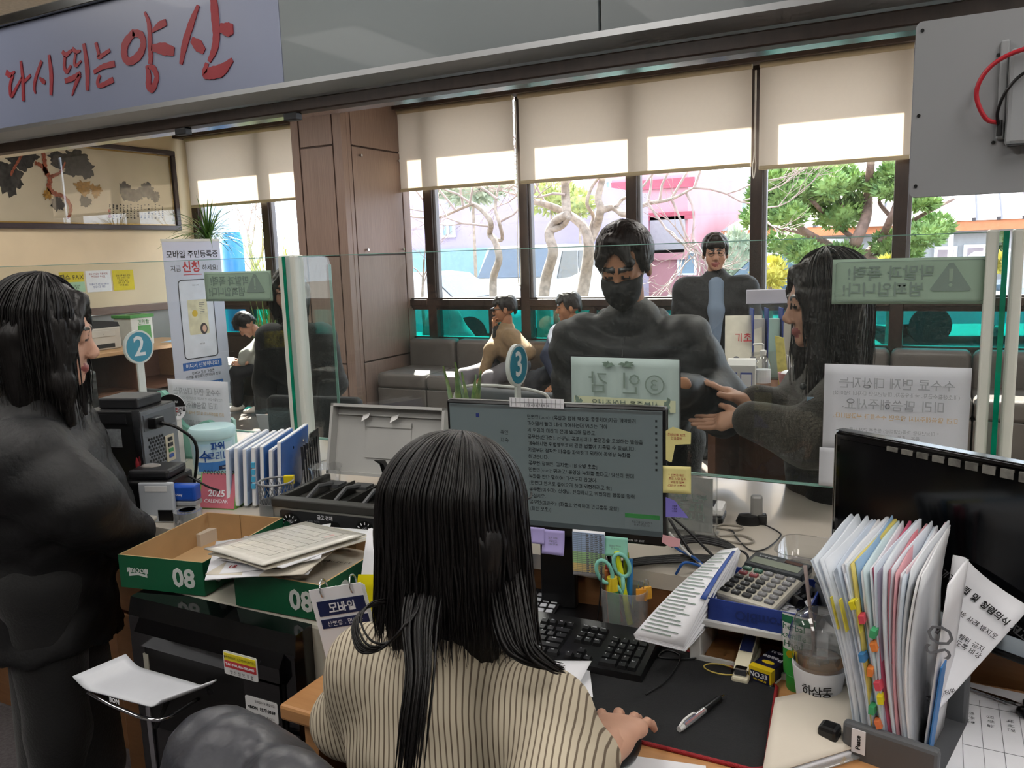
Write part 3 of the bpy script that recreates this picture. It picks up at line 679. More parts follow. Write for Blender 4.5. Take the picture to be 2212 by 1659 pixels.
bare_tree('leafless shrub by the stone behind the panelled column', [([(912, 650), (914, 600), (916, 560)], 3, 2)], 8.2, [(914, 600, -.5, -1), (914, 600, .5, -1), (916, 560, 0, -1), (912, 620, .7, -1)], 2, .55, 31, .01)
# cloud-pruned pine
def foliage(c, rx, ry, rz, n, rnd, s=.09, flat=1.0):
    b = MB(); b.ell((0, 0, 0), (rx*.8, ry*.8, rz*.8), 12, 8)
    for i in range(n):
        z = rnd.uniform(-1, 1); a = rnd.uniform(0, 2*PI); q = math.sqrt(1-z*z); k = rnd.uniform(.75, 1.08)
        p = Vector((rx*q*math.cos(a), ry*q*math.sin(a), rz*z))*k; nn = Vector((q*math.cos(a), q*math.sin(a), z+.5)).normalized()
        t = nn.orthogonal().normalized(); t.rotate(Matrix.Rotation(rnd.uniform(0, 6.28), 3, nn)); w = t.cross(nn)
        l = s*rnd.uniform(.7, 1.3)
        b.add([p-t*l*.35, p+t*l*.35, p+nn*l+w*l*.3], [(0, 1, 2)])
    return b
m_pine = mat('pine_needles', '#4f7040', .8, var=.0, scale=3, col2='#86a35a')
pb = P3(1840, 600, 12.5)
pt = thing('pine_tree', 'cloud-pruned pine with rounded green pads beyond the right windows', 'tree', (pb.x, pb.y, GZ))
b = MB(); b.T = Matrix.Translation((-pb.x, -pb.y, -GZ))
b.tube([(pb.x-.1, pb.y, GZ-.05), (pb.x-.05, pb.y, .6), pb], [.2, .18, .16], 8)
pl = [([(1840, 600), (1838, 560), (1850, 520), (1870, 470), (1875, 420), (1880, 360), (1885, 320)], 15, 7), ([(1838, 570), (1790, 530), (1745, 505), (1710, 470), (1685, 420), (1680, 380)], 11, 5), ([(1745, 505), (1700, 495), (1650, 490)], 6, 4),
      ([(1850, 520), (1800, 480), (1760, 440), (1740, 410)], 6, 4), ([(1860, 560), (1900, 520), (1925, 470), (1940, 430), (1955, 400)], 10, 5), ([(1900, 520), (1950, 490), (2000, 460), (2060, 430)], 6, 3), ([(1925, 470), (1900, 430), (1960, 400)], 5, 3),
      ([(1790, 535), (1740, 555), (1700, 550)], 6, 3), ([(1860, 560), (1930, 545), (1980, 520)], 6, 3), ([(1820, 450), (1810, 420), (1800, 380)], 5, 3)]
for pts, r0, r1 in pl: limb(b, pts, 12.5, r0, r1, .35)
b.build('trunk', mat('pine_bark', '#6f5a50', .9, var=.3, scale=10, bump=.5, bscale=30), pt, True)
rnd = random.Random(4)
for (x, y, rx, ry) in [(1660, 395, 34, 26), (1640, 425, 26, 20), (1700, 380, 30, 24), (1640, 470, 36, 24), (1705, 465, 34, 22), (1730, 410, 42, 30), (1770, 425, 34, 34), (1800, 370, 40, 24), (1835, 395, 34, 24), (1790, 400, 34, 26), (1810, 465, 52, 30), (1850, 440, 26, 20),
                      (1700, 525, 48, 32), (1740, 545, 34, 22), (1690, 430, 30, 24), (1900, 395, 28, 20), (1935, 370, 28, 28), (1925, 410, 30, 18), (1915, 530, 30, 30), (1820, 545, 36, 16), (1990, 510, 44, 22), (2020, 490, 36, 26), (1965, 510, 26, 30), (1990, 440, 34, 12), (1960, 360, 40, 26), (1760, 370, 30, 20), (1960, 545, 30, 16)]:
    p = P3(x, y, 12.5+rnd.uniform(-.7, .7)); D = dep(x, y, 12.5)/F_PX
    foliage(None, rx*D, rx*D*.9, ry*D, 420, rnd, .085).build('needle_pad', m_pine, pt, False, loc=(p.x-pb.x, p.y-pb.y, p.z-GZ))
# far trees / hedges
m_leaf = mat('pale_foliage', '#8c9a6a', .8, var=.0, col2='#b3b76e')
def bush(label, x, y, Y, rx, ry, seed, m=m_leaf, n=380, s=.11):
    p = P3(x, y, Y); D = dep(x, y, Y)/F_PX; r = random.Random(seed)
    t = thing('bush', label, 'bush', (p.x, p.y, GZ), 0, 'greenery outside')
    foliage(None, rx*D, rx*D*.8, ry*D, n, r, s).build('leaves', m, t, False, loc=(0, 0, p.z-GZ))
    MB().cyl((0, 0, -.02), (0, 0, p.z-GZ), .05, .03, 8).build('stem', m_bark, t)
bush('grey-green pine crown behind the thin bare tree', 1020, 395, 15, 90, 40, 1, mat('grey_foliage', '#8d9a86', .9, var=0, col2='#a9b29a'), 700, .2)
bush('yellow-green conifer pad behind the forked bare tree', 1190, 425, 17.2, 62, 32, 2, m_leaf, 500, .14)
bush('small yellow conifer pad right of the thick peeling trunk', 1252, 440, 17.0, 34, 26, 3, m_leaf, 300, .12)
bush('yellow-leaved shrub under the cloud-pruned pine', 1665, 592, 11, 34, 30, 4, mat('yellow_leaf', '#b9b54a', .8, var=0, col2='#d3c860'), 380, .09)
bush('small yellow shrub at the right edge behind the warning panel', 1925, 575, 10.8, 26, 16, 5, mat('yellow_leaf', '#b9b54a'), 260, .09)
bush('grey twiggy shrub behind the bespectacled man', 1590, 560, 18, 40, 60, 6, mat('grey_foliage', '#8d9a86'), 520, .16)
# tall ornamental grass by the column
gp = P3(618, 560, 7.2); gt = thing('ornamental_grass', 'tall yellow-green grass clump outside beside the panelled column', 'plant', (gp.x, gp.y, GZ))
gb = MB(); r = random.Random(8)
for i in range(420):
    a = r.uniform(0, 2*PI); l = r.uniform(1.3, 2.5); o = Vector((r.gauss(0, .16), r.gauss(0, .16), 0)); d = Vector((math.cos(a)*.35, math.sin(a)*.35, 1)) * l; w = Vector((-math.sin(a), math.cos(a), 0))*.006
    m1 = o+d*.55+Vector((0, 0, .12)); gb.add([o-w, o+w, m1+w, m1-w, o+d], [(0, 1, 2, 3), (3, 2, 4)])
gb.build('blades', mat('grass_blade', '#8d9c4c', .7, var=0, col2='#c3bd6a'), gt)
# boulder
bp_ = P3(955, 600, 8.6)
rk = soft_obj('boulder', Soft(.1).ell((0, 0, .45), (.36, .3, .55)).ell((.2, 0, .3), (.35, .3, .35)), .06, mat('grey_rock', '#8c8580', .9, var=.2, scale=6, bump=.6, bscale=9)); rk.location = (bp_.x, bp_.y, GZ)
tag(rk, 'grey rounded boulder outside the window by the column', 'boulder')
# blue rounded tank and pale panel outside the left window
tp = P3(503, 540, 6.2)
bt = thing('blue_tank', 'bright blue rounded tank seen through the left window', 'tank', (tp.x, tp.y, GZ))
MB().lathe([(.10, 0), (.14, .1), (.14, 1.95), (.11, 2.1), (.0, 2.16)], 20).build('shell', mat('blue_plastic', '#2f8fe0', .4), bt, 40)
pn = P3(455, 470, 6.6); pnl = MB().cbox(-.32, .32, -.03, .03, 0, 2.6, .01).build('pale_panel', mat('pale_blue_board', '#b9cfe6', .6)); pnl.location = (pn.x, pn.y, GZ)
tag(pnl, 'pale blue board standing outside behind the palm', 'board')
# buildings
def building(name, label, x0, x1, ytop, Y, colr, wins, depth=6, bands=(), zbot=GZ, extra=None):
    a, c = P3(x0, ytop, Y), P3(x1, ytop, Y); zt = (a.z+c.z)/2
    t = thing(name, label, 'building', (a.x, Y, zbot)); w = c.x-a.x; H = zt-zbot
    MB().box(0, w, 0, depth, 0, H).build('wall', colr, t)
    for (wx0, wx1, wy0, wy1, nx) in wins:
        p, q = P3(wx0, wy0, Y-.02), P3(wx1, wy1, Y-.02); X0, X1, Z1, Z0 = p.x-a.x, q.x-a.x, p.z-zbot, q.z-zbot
        f = MB().box(X0-.06, X1+.06, -.08, .02, Z0-.06, Z0).box(X0-.06, X1+.06, -.08, .02, Z1, Z1+.06).box(X0-.06, X0, -.08, .02, Z0, Z1).box(X1, X1+.06, -.08, .02, Z0, Z1)
        for k in range(1, nx): xx = X0+(X1-X0)*k/nx; f.box(xx-.03, xx+.03, -.08, .02, Z0, Z1)
        wn = f.build('window', mat('far_window_frame', '#dfe2ea', .5), t)
        MB().box(X0, X1, -.03, .0, Z0, Z1).build('pane', mat('far_pane', '#7f97a8', .15), wn)
    for (bx0, bx1, by0, by1, m) in bands:
        p, q = P3(bx0, by0, Y-.05), P3(bx1, by1, Y-.05)
        MB().box(p.x-a.x, q.x-a.x, -.12, .02, q.z-zbot, p.z-zbot).build('band', m, t)
    return t
m_lav = mat('lavender_stucco', '#958da3', .9, var=.05, scale=1); m_pblue = mat('pale_blue_stucco', '#7f9db0', .9)
m_pink = mat('pink_stucco', '#b9868e', .9, var=.06, scale=1); m_redb = mat('red_band', '#9a4a58', .8); m_offw = mat('offwhite_stucco', '#9a979c', .9)
building('lavender_building', 'pale lavender building with white-framed windows behind bare trees', 880, 1300, 418, 19, m_lav,
         [(958, 980, 487, 508, 2), (905, 985, 548, 588, 3)], 4, [(880, 1300, 541, 640, m_pblue)])
building('pink_building', 'pink building with red bands behind the masked man', 1272, 1486, 372, 24, m_pink,
         [(1300, 1318, 395, 420, 2), (1432, 1444, 482, 498, 2), (1290, 1312, 470, 500, 2), (1468, 1500, 548, 590, 1)], 8, [(1322, 1500, 395, 403, m_redb), (1322, 1500, 465, 472, m_redb), (1405, 1480, 470, 545, m_offw), (1272, 1486, 545, 560, m_pink)])
building('apartment_block', 'pale apartment block behind the pink building', 1470, 1660, 385, 42, m_offw, [(1500, 1518, 395, 408, 2), (1555, 1575, 440, 455, 2), (1555, 1575, 465, 480, 2), (1592, 1612, 430, 450, 2), (1596, 1616, 462, 480, 2), (1556, 1572, 490, 505, 2)], 8)
building('white_annex', 'small white annex behind the yellow shrub', 1560, 1780, 520, 20, mat('annex_white', '#a3a39e', .9), [(1660, 1692, 552, 585, 1), (1480+130, 1640, 556, 590, 1)], 5)
# low hall with ribbed metal roof
m_oran = mat('orange_fascia', '#b0704c', .8); m_metal = mat('metal_roofing', '#6d6b70', .5, var=.08); m_rib = mat('roof_rib', '#4a474a', .6)
hall = thing('metal_roofed_hall', 'white hall with ribbed metal roof and orange fascia at far right', 'building', (0, 26, GZ))
e0, e1 = P3(1585, 505, 26), P3(2300, 470, 26); ze = (e0.z+e1.z)/2-GZ
MB().box(e0.x, e1.x+8, 0, 8, 0, ze).build('wall', mat('hall_white', '#a0a1a4', .9), hall)
MB().box(e0.x-.3, e1.x+8.3, -.5, 0, ze-.22, ze+.06).build('fascia', m_oran, hall)
zr = P3(2100, 395, 30).z-GZ+.9
MB().add([(e0.x-.3, -.55, ze+.06), (e1.x+8.3, -.55, ze+.06), (e1.x+8.3, 4.5, zr), (e0.x+2.5, 4.5, zr)], [(0, 1, 2, 3)]).add([(e0.x-.3, 9, ze+.25), (e1.x+8.3, 9, ze+.25), (e1.x+8.3, 4.5, zr), (e0.x+2.5, 4.5, zr)], [(3, 2, 1, 0)]).build('roof', m_metal, hall)
rb = MB(); sl = (zr-ze-.25)/5.05
xx = e0.x+2.6
while xx < e1.x+8: rb.tube([(xx, -.55, ze+.09), (xx, 4.5, zr+.03)], .07, 4); xx += .62
rb.build('roof_ribs', m_rib, hall)
gab = MB().prism([(P3(1815, 500, 25.4).x, ze), (P3(1950, 500, 25.4).x, ze), (P3(1882, 430, 25.4).x, P3(1882, 425, 25.4).z-GZ)], .6, 'y', -.7).build('gable', mat('gable_cream', '#b3a398', .9), hall)
for (x0_, x1_, y0_, y1_) in ((2026, 2058, 540, 575), (2090, 2122, 536, 572)):
    p, q = P3(x0_, y0_, 25.9), P3(x1_, y1_, 25.9)
    w_ = MB().box(p.x-.1, q.x+.1, -.14, 0, q.z-GZ-.1, p.z-GZ+.1).build('window', mat('far_window_frame', '#dfe2ea'), hall); MB().box(p.x, q.x, -.16, -.13, q.z-GZ, p.z-GZ).build('pane', mat('hall_pane', '#8d7f86', .2), w_)
lp = P3(2052, 560, 20); 
fl = thing('lamp_post', 'slim white pole outside before the metal-roofed hall', 'pole', (lp.x, 20, GZ))
MB().cyl((0, 0, 0), (0, 0, P3(2045, 425, 20).z-GZ), .06, .05, 10).build('shaft', m_white, fl); MB().cyl((0, 0, 0), (0, 0, .12), .14, n=12).build('foot', m_white, fl)
# cars
def car(label, x, y, Y, rz, L, Wd, H, body, van=False, name='car'):
    p = P3(x, y, Y); t = thing(name, label, 'car', (p.x, p.y, GZ), rz, 'cars parked outside')
    if van: prof = [(-L/2, .35), (-L/2, .9), (-L/2+.02, 1.02), (-L*.28, 1.14), (-L*.15, H-.05), (-L*.05, H), (L*.42, H), (L/2-.05, H*.85), (L/2, .9), (L/2, .35)]
    else: prof = [(-L/2, .35), (-L/2, .62), (-L/2+.05, .72), (-L*.24, .88), (-L*.10, H-.04), (0, H), (L*.18, H-.02), (L*.36, .95), (L/2-.04, .88), (L/2, .6), (L/2, .35)]
    b = MB(); n = len(prof)
    def insec(s_): return [(x_, s_*(Wd/2-(.13 if z > .95 else 0)), z) for x_, z in prof]
    A, B = insec(-1), insec(1); b.add(A+B, [tuple(range(n)), tuple(range(2*n-1, n-1, -1))]+[(i, n+i, n+(i+1) % n, (i+1) % n) for i in range(n)])
    b.build('body', body, t)
    mg = mat('car_glass', '#3d4a5c', .06, var=.1, spec=.8)
    g = MB(); k = 3; pa, pc = prof[k], prof[k+1]; e = .06
    u0, u1 = pa[0]+(pc[0]-pa[0])*.08, pa[0]+(pc[0]-pa[0])*.95; z0, z1 = pa[1]+(pc[1]-pa[1])*.08, pa[1]+(pc[1]-pa[1])*.95
    w0 = Wd/2-.14
    g.add([(u0-.02, -w0, z0+.01), (u0-.02, w0, z0+.01), (u1-.02, w0-.06, z1+.01), (u1-.02, -w0+.06, z1+.01)], [(0, 3, 2, 1)]); g.build('windscreen', mg, t)
    for s_ in (-1, 1):
        g = MB(); q = [(L*-.17, .98), (L*-.08, H-.12), (L*.02, H-.09), (L*.02, .98)] if not van else [(-L*.18, 1.15), (-L*.10, H-.15), (L*.1, H-.15), (L*.1, 1.15)]
        q2 = [(L*.04, .98), (L*.04, H-.09), (L*.17, H-.1), (L*.29, .98)] if not van else [(L*.12, 1.15), (L*.12, H-.15), (L*.4, H-.15), (L*.42, 1.15)]
        for qq in (q, q2): g.add([(a_, s_*(Wd/2-.115), z_) for a_, z_ in qq], [(0, 1, 2, 3)])
        g.build('side_windows', mg, t)
        for xx in (-L*.32, L*.32):
            MB().cyl((xx, s_*(Wd/2-.2), .32), (xx, s_*(Wd/2+.01), .32), .32, n=18).build('wheel', mat('tyre', '#1c1c1e', .8), t, 30)
        hl = MB().ell((-L/2+.03, s_*(Wd/2-.25), .66), (.06, .16, .08), 10, 6).build('headlamp', mat('lamp_glass', '#dfe6ee', .1), t, True)
    return t
m_carw = mat('white_car_paint', '#b5b6ba', .25, coat=.6, var=0)
car('white van facing the windows behind the tree trunks', 1157, 620, 14.5, PI/2+.06, 4.6, 1.9, 1.86, m_carw, True, 'van')
car('white sedan parked low left of the white van', 930, 640, 11.2, PI, 4.3, 1.78, 1.40, m_carw)
car('dark teal car seen behind the acrylic leaflet rack', 1690, 610, 15.5, 0, 4.4, 1.8, 1.5, mat('teal_car_paint', '#3f5a6e', .25, coat=.6, var=0))
car('pale car at the right edge behind the green post', 2190, 610, 14, .2, 4.4, 1.8, 1.5, mat('silver_car_paint', '#aab2ba', .25, coat=.6, var=0))
# ================================================================== LOBBY
# sofa modules along the windows
m_leath = mat('grey_leatherette', '#5f5a57', .38, var=.06, scale=12, bump=.12, bscale=120)
def sofa_module():
    t = thing('sofa_module', 'x', 'sofa', (0, 0, 0))
    s_ = Soft(.02).box((0, 0, .40), (.272, .30, .075), rd=.04); soft_obj('seat_cushion', s_, .022, m_leath, t)
    s_ = Soft(.02).box((0, .335, .50), (.272, .085, .24), rd=.05); soft_obj('backrest', s_, .022, m_leath, t)
    MB().cbox(-.27, .27, -.285, .40, .03, .33, .01).build('base', m_leath, t)
    MB().box(-.25, .25, -.26, .38, 0, .03).build('plinth', m_black, t)
    return t
sm = sofa_module()
names = ['grey sofa seat next to the panelled column', 'grey sofa seat second from the panelled column', 'grey sofa seat under the man in the tan jacket', 'grey sofa seat right of the tan-jacket man', 'grey sofa seat under the man in the navy jacket', 'grey sofa seat hidden behind the sheet marked 3',
         'grey sofa seat behind the masked man', 'grey sofa seat behind the bespectacled man', 'grey sofa seat behind the leaflet table', 'grey sofa seat left of the emerald post', 'grey sofa seat right of the emerald post', 'grey sofa seat at the right edge']
for i, nm in enumerate(names):
    o = sm if i == 0 else copy_tree(sm); o.location = (-4.42+.55*i, 4.53, 0); tag(o, nm, 'sofa', 'grey sofa seats along the windows')

# framed painting on the left wall
def wp(x, y, off=0.0): q = PX(x, y, LX+.02); return q[1], q[2]
pf = thing('framed_painting', 'wide framed ink painting of a red-trunked pine and rocks', 'picture', (LX, 3.35, 1.93))
Y0, Y1, H_ = -1.45, 1.455, .885
m_pf = mat('picture_frame_dark', '#3a3134', .35, var=.1)
m_gold = mat('gilt_fillet', '#a98a4c', .35, metal=.6)
for (a, b_, c, d) in ((Y0, Y1, 0, .055), (Y0, Y1, H_-.055, H_), (Y0, Y0+.06, .055, H_-.055), (Y1-.06, Y1, .055, H_-.055)):
    MB().cbox(.0, .05, a, b_, c, d, .008).build('frame_bar', m_pf, pf)
for (a, b_, c, d) in ((Y0+.06, Y1-.06, .055, .068), (Y0+.06, Y1-.06, H_-.068, H_-.055), (Y0+.06, Y0+.073, .055, H_-.055), (Y1-.073, Y1-.06, .055, H_-.055)):
    MB().box(.005, .03, a, b_, c, d).build('gilt_fillet', m_gold, pf)
MB().box(.0, .012, Y0+.06, Y1-.06, .055, H_-.055).build('canvas', mat('painting_silk', '#c9bfa6', .8, var=.04, scale=4), pf)
def blob(b, cy_, cz, ry, rz, seed, x=.013, jag=.2, n=44):
    r = random.Random(seed); ang = [2*PI*i/n for i in range(n)]; ph = [r.uniform(0, 6) for _ in range(4)]
    pts = []
    for t in ang:
        k = 1+jag*(.35*math.sin(3*t+ph[0])+.3*math.sin(7*t+ph[1])+.3*math.sin(13*t+ph[2]))+r.uniform(-jag, jag)*.35
        pts.append((cy_+ry*k*math.cos(t), cz+rz*k*math.sin(t)))
    b.prism(pts, .001, 'x', x)
def wloc(x, y): q = wp(x, y); return q[0]-3.35, q[1]-1.93
def wl_scale(x, y): a_, b_ = wp(x, y), wp(x+10, y+10); return abs(b_[0]-a_[0])/10, abs(b_[1]-a_[1])/10
b = MB()
for i, (x, y, rx, ry) in enumerate([(20, 385, 32, 38), (45, 345, 34, 22), (60, 335, 26, 18), (130, 345, 26, 20), (165, 345, 34, 22), (180, 365, 28, 20), (160, 368, 26, 14), (185, 435, 14, 12), (125, 440, 16, 16)]):
    u = wloc(x, y); s_ = wl_scale(x, y); blob(b, u[0], u[1], rx*s_[0], ry*s_[1], i+1, .0125+.0006*i, .3)
b.build('ink_foliage', mat('ink_wash', '#3d3c39', .8, var=.3, scale=30), pf)
b = MB()
for i, (x, y, rx, ry) in enumerate([(182, 405, 20, 16), (207, 412, 14, 14), (103, 420, 10, 12)]):
    u = wloc(x, y); s_ = wl_scale(x, y); blob(b, u[0], u[1], rx*s_[0], ry*s_[1], i+31, .019+.0005*i, .45)
b.build('ochre_leaves', mat('ochre_wash', '#9a7330', .8, var=.3, scale=40), pf)
def wstroke(b, pts, x=.021):
    P = [wloc(p[0], p[1]) for p in pts]; s_ = wl_scale(*pts[0][:2])[1]
    Q = curve_pts([(0, a_, c) for a_, c in P], 6); k = len(Q); ws = np.interp(np.linspace(0, len(pts)-1, k), range(len(pts)), [p[2]*s_ for p in pts]); L = []; R = []
    for i, q in enumerate(Q):
        d = Q[min(i+1, k-1)]-Q[max(i-1, 0)]; nn = Vector((0, -d.z, d.y)).normalized()*ws[i]*(1+.25*math.sin(i*2.3)); L.append((x, q.y+nn.y, q.z+nn.z)); R.append((x, q.y-nn.y, q.z-nn.z))
    b.add(L+R, [(i, i+1, k+i+1, k+i) for i in range(k-1)])
b = MB()
wstroke(b, [(91, 320, 5), (96, 345, 5), (98, 368, 6), (108, 385, 6), (106, 405, 6), (118, 418, 6), (138, 425, 5), (152, 445, 5), (150, 465, 4), (145, 472, 2)])
wstroke(b, [(75, 352, 4), (90, 358, 5), (102, 375, 5)]); wstroke(b, [(110, 382, 4), (130, 372, 3), (141, 350, 2)]); wstroke(b, [(50, 330, 3), (38, 350, 3), (26, 372, 3), (24, 380, 2)])
b.build('red_trunk', mat('red_trunk_wash', '#93513a', .8, var=.35, scale=50), pf)
b = MB()
for i, (x, y, rx, ry) in enumerate([(272, 412, 14, 20), (295, 420, 18, 14), (318, 412, 18, 18), (335, 425, 12, 12), (285, 425, 22, 10)]):
    u = wloc(x, y); s_ = wl_scale(x, y); blob(b, u[0], u[1], rx*s_[0], ry*s_[1], i+51, .0135+.0004*i, .25)
b.build('painted_rocks', mat('rock_wash', '#5c5853', .8, var=.5, scale=18), pf)
b = MB(); r = random.Random(3)
for i in range(16):
    for j in range(7):
        if r.random() < .18: continue
        u = wloc(237+i*7.6, 444+j*4.6+r.uniform(-1, 1)); b.box(.0125, .0135, u[0], u[0]+.018*r.uniform(.6, 1.2), u[1], u[1]+.014*r.uniform(.5, 1.2))
b.build('calligraphy', mat('calligraphy_ink', '#2b2927', .8), pf)
b = MB()
for (x, y) in ((234, 452), (235, 464)): u = wloc(x, y); b.box(.0125, .0137, u[0], u[0]+.03, u[1]-.03, u[1])
b.build('red_seals', mat('seal_red', '#a8413c', .8), pf)
MB().box(.030, .032, Y0+.06, Y1-.06, .055, H_-.055).build('glazing', glass('picture_glass', (.98, .98, .98), refl=1.2), pf)

# three notices on the left wall
m_yel = mat('yellow_paper', '#d9c62e', .8); m_grn = mat('pale_green_paper', '#a9cfae', .8); m_blu_ink = mat('blue_ink', '#2a4f9a', .7, var=0)
def sheet_on_wall(label, y0, y1, z0, z1, m): 
    t = thing('notice', label, 'notice', (LX, (y0+y1)/2, z0), 0, 'paper notices on the cream wall'); w = (y1-y0)/2
    MB().box(.001, .003, -w, w, 0, z1-z0).build('sheet', m, t); return t, w, z1-z0
RX = (PI/2, 0, PI/2)
t, w, h = sheet_on_wall('yellow and green fax notice on the cream wall', 3.27, 3.54, 1.30, 1.505, m_yel)
MB().box(.003, .004, -w, w, 0, h*.5).build('green_part', m_grn, t); text('팩스 FAX', .062, m_ink, t, (.0045, 0, h*.74), RX, bold=.01); text('이용안내 1매 50원\n국제 발신 불가', .022, m_ink, t, (.0045, 0, h*.25), RX)
t, w, h = sheet_on_wall('white notice between the fax notice and the yellow one', 3.56, 3.85, 1.29, 1.51, m_paper)
text('복사 인쇄는 직원에게\n문의하여 주세요', .024, mat('red_ink', '#a8343a', .7, var=0), t, (.0035, 0, h*.78), RX); text('이용시간 09:00~18:00\n점심시간 제외', .024, m_blu_ink, t, (.0035, 0, h*.3), RX)
t, w, h = sheet_on_wall('yellow notice rightmost of three on the cream wall', 3.87, 4.13, 1.29, 1.505, m_yel)
text('민원서류 발급 안내\n본인 신분증 지참\n위임장 필요\n대리 신청 가능\n수수료 별도', .022, m_ink, t, (.0035, 0, h*.5), RX)

# writing table by the left wall with printer, ballot box and leaflet
m_maple = wood('maple_board', '#b99064', '#c9a075', sc=(20, 2, 20), rough=.45); m_umber = wood('umber_board', '#6a4632', '#7a5440', sc=(20, 2, 8), rough=.5)
tb = thing('writing_table', 'wooden writing table along the left wall under the printer', 'table', (-7.4, 3.2, 0))
MB().cbox(-.38, .42, -1.8, 1.2, .70, .74, .008).build('table_top', m_maple, tb)
MB().box(-.36, .36, 1.10, 1.14, 0, .70).build('end_board', m_maple, tb); MB().box(-.36, .36, .25, .29, 0, .70).build('divider', m_umber, tb); MB().box(-.37, -.34, -1.8, 1.1, 0, .70).build('back_board', m_umber, tb)
MB().box(-.36, .36, -.62, -.58, 0, .70).build('divider', m_maple, tb); MB().box(-.34, .34, -1.8, 1.1, .30, .33).build('shelf', m_umber, tb)
r = random.Random(5)
for i in range(7):
    hh = r.uniform(.2, .28); c = r.choice(['#c9c4bc', '#5a6f8c', '#8a4f3e', '#d8d2c4', '#3f5a4a'])
    bk = thing('book', '%s book on the shelf under the writing table, number %s from the divider' % (['slim grey', 'thick blue', 'worn brown', 'tall cream', 'green cloth', 'plain white', 'narrow dark'][i], ['one', 'two', 'three', 'four', 'five', 'six', 'seven'][i]), 'book', (-7.12, 2.66+.048*i, .33), 0, 'books under the writing table')
    bk['label'] = ['slim grey book nearest the divider under the writing table', 'blue book second from the divider under the writing table', 'brown book third from the divider under the writing table', 'cream book fourth from the divider under the writing table', 'green book fifth from the divider under the writing table', 'white book sixth from the divider under the writing table', 'dark book last in the row under the writing table'][i]
    cc = ['#9a9894', '#4a5f84', '#7a4838', '#d0c8b4', '#3f5a4a', '#dcdcd8', '#33343a'][i]
    MB().cbox(-.09, .09, -.021, .021, 0, hh, .003).build('cover', mat('book_cover_%d' % i, cc, .6), bk); MB().box(-.085, .0905, -.017, .017, .004, hh-.004).build('pages', m_paper, bk)
def on_table(x, y, z=.74): return PZ(x, y, z)
p = (-7.42, 3.26, .74); pr = thing('laser_printer', 'white laser printer with black top on the writing table', 'printer', p, 0)
MB().cbox(-.19, .20, -.24, .20, .0, .22, .015).build('body', mat('printer_white', '#cfcac0', .5), pr)
MB().prism([(-.24, .22), (.20, .22), (.18, .265), (-.1, .30), (-.24, .30)], .38, 'x', -.185).build('top_cover', m_dark, pr)
MB().cbox(.2, .206, -.19, .13, .13, .19, .004).build('front_flap', mat('printer_white', '#cfcac0'), pr); MB().box(.199, .204, -.12, .12, .02, .06).build('paper_slot', m_dark, pr)
MB().sheet(lambda u, v: (-.12+.24*u, -.2+.26*v, .31+.03*math.sin(v*2)), 4, 6, .002).build('output_paper', m_paper, pr); text('1', .02, m_ink, pr, (.2075, -.0, .155), RX)
p = (-7.38, 3.74, .74); bx = thing('ballot_box', 'white suggestion box with green lid beside the printer', 'box', p)
MB().cbox(-.13, .13, -.13, .13, 0, .28, .006).build('body', mat('box_white', '#dcded8', .5), bx); MB().cbox(-.145, .145, -.145, .145, .28, .31, .006).build('lid', mat('green_lid', '#4f9a4e', .5), bx)
MB().box(-.02, .02, -.09, .09, .308, .3125).build('slot', m_dark, bx); MB().box(.13, .134, -.05, .10, .06, .20).build('green_panel', mat('green_lid', '#4f9a4e'), bx); text('건의함', .05, mat('green_lid', '#4f9a4e'), bx, (.1345, .02, .235), RX)
lf = MB().box(-.1, .1, -.15, .15, 0, .003).build('leaflet', mat('sky_paper', '#9fc7ea', .6)); lf.location = (-7.2, 4.12, .74); lf.rotation_euler = (0, 0, .3); tag(lf, 'pale blue leaflet lying on the writing table', 'leaflet')

# roll-up banner
bn = thing('standing_banner', 'tall white standing banner showing a phone and an identity card', 'banner', (-6.82, 4.09, 0), -.08)
m_ban = mat('banner_print', '#ccd2e4', .45, var=.03, scale=1.5)
MB().box(-.004, 0, -.345, .345, .03, 1.79).build('banner_sheet', m_ban, bn)
MB().box(-.012, .002, -.35, .35, 1.775, 1.80).build('top_rail', m_alu, bn); MB().cbox(-.05, .05, -.35, .35, 0, .035, .01).build('foot_rail', m_alu, bn)
MB().cyl((-.02, 0, .03), (-.02, 0, 1.79), .008, n=8).build('back_pole', m_dark, bn)
m_bb = mat('banner_blue', '#3a6cb8', .5, var=0); m_rd = mat('banner_red', '#c03038', .5, var=0)
text('모바일 주민등록증', .082, m_ink, bn, (.001, 0, 1.64), RX, bold=.012, fine=True); text('지금', .068, m_ink, bn, (.001, -.215, 1.50), RX, fine=True); text('하세요!', .068, m_ink, bn, (.001, .20, 1.50), RX, fine=True); text('신청', .12, m_rd, bn, (.001, -.03, 1.51), RX, bold=.025, fine=True)
MB().box(0, .001, -.13, .09, 1.435, 1.442).build('underline', m_rd, bn)
fr_ = MB(); po = rrect(.42, .82, .045, 5, 0, .98); pi_ = rrect(.40, .80, .038, 5, 0, .98); n = len(po)
fr_.add([(.0015, a_, c) for a_, c in po]+[(.0015, a_, c) for a_, c in pi_], [(i, (i+1) % n, n+(i+1) % n, n+i) for i in range(n)]).build('phone_outline', mat('phone_outline', '#3b4048', .5), bn)
MB().prism(rrect(.395, .795, .036, 5, 0, .98), .0008, 'x', .0003).build('phone_screen', mat('phone_screen', '#dde3ef', .5), bn)
cdm = MB().prism(rrect(.24, .36, .012, 3, 0, 1.0), .0006, 'x', .0013).build('identity_card', mat('card_cream', '#dcd6b6', .5, var=.12, scale=12), bn)
MB().prism([(-.04+.035*math.cos(t_*.52), 1.04+.035*math.sin(t_*.52)) for t_ in range(12)], .0006, 'x', .002).build('card_emblem', mat('card_yellow', '#d8b83a', .5), bn)
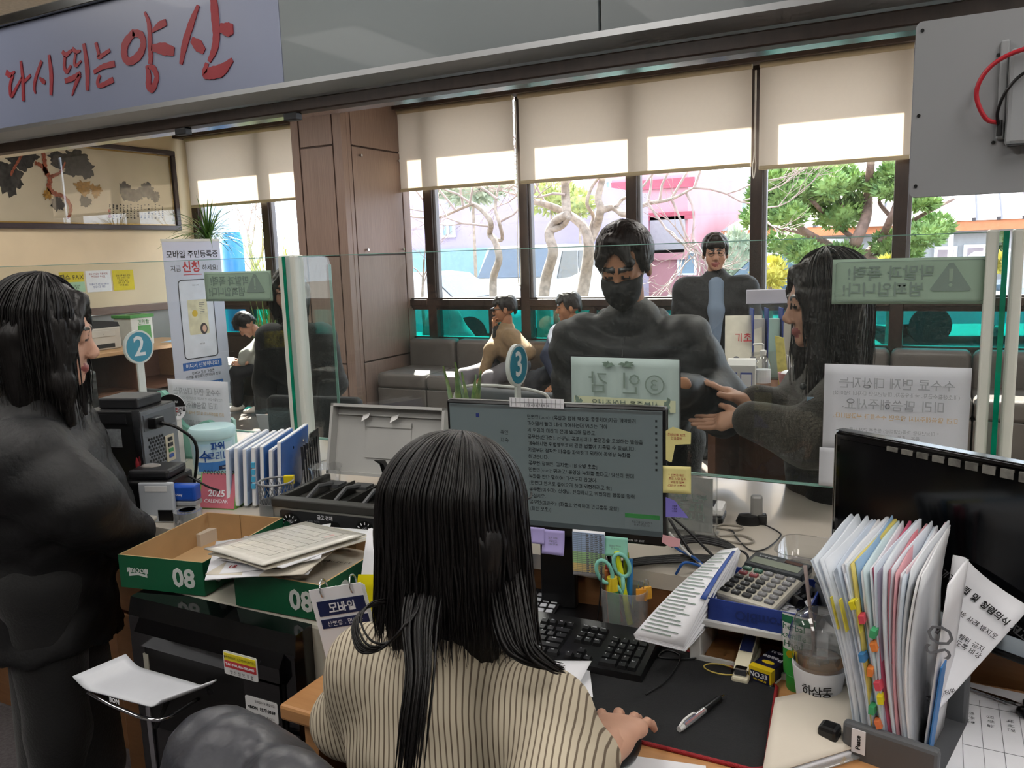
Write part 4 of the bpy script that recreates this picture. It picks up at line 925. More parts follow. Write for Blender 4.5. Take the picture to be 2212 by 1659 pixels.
hd = MB(); hd.prism([(.055+.045*math.cos(t_*.4), .875+.06*math.sin(t_*.4)) for t_ in range(16)], .0005, 'x', .002); hd.build('portrait_hair', mat('portrait_hair', '#4a4346', .6), bn)
MB().prism([(.062+.026*math.cos(t_*.4), .875+.036*math.sin(t_*.4)) for t_ in range(16)], .0005, 'x', .0027).build('portrait_face', mat('portrait_face', '#d9b09a', .6), bn)
for z_, s_ in ((.50, '어디서 신청하나요?'), (.275, '어떻게 신청하나요?')):
    MB().box(0, .001, -.24, .24, z_-.04, z_+.04).build('blue_bar', m_bb, bn); text(s_, .052, m_paper, bn, (.0014, 0, z_), RX, bold=.012, fine=True)
text('정부24 또는 가까운\n읍면동 행정복지센터에서 신청', .034, m_ink, bn, (.001, 0, .405), RX); text('신분증을 지참하여\n주민센터 방문', .034, m_ink, bn, (.001, .08, .19), RX); text('모바일 신분증', .026, m_ink, bn, (.001, .19, .07), RX)
MB().prism([(.07+.02*math.cos(t_*.52), .07+.02*math.sin(t_*.52)) for t_ in range(6)]+[(.05, .07)], .0005, 'x', .0008).build('emblem_red', m_rd, bn); MB().prism([(.07+.02*math.cos(3.1+t_*.52), .066+.02*math.sin(3.1+t_*.52)) for t_ in range(7)], .0005, 'x', .0008).build('emblem_blue', m_bb, bn)
text('모바일 신분증', .014, m_grey_ink, bn, (.0022, 0, 1.33), RX); text('확인 완료', .016, m_grey_ink, bn, (.0022, .02, .72), RX)
b = MB(); r = random.Random(2)
for k in range(7): b.box(.002, .0026, .02+.012*0, .02+r.uniform(.03, .07), 1.14-.018*k, 1.146-.018*k)
b.build('card_print', m_grey_ink, bn)

# dracaena palm behind the banner
pp = (-7.05, 4.52, 0); dr = thing('dracaena_plant', 'spiky dracaena palm rising behind the standing banner', 'plant', pp)
MB().lathe([(.16, 0), (.2, .05), (.22, .38), (.205, .4), (.19, .36), (.0, .36)], 24).build('pot', mat('pot_white', '#d2d0cb', .4), dr, 40)
MB().tube(curve_pts([(0, 0, .34), (.02, 0, .8), (-.01, .01, 1.3), (0, 0, 1.78)], 6), .03, 8).build('stem', mat('cane_bark', '#8a7558', .9, bump=.4), dr, True)
b = MB(); r = random.Random(12)
for i in range(95):
    a = r.uniform(0, 2*PI); el = r.uniform(.05, 1.35); L = r.uniform(.42, .62)*(1.0 if el > .5 else 1.05); w = .011
    base = Vector((0, 0, 1.74+r.uniform(0, .14))); d = Vector((math.cos(a)*math.cos(el), math.sin(a)*math.cos(el), math.sin(el))); sd_ = Vector((-math.sin(a), math.cos(a), 0)); V = []; N = 6
    for k in range(N+1):
        t = k/N; p_ = base+d*L*t+Vector((0, 0, -1))*(L*.62*t*t*math.cos(el)); ww = w*(1-t)**.6*(1 if k else .6); V += [p_-sd_*ww, p_+Vector((0, 0, .003)), p_+sd_*ww]
    b.add(V, [q for k in range(N) for q in ((3*k, 3*k+1, 3*k+4, 3*k+3), (3*k+1, 3*k+2, 3*k+5, 3*k+4))])
b.build('leaves', mat('dracaena_leaf', '#3f6a2c', .45, var=0, col2='#5f8a3c'), dr, True)
# snake plants by the reading man
def snake_plant(label, loc, n, H, seed, pot=True, sc_=1.0):
    t = thing('snake_plant', label, 'plant', loc, 0, 'snake plants in the lobby'); r = random.Random(seed)
    for i in range(n):
        a = r.uniform(0, 2*PI); h = H*r.uniform(.7, 1.05); o = Vector((r.uniform(-.09, .09), r.uniform(-.06, .06), .24))*sc_; tl = Vector((math.cos(a)*.16, math.sin(a)*.16, 1)); sd_ = Vector((math.cos(a+1.3), math.sin(a+1.3), 0)); V = []; N = 6
        for k in range(N+1):
            u = k/N; p_ = o+tl*h*u; ww = .026*sc_*math.sin(PI*(.18+.82*u)**1.0)*(1-u**6)+.001; tn = sd_.cross(tl).normalized()*.006; V += [p_-sd_*ww, p_+tn, p_+sd_*ww]
        b = MB().add(V, [q for k in range(N) for q in ((3*k, 3*k+1, 3*k+4, 3*k+3), (3*k+1, 3*k+2, 3*k+5, 3*k+4))]); b.build('leaf', mat('snake_leaf', '#4a7040', .4, var=0, scale=40, col2='#8fa35a'), t, True)
    MB().lathe([(.12*sc_, 0), (.14*sc_, .04), (.15*sc_, .24*sc_), (.135*sc_, .26*sc_), (.0, .23*sc_)], 20).build('pot', mat('pot_grey', '#9fa3a4', .4), t, 40)
    return t
snake_plant('snake plant behind the man reading his phone', (-6.62, 4.80, .0), 11, .95, 3)
snake_plant('second snake plant right of the standing banner near the window', (-6.15, 4.84, .0), 9, .9, 6)
t = snake_plant('small snake plant leaves peeping above the monitor', (-1.34, .26, CT), 6, .20, 9, sc_=.55)
# white round stool
st = thing('round_stool', 'white round stool under the man reading his phone', 'stool', (-6.02, 4.40, 0))
MB().lathe([(.14, 0), (.18, .03), (.2, .25), (.21, .38), (.0, .38)], 28).build('base', mat('stool_white', '#c9cccd', .4), st, 40); MB().lathe([(.21, .38), (.215, .40), (.2, .44), (.0, .45)], 28).build('cushion', mat('stool_pad', '#b9bcbd', .5), st, 40)

# visitor chairs at the counter
m_chair = mat('chair_black_mesh', '#1d1f22', .75, var=.1, scale=60, bump=.2, bscale=300)
def chair(label, loc, rz, m, rim=None, w=.25):
    t = thing('visitor_chair', label, 'chair', loc, rz, 'visitor chairs at the counter')
    s_ = Soft(.02).box((0, .23, .82), (w, .032, .21), rd=.03); soft_obj('backrest', s_, .016, m, t)
    s_ = Soft(.02).box((0, 0, .46), (.25, .24, .035), rd=.03); soft_obj('seat', s_, .018, m, t)
    MB().tube(curve_pts([(0, .26, .75), (0, .29, .55), (0, .2, .43), (0, .05, .42)], 6), .02, 8).build('back_stem', m_dark, t, True)
    MB().cyl((0, 0, .1), (0, 0, .43), .025, n=12).build('gas_lift', m_chrome, t, 30)
    for k in range(5):
        a = 2*PI*k/5+.3; MB().tube([(0, 0, .11), (math.cos(a)*.28, math.sin(a)*.28, .06)], [.022, .014], 8).ell((math.cos(a)*.28, math.sin(a)*.28, .03), (.03, .03, .03), 10, 6).build('leg', m_dark, t, True)
    for s2 in (-1, 1):
        MB().tube(curve_pts([(s2*.24, .16, .45), (s2*.29, .14, .52), (s2*.29, .12, .64), (s2*.29, -.02, .66), (s2*.29, -.14, .65)], 5), .012, 8).build('armrest', m_chrome if rim is None else m_dark, t, True)
    if rim is not None:
        MB().tube(curve_pts([(-w, .2, .85), (-w+.02, .2, 1.0), (-w+.08, .2, 1.035), (0, .2, 1.045), (w-.08, .2, 1.035), (w-.02, .2, 1.0), (w, .2, .85)], 6), .006, 6).build('white_piping', rim, t, True)
    return t
chair('black visitor chair behind the first glass post', (-2.50, .66, -.10), .15, m_chair)
chair('black visitor chair with chrome armrest behind the left notice sheet', (-3.35, .60, -.1), .1, m_chair)
chair('grey visitor chair with white piping behind the number three sign', (-1.50, .55, 0), -.1, mat('chair_grey', '#4c5056', .6, var=.08), m_white, .24)

# leaflet table in the middle of the lobby
KZ = .80
kt = thing('leaflet_table', 'brown lobby table holding leaflets and hand sanitiser', 'table', (-.62, 2.62, 0))
MB().cbox(-.45, .5, -.35, .35, KZ-.06, KZ, .006).build('table_top', m_umber, kt)
for sx_ in (-1, 1): MB().box(sx_*.42-.02, sx_*.42+.02, -.32, .32, 0, KZ-.06).build('side_board', m_umber, kt)
MB().box(-.42, .42, .28, .31, .1, KZ-.06).build('back_board', m_umber, kt)
m_acr = glass('clear_acrylic', (.96, .97, .97), refl=1.6, add=.05)
ra = thing('leaflet_rack', 'clear acrylic leaflet rack with blue spines on the lobby table', 'rack', (-.77, 2.78, KZ), .35)
for k in range(5): MB().box(-.16+.08*k-.003, -.16+.08*k+.003, -.06, .06, 0, .40).build('divider', mat('blue_spine', '#2c3f8c', .4), ra)
MB().box(-.17, .17, -.068, -.06, 0, .16).build('front_lip', m_acr, ra); MB().box(-.17, .17, .06, .066, 0, .48).build('back_sheet', m_acr, ra); MB().box(-.17, .17, -.066, .066, 0, .006).build('base', m_acr, ra)
MB().cbox(-.18, .18, .05, .075, .42, .50, .003).build('header', mat('rack_header', '#b9b6c2', .4), ra)
for k, c in enumerate(('#d2d0cc', '#bcdccf', '#d9d3c2', '#c9c5d0')): MB().box(-.152+.08*k, -.152+.08*k+.062, -.02, .02, .01, .34).build('leaflets', mat('leaflet_%d' % k, c, .7), ra)
ps = thing('poster_stand', 'small tilted poster stand left of the leaflet rack', 'poster', (-.94, 2.62, KZ), .25)
MB().add([(-.1, 0, 0), (.1, 0, 0), (.1, .1, .36), (-.1, .1, .36), (-.1, .004, 0), (.1, .004, 0), (.1, .104, .36), (-.1, .104, .36)], [(0, 1, 2, 3), (7, 6, 5, 4), (0, 4, 5, 1), (1, 5, 6, 2), (2, 6, 7, 3), (3, 7, 4, 0)]).build('board', mat('poster_cream', '#d9d4c4', .6, var=.08, scale=14), ps)
MB().box(-.1, .1, .1, .12, 0, .3).build('prop', m_white, ps)
tr_ = -1.2983
text('기초', .05, m_rd, ps, (0, .05, .24), (1.3, 0, 0), bold=.01)
for sx_ in (-.04, .05): MB().ell((sx_, .015, .11), (.022, .004, .03), 10, 6).ell((sx_, .01, .06), (.035, .004, .03), 10, 6).build('figure_print', mat('poster_grey', '#77787e', .7), ps)
sb = thing('sanitiser_bottle', 'clear pump bottle of hand sanitiser behind the white carton', 'bottle', (-.80, 2.42, KZ))
MB().lathe([(.035, 0), (.042, .01), (.042, .12), (.03, .155), (.014, .17), (.014, .18)], 20).build('bottle', glass('bottle_plastic', (.93, .95, .96), refl=1.8, add=.12), sb, 40)
MB().lathe([(.016, .175), (.018, .19), (.018, .2), (.005, .205), (.005, .23)], 14).tube(curve_pts([(0, 0, .23), (-.01, -.005, .235), (-.05, -.01, .232)], 4), .006, 8).build('pump', m_white, sb, 40)
MB().lathe([(.0425, .03), (.0425, .10)], 20).build('label_band', mat('bottle_label', '#dfe4ea', .5), sb)
cb = thing('white_carton', 'white printed carton on the near edge of the lobby table', 'carton', (-.89, 2.33, KZ), .15)
MB().cbox(-.07, .07, -.05, .05, 0, .135, .004).build('box', m_white, cb); MB().prism([(-.05, .135), (.05, .135), (.03, .165), (-.03, .165)], .14, 'x', -.07).build('gable_top', m_white, cb)
MB().box(-.005, .055, -.0515, -.05, .02, .10).build('blue_panel', mat('carton_blue', '#5a68a8', .6), cb); MB().box(.0, .05, -.0525, -.0515, .025, .09).build('panel_print', m_paper, cb); MB().box(-.03, -.022, -.0515, -.05, .06, .10).build('blue_strip', mat('carton_blue', '#5a68a8'), cb)
pk = thing('pink_basket', 'small pink basket of wipes beside the sanitiser', 'basket', (-.66, 2.40, KZ)); MB().lathe([(.045, 0), (.06, .09), (.057, .09), (.043, .006), (0, .006)], 18).build('basket', mat('pink_plastic', '#c28f92', .5), pk, 40); MB().ell((0, 0, .085), (.045, .045, .02), 12, 6).build('wipes', m_paper, pk, True)
gl = thing('brush_bundle', 'bundle of dark green sticks in a holder on the lobby table', 'sticks', (-.60, 2.62, KZ)); 
MB().lathe([(.05, 0), (.055, .16), (.052, .16), (.046, .006), (0, .006)], 18).build('holder', m_acr, gl, 40)
for k in range(14): a = k*2.4; rr_ = .035*math.sqrt(k/14); MB().cyl((rr_*math.cos(a), rr_*math.sin(a), .01), (rr_*1.3*math.cos(a), rr_*1.3*math.sin(a), .33+.01*(k % 3)), .006, n=6).build('stick', mat('dark_green_stick', '#1f3a30', .5), gl)
yl = thing('yellow_packet', 'yellow paper packet leaning in front of the green sticks', 'packet', (-.70, 2.50, KZ)); MB().prism([(-.03, 0), (.02, 0), (-.01, .26), (-.055, .27)], .012, 'y', 0).build('packet', mat('pale_yellow_packet', '#cfc46c', .6, var=.2, scale=30), yl); MB().prism([(.03, 0), (.05, 0), (.02, .16), (.005, .17)], .01, 'y', .01).build('white_strip', m_paper, yl)
bgm = thing('plastic_bag', 'crumpled clear plastic bag at the lobby table right end', 'bag', (-.45, 2.45, KZ)); soft_obj('film', Soft(.03).ell((0, 0, .09), (.09, .07, .10)).ell((.03, 0, .18), (.05, .04, .08)), .015, glass('bag_film', (.9, .95, .95), refl=2.5, add=.25), bgm, disp=lambda X, Y, Z: .008*np.sin(X*120)*np.sin(Z*90+Y*50))

# back of the display hung over the counter
tv = thing('hanging_display', 'white back of a display hung above the counter with cables', 'display', (-.06, -.07, 1.64))
MB().prism(rrect(.64, .345, .012, 4, .32, .17), .035, 'y', 0).build('back_cover', mat('display_back', '#8b8d90', .45, var=.03, scale=3), tv, 40)
MB().cbox(.165, .64, -.03, 0, .085, .265, .008).build('electronics_box', mat('display_box', '#94979a', .45), tv); MB().box(.17, .64, -.031, -.02, .083, .086).build('vent_strip', m_dark, tv)
MB().cbox(.150, .165, -.012, 0, .10, .285, .003).build('port_strip', mat('port_strip', '#8f9294', .5), tv)
for (x_, z_) in ((.012, .325), (.012, .16), (.012, .02), (.147, .26), (.147, .095), (.23, .02)): MB().cyl((x_, -.002, z_), (x_, .003, z_), .0035, n=10).build('screw', m_black, tv)
MB().tube(curve_pts([(.158, -.015, .13), (.13, -.03, .14), (.112, -.035, .19), (.135, -.04, .235), (.19, -.045, .258), (.28, -.045, .262), (.42, -.04, .25)], 8), .0045, 8).build('red_cable', mat('red_cable', '#b01f2e', .4), tv, True)
MB().tube(curve_pts([(.155, -.02, .12), (.15, -.03, .15), (.165, -.04, .19), (.2, -.04, .22), (.28, -.045, .235)], 8), .003, 8).build('black_cable', m_black, tv, True); MB().cyl((.155, -.02, .105), (.155, -.02, .135), .005, n=10).build('plug', m_black, tv)
MB().box(.3, .34, .035, .06, .05, .3).box(.3, .34, .04, .06, .3, .42).build('hanger', m_dark, tv)

# number signs on the counter
def number_sign(lb, loc, s_, stick):
    t = thing('number_sign', lb, 'sign', loc); m_t = mat('sign_teal', '#1d86a3', .4, var=0)
    MB().cyl((-.006, 0, 0), (.006, 0, 0), .063, n=40).build('disc', m_white, t, 30); MB().cyl((-.0068, 0, 0), (.0068, 0, 0), .056, n=40).build('teal_face', m_t, t, 30)
    text(s_, .105, m_paper, t, (.0074, -.001, 0), RX, 'numeral', bold=.012); MB().box(-.004, .004, -.014, .014, -stick, -.055).build('stick', m_white, t); MB().cbox(-.02, .02, -.03, .03, -stick, -stick+.008, .003).build('foot', m_white, t)
number_sign('round teal sign with the number two beside the standing woman', (-2.66, .02+.06, 1.247), '2', 1.247-CT); number_sign('round teal sign with the number three above the monitor', (-1.11, .17, 1.218), '3', 1.218-CT)

# sheets fixed to the glass screens
def glass_sheet(label, x0, x1, z0, z1, m, name='paper_notice', y=-.0075, curl=0.0):
    t = thing(name, label, 'notice', ((x0+x1)/2, y, z0), 0, 'sheets on the glass'); w = (x1-x0)/2; h = z1-z0
    MB().sheet(lambda u, v: (-w+2*w*u, -.004*math.sin(PI*u)*curl-.012*curl*max(0, (.15-v)/.15)**2, h*v), 8, 8, .0008).build('sheet', m, t, True); return t, w, h
m_tp = translucent('notice_paper', '#dfe1e6', .35); m_mint = translucent('mint_panel', '#a9bfae', .30); m_mirror = mat('showthrough_ink', '#9b9fa4', .8, var=0); m_mgrey = mat('mint_dark_print', '#76887f', .7, var=0)
def warn(lb, x0, x1, z0, z1):
    t, w, h = glass_sheet(lb, x0, x1, z0, z1, m_mint, 'warning_panel')
    text('막말과 폭력!', .034, m_mgrey, t, (-.035, -.001, h*.66), mirror=True, bold=.012, fine=True); text('범죄입니다!', .034, m_mgrey, t, (-.05, -.001, h*.30), mirror=True, bold=.012, fine=True)
    tri = [(w-.105, .028), (w-.035, .028), (w-.031, .032), (w-.066, .088), (w-.074, .088), (w-.109, .032)]
    MB().prism(tri, .0005, 'y', -.0012).build('triangle', m_mgrey, t); MB().prism([(w-.074, .075), (w-.066, .075), (w-.067, .048), (w-.073, .048)], .0005, 'y', -.0018).prism([(w-.07+.004*math.cos(k), .041+.004*math.sin(k)) for k in range(6)], .0005, 'y', -.0018).build('exclamation', m_mint, t)
    o = rrect(2*w-.012, h-.012, .008, 4, 0, h/2); i_ = rrect(2*w-.014, h-.014, .007, 4, 0, h/2); n = len(o)
    MB().add([(a_, -.0014, c) for a_, c in o]+[(a_, -.0014, c) for a_, c in i_], [(k, n+k, n+(k+1) % n, (k+1) % n) for k in range(n)]).build('border_line', m_mgrey, t)
warn('mint warning panel with triangle on the right glass screen', -.211, .096, 1.412, 1.512); warn('mint warning panel with triangle on the left glass screen', -2.187, -1.89, 1.423, 1.52)
t, w, h = glass_sheet('white handwritten-size fee notice sheet on the right glass', -.222, .075, 1.073, 1.275, m_tp)
t['label'] = 'upper white fee notice on the right glass, lettering showing through'
def fee(t, h, k=1.0):
    text('수수료 면제 대상자는', .026*k, m_mirror, t, (0, -.0065, h*.80), mirror=True); text('(기초생활수급자, 국가유공자, 미성년자만 다자녀 2명이상)', .0105*k, m_mirror, t, (0, -.0065, h*.68), mirror=True)
    text('미리 말씀해주세요.', .026*k, m_mirror, t, (-.005, -.0065, h*.56), mirror=True); text('미리 말씀해주시지 않으면 수수료가 부과됩니다.', .0125*k, mat('orange_print', '#c9a978', .8, var=0), t, (0, -.0065, h*.42), mirror=True)
    text('※ 미성년자만 가족(2명이상) 등초본 면제 서류\n등본   초본   전입세대열람\n주민등록 등 재발급비(첫 추가는 제외)만 면제', .0095*k, m_mirror, t, (0, -.0065, h*.2), mirror=True, line=1.2)
fee(t, h)
t, w, h = glass_sheet('lower white certificate sheet on the right glass behind the black monitor', -.228, .070, .985, 1.078, m_tp); t.location.y = -.0095
text('인감증명서 관인', .026, m_mirror, t, (.03, -.0065, h*.62), mirror=True)
t, w, h = glass_sheet('curled white fee notice sheet on the left glass by the banner', -2.415, -2.122, .952, 1.150, m_tp, curl=1.0); fee(t, h, .97)
t, w, h = glass_sheet('pale sheet marked three on the middle glass before the masked man', -.857, -.563, 1.081, 1.274, mat('three_sheet_mint', '#a9bcb8', .6, var=.03)); t.location.y = -.009
for nm, pr_ in (('sheet_rim', 1),): MB().box(-w-.003, w+.003, .0015, .003, -.003, h+.003).build('backing_card', m_dark, t)
text('③', .062, m_mgrey, t, (.085, -.0065, h*.64), mirror=True, fine=True); text('인', .062, m_mgrey, t, (.022, -.0065, h*.64), mirror=True, fine=True); text('감', .062, m_mgrey, t, (-.068, -.0065, h*.64), mirror=True, fine=True); MB().box(-w+.01, w-.008, -.0058, -.005, h*.30, h*.46).build('highlighter_band', mat('pale_highlighter', '#bfc6a6', .7, var=.05), t); text('신분증을 보여주세요.', .021, m_mgrey, t, (0, -.0068, h*.38), mirror=True)
for k, (x_, z_, a_) in enumerate(((-.125, .07, .012), (.118, .075, .010), (.0, .012, .014), (.01, .178, .016), (-.04, .176, .012))):
    b = MB(); blob(b, 0, 0, a_*(1.2 if k > 1 else .8), .007 if k > 1 else .02, k+70, 0, .5, 24); o = b.build('tape_remnant', mat('tape_residue', '#6f8478', .6, var=.3, scale=80), t, False, (x_, -.0062, z_), (0, 0, PI/2))
# ================================================================== CLERK'S STATION
m_scr_g = mat('screen_bezel', '#101113', .3)
# --- monitor
ANG = math.radians(6)
mr_ = Vector(PD(1440, 880, 1.62)); MW, MH = .482, .290
u_ = Vector((math.cos(ANG), math.sin(ANG), 0))
ml = mr_-u_*MW; zt_ = mr_.z; zb_ = zt_-MH
mc = (mr_+ml)/2
mo = thing('monitor', 'wide desktop monitor with a grey text document and sticky notes', 'monitor', (mc.x, mc.y, DT), ANG)
z1 = zt_-DT; z0 = zb_-DT; hw = MW/2
MB().cbox(-hw, hw, -.002, .022, z0, z1, .006).build('bezel', m_scr_g, mo)
MB().cbox(-hw+.06, hw-.06, .02, .045, z0+.04, z1-.05, .01).build('rear_housing', m_dark, mo)
m_scr = mat('lit_screen', '#4b5354', .35, var=.02, scale=3, emit='#525b5b', estr=.42)
MB().box(-hw+.008, hw-.008, -.0035, -.0015, z0+.022, z1-.008).build('screen', m_scr, mo)
MB().cbox(-.04, .04, .015, .04, .012, z0+.1, .006).build('neck', m_black, mo); MB().cbox(-.13, .11, -.11, .055, 0, .012, .006).build('stand_base', m_black, mo)
m_doc = mat('document_ink', '#22292b', .7, var=0); y_ = -.0042
lines = ['민원인(○○○): (욕설과 함께 책상을 쿵쿵치며)지금 계약하러', '가야돼서 빨리 내려 가야하는데 뭐라는 거야', '의 위임이 머리기 전에 발급해 달라고', '공무원(신가현): 선생님, 공포심이나 불안감을 조성하는 말씀을', '계속하시면 위법행위로서 관련 법률에 저촉될 수 있습니다.', '지금부터 정확한 내용을 파악하기 위하여 동영상 녹화를', '하겠습니다.', '공무원(정혜인, 김지윤): 【비상벨 호출】', '민원인(○○○): 뭐라고? 동영상 녹화를 한다고? 당신이 뭔데', '녹화를 한단 말이야? 가만두지 않겠어.', '【민원대 안으로 들어오려 하며 위협하려고 함】', '공무원(이수미): 선생님, 진정하시고 위협적인 행동을 멈춰', '주십시오.', '공무원(김은주): 【파출소 연락하며 긴급출동 요청】', '(피신 보호)】']
for i, s_ in enumerate(lines): text(s_, .0094, m_doc, mo, (-.052, y_, z1-.030-.0143*i), align='LEFT', bold=.012)
text('폭언\n지속', .0105, m_doc, mo, (-.105, y_, z1-.075), line=1.4)
MB().box(-hw+.008, hw-.008, y_-.0004, y_+.0006, z0+.022, z0+.033).build('taskbar', mat('taskbar', '#3b4346', .5, emit='#30383a', estr=.3), mo)
MB().box(hw-.085, hw-.014, y_-.0004, y_+.0006, z0+.058, z0+.067).build('popup_header', mat('popup_green', '#2f6a3a', .5, emit='#1f5a2a', estr=.3), mo); MB().box(hw-.085, hw-.014, y_-.0004, y_+.0003, z0+.036, z0+.058).build('popup', mat('popup_body', '#5a6263', .5, emit='#4a5253', estr=.35), mo); text('프로그램 업데이트가\n완료되었습니다', .005, m_doc, mo, (hw-.05, y_-.0006, z0+.047))
MB().box(-.17, -.163, y_-.0004, y_+.0006, z1-.036, z1-.028).build('blue_icon', mat('icon_blue', '#27357a', .5), mo)
for i in range(9): MB().box(hw-.022, hw-.018, y_-.0003, y_+.0004, z1-.03-.0125*i, z1-.0255-.0125*i).build('side_icon', m_doc, mo)
MB().box(-hw+.01, hw-.01, y_-.0003, y_+.0004, z1-.0145, z1-.009).build('title_strip', mat('title_strip', '#596163', .5), mo)
text('alphastone', .011, mat('logo_grey', '#b5b8ba', .5, var=0), mo, (-.045, -.003, z0+.011))
text('MENU  DOWN  UP  EXIT', .0055, mat('logo_grey', '#b5b8ba'), mo, (.165, -.003, z0+.009))
# sticky notes on the monitor (each can be peeled off)
def sticky(label, x, z, w, h, m, lines_, fold=0.0, rot=0.0, y=-.0055, ink=None, yaw=0.0, poly=None, name='sticky_note'):
    p = mo.matrix_basis @ Vector((x, y, z))
    t = thing(name, label, 'note', p, 0, 'sticky notes on the monitor', rot=(0, rot, ANG+yaw))
    if poly: MB().prism(poly, .0006, 'y', -.0003).build('paper', m, t)
    else: MB().sheet(lambda u, v: (-w/2+w*u, -fold*(1-v)**2*(1+.3*u), -h+h*v), 5, 7, .0005).build('paper', m, t, True)
    if lines_: text(lines_, h*.10, ink or m_grey_ink, t, (0, -fold*.35-.0012, -h*.52), line=1.15)
    return t
m_lil = mat('lilac_note', '#a99fd6', .7); m_mnt = mat('mint_note', '#8fcdb9', .7); m_ylw = mat('yellow_note', '#d9d08c', .7); m_vio = mat('violet_note', '#7a72c4', .7); m_rin = mat('red_ink', '#a8343a', .7, var=0)
sticky('lilac sticky note under the monitor left of the colour table', -.0, z0+.016, .05, .052, m_lil, '보안 USB\n비밀번호\n010-2738\n-7790', .008); sticky('lilac sticky note mostly hidden by the clerk hair', -.036, z0+.018, .032, .035, m_lil, '', .004)
sticky('mint sticky note under the right part of the monitor', .135, z0+.014, .052, .042, m_mnt, '담당자 연락처\n안내 055)', .003)
t = sticky('small colour-banded code table hanging below the monitor', .078, z0+.022, .07, .10, m_paper, '', .002, name='code_table', yaw=0)
for k, (c, a_, b_) in enumerate((('#9fb6d6', .0, .47), ('#9fc98f', .47, .76), ('#d8c07e', .76, .96))):
    MB().box(-.035, .035, -.0034, -.0028, -.094+.09*(1-b_), -.094+.09*(1-a_)).build('colour_band', mat('band_%d' % k, c, .7), t)
g = MB()
for k in range(22): g.box(-.034, .034, -.0037, -.0034, -.092+.0041*k, -.0915+.0041*k)
for k in range(8): g.box(-.034+.0095*k, -.0337+.0095*k, -.0037, -.0034, -.093, -.004)
g.build('table_rules', m_grey_ink, t); r = random.Random(6); g = MB()
for k in range(21):
    for j in range(3, 7): g.box(-.033+.0095*j, -.0265+.0095*j-.002*r.random(), -.0039, -.0036, -.0912+.0041*k, -.0892+.0041*k)
g.build('table_figures', m_grey_ink, t)
xr = hw+.012
sticky('yellow arrow-shaped note on the monitor right edge, uppermost', xr+.008, z1-.045, .05, .07, m_ylw, '', 0, .03, -.0, poly=[(-.026, -.03), (-.026, -.006), (-.008, .006), (.028, -.003), (.028, -.026), (-.002, -.03), (-.008, -.066), (-.012, -.066), (-.024, -.06)])
text('준비서류 체크\n인감증명', .006, m_rin, bpy.data.objects['sticky_note.003'], (0, -.0012, -.013))
sticky('yellow square note on the monitor right edge, second from top', xr+.008, z1-.118, .056, .055, m_ylw, '※ 신분증 확인\n· 본인 서명 필수\n· 위임장 첨부\n(대리인 신분증)', .004, -.02, -.002, m_rin); sticky('folded violet note low on the monitor right edge', xr+.004, z1-.185, .03, .04, m_vio, '1 등본\n2 초본\n3 제적', 0, 0, -.002, m_ink, poly=[(-.018, -.04), (-.018, .002), (.0, -.004), (.028, -.038), (.01, -.038)])
sticky('crumpled pink tag taped at the monitor lower right corner', hw+.01, z0+.02, .03, .018, mat('pink_note', '#d9a3a8', .7), '', .003, 0, -.004, poly=[(-.02, -.008), (-.018, .008), (-.004, .006), (.018, .002), (.016, -.014), (-.004, -.016)])
p = mo.matrix_basis @ Vector((-.03, -.001, z1-.004)); rl = thing('paper_ruler', 'white paper scale strip taped on the monitor top edge', 'ruler', p, 0, rot=(0, 0, ANG))
MB().box(-.06, .06, -.0055, -.0045, -.006, .014).build('strip', m_paper, rl); g = MB()
for k in range(12): g.box(-.056+.0098*k, -.0554+.0098*k, -.0062, -.0055, -.005, .013)
g.box(-.058, .058, -.0062, -.0055, .004, .0046); g.build('scale_marks', m_grey_ink, rl); text('1 2 3 4 5 6 7 8 9 10', .007, m_grey_ink, rl, (0, -.006, -.001))
# software box behind the keyboard
bx = thing('product_box', 'blue and green product box standing behind the monitor stand', 'box', (-.86, -.47, DT), .12)
MB().cbox(-.07, .07, -.02, .02, 0, .17, .003).build('carton', mat('carton_blue_dark', '#24508f', .4), bx); MB().prism([(-.07, 0), (.07, 0), (.07, .09), (.03, .03), (-.03, .0)], .001, 'y', -.0215).build('green_print', mat('carton_green', '#1f6a42', .4), bx)
MB().box(-.05, .07, -.0225, -.0205, .085, .093).build('pink_stripe', mat('magenta_print', '#c2347a', .4), bx); text('AhnLab V3', .018, m_paper, bx, (.035, -.023, .03)); text('Internet\nSecurity', .012, m_paper, bx, (-.02, -.0225, .06))
# --- mouse mat with red edge
def wedge(P, z0_, th): b = MB(); b.prism([(q[0], q[1]) for q in P], th, 'z', z0_); return b
mp = [(-.205, -.83), (-.222, -.60), (-.235, -.585), (-.50, -.50), (-.97, -.50), (-.97, -.82), (-.215, -.845)]
mt = thing('desk_mat', 'large black desk mat with stitched red edge', 'desk mat', (0, 0, DT))
mpo = [(-.198, -.835), (-.200, -.815), (-.222, -.592), (-.232, -.580), (-.46, -.505), (-.96, -.505), (-.97, -.515), (-.97, -.84), (-.96, -.85), (-.215, -.848)]
wedge(mpo, 0, .0035).build('mat_sheet', mat('mat_black', '#141518', .85, var=.1, scale=60, bump=.15, bscale=400), mt)
MB().tube([(x_, y2, .003) for x_, y2 in mpo], .0035, 8, closed=True).build('red_edge', mat('red_stitch', '#9a1620', .6, bump=.4, bscale=600), mt, True)
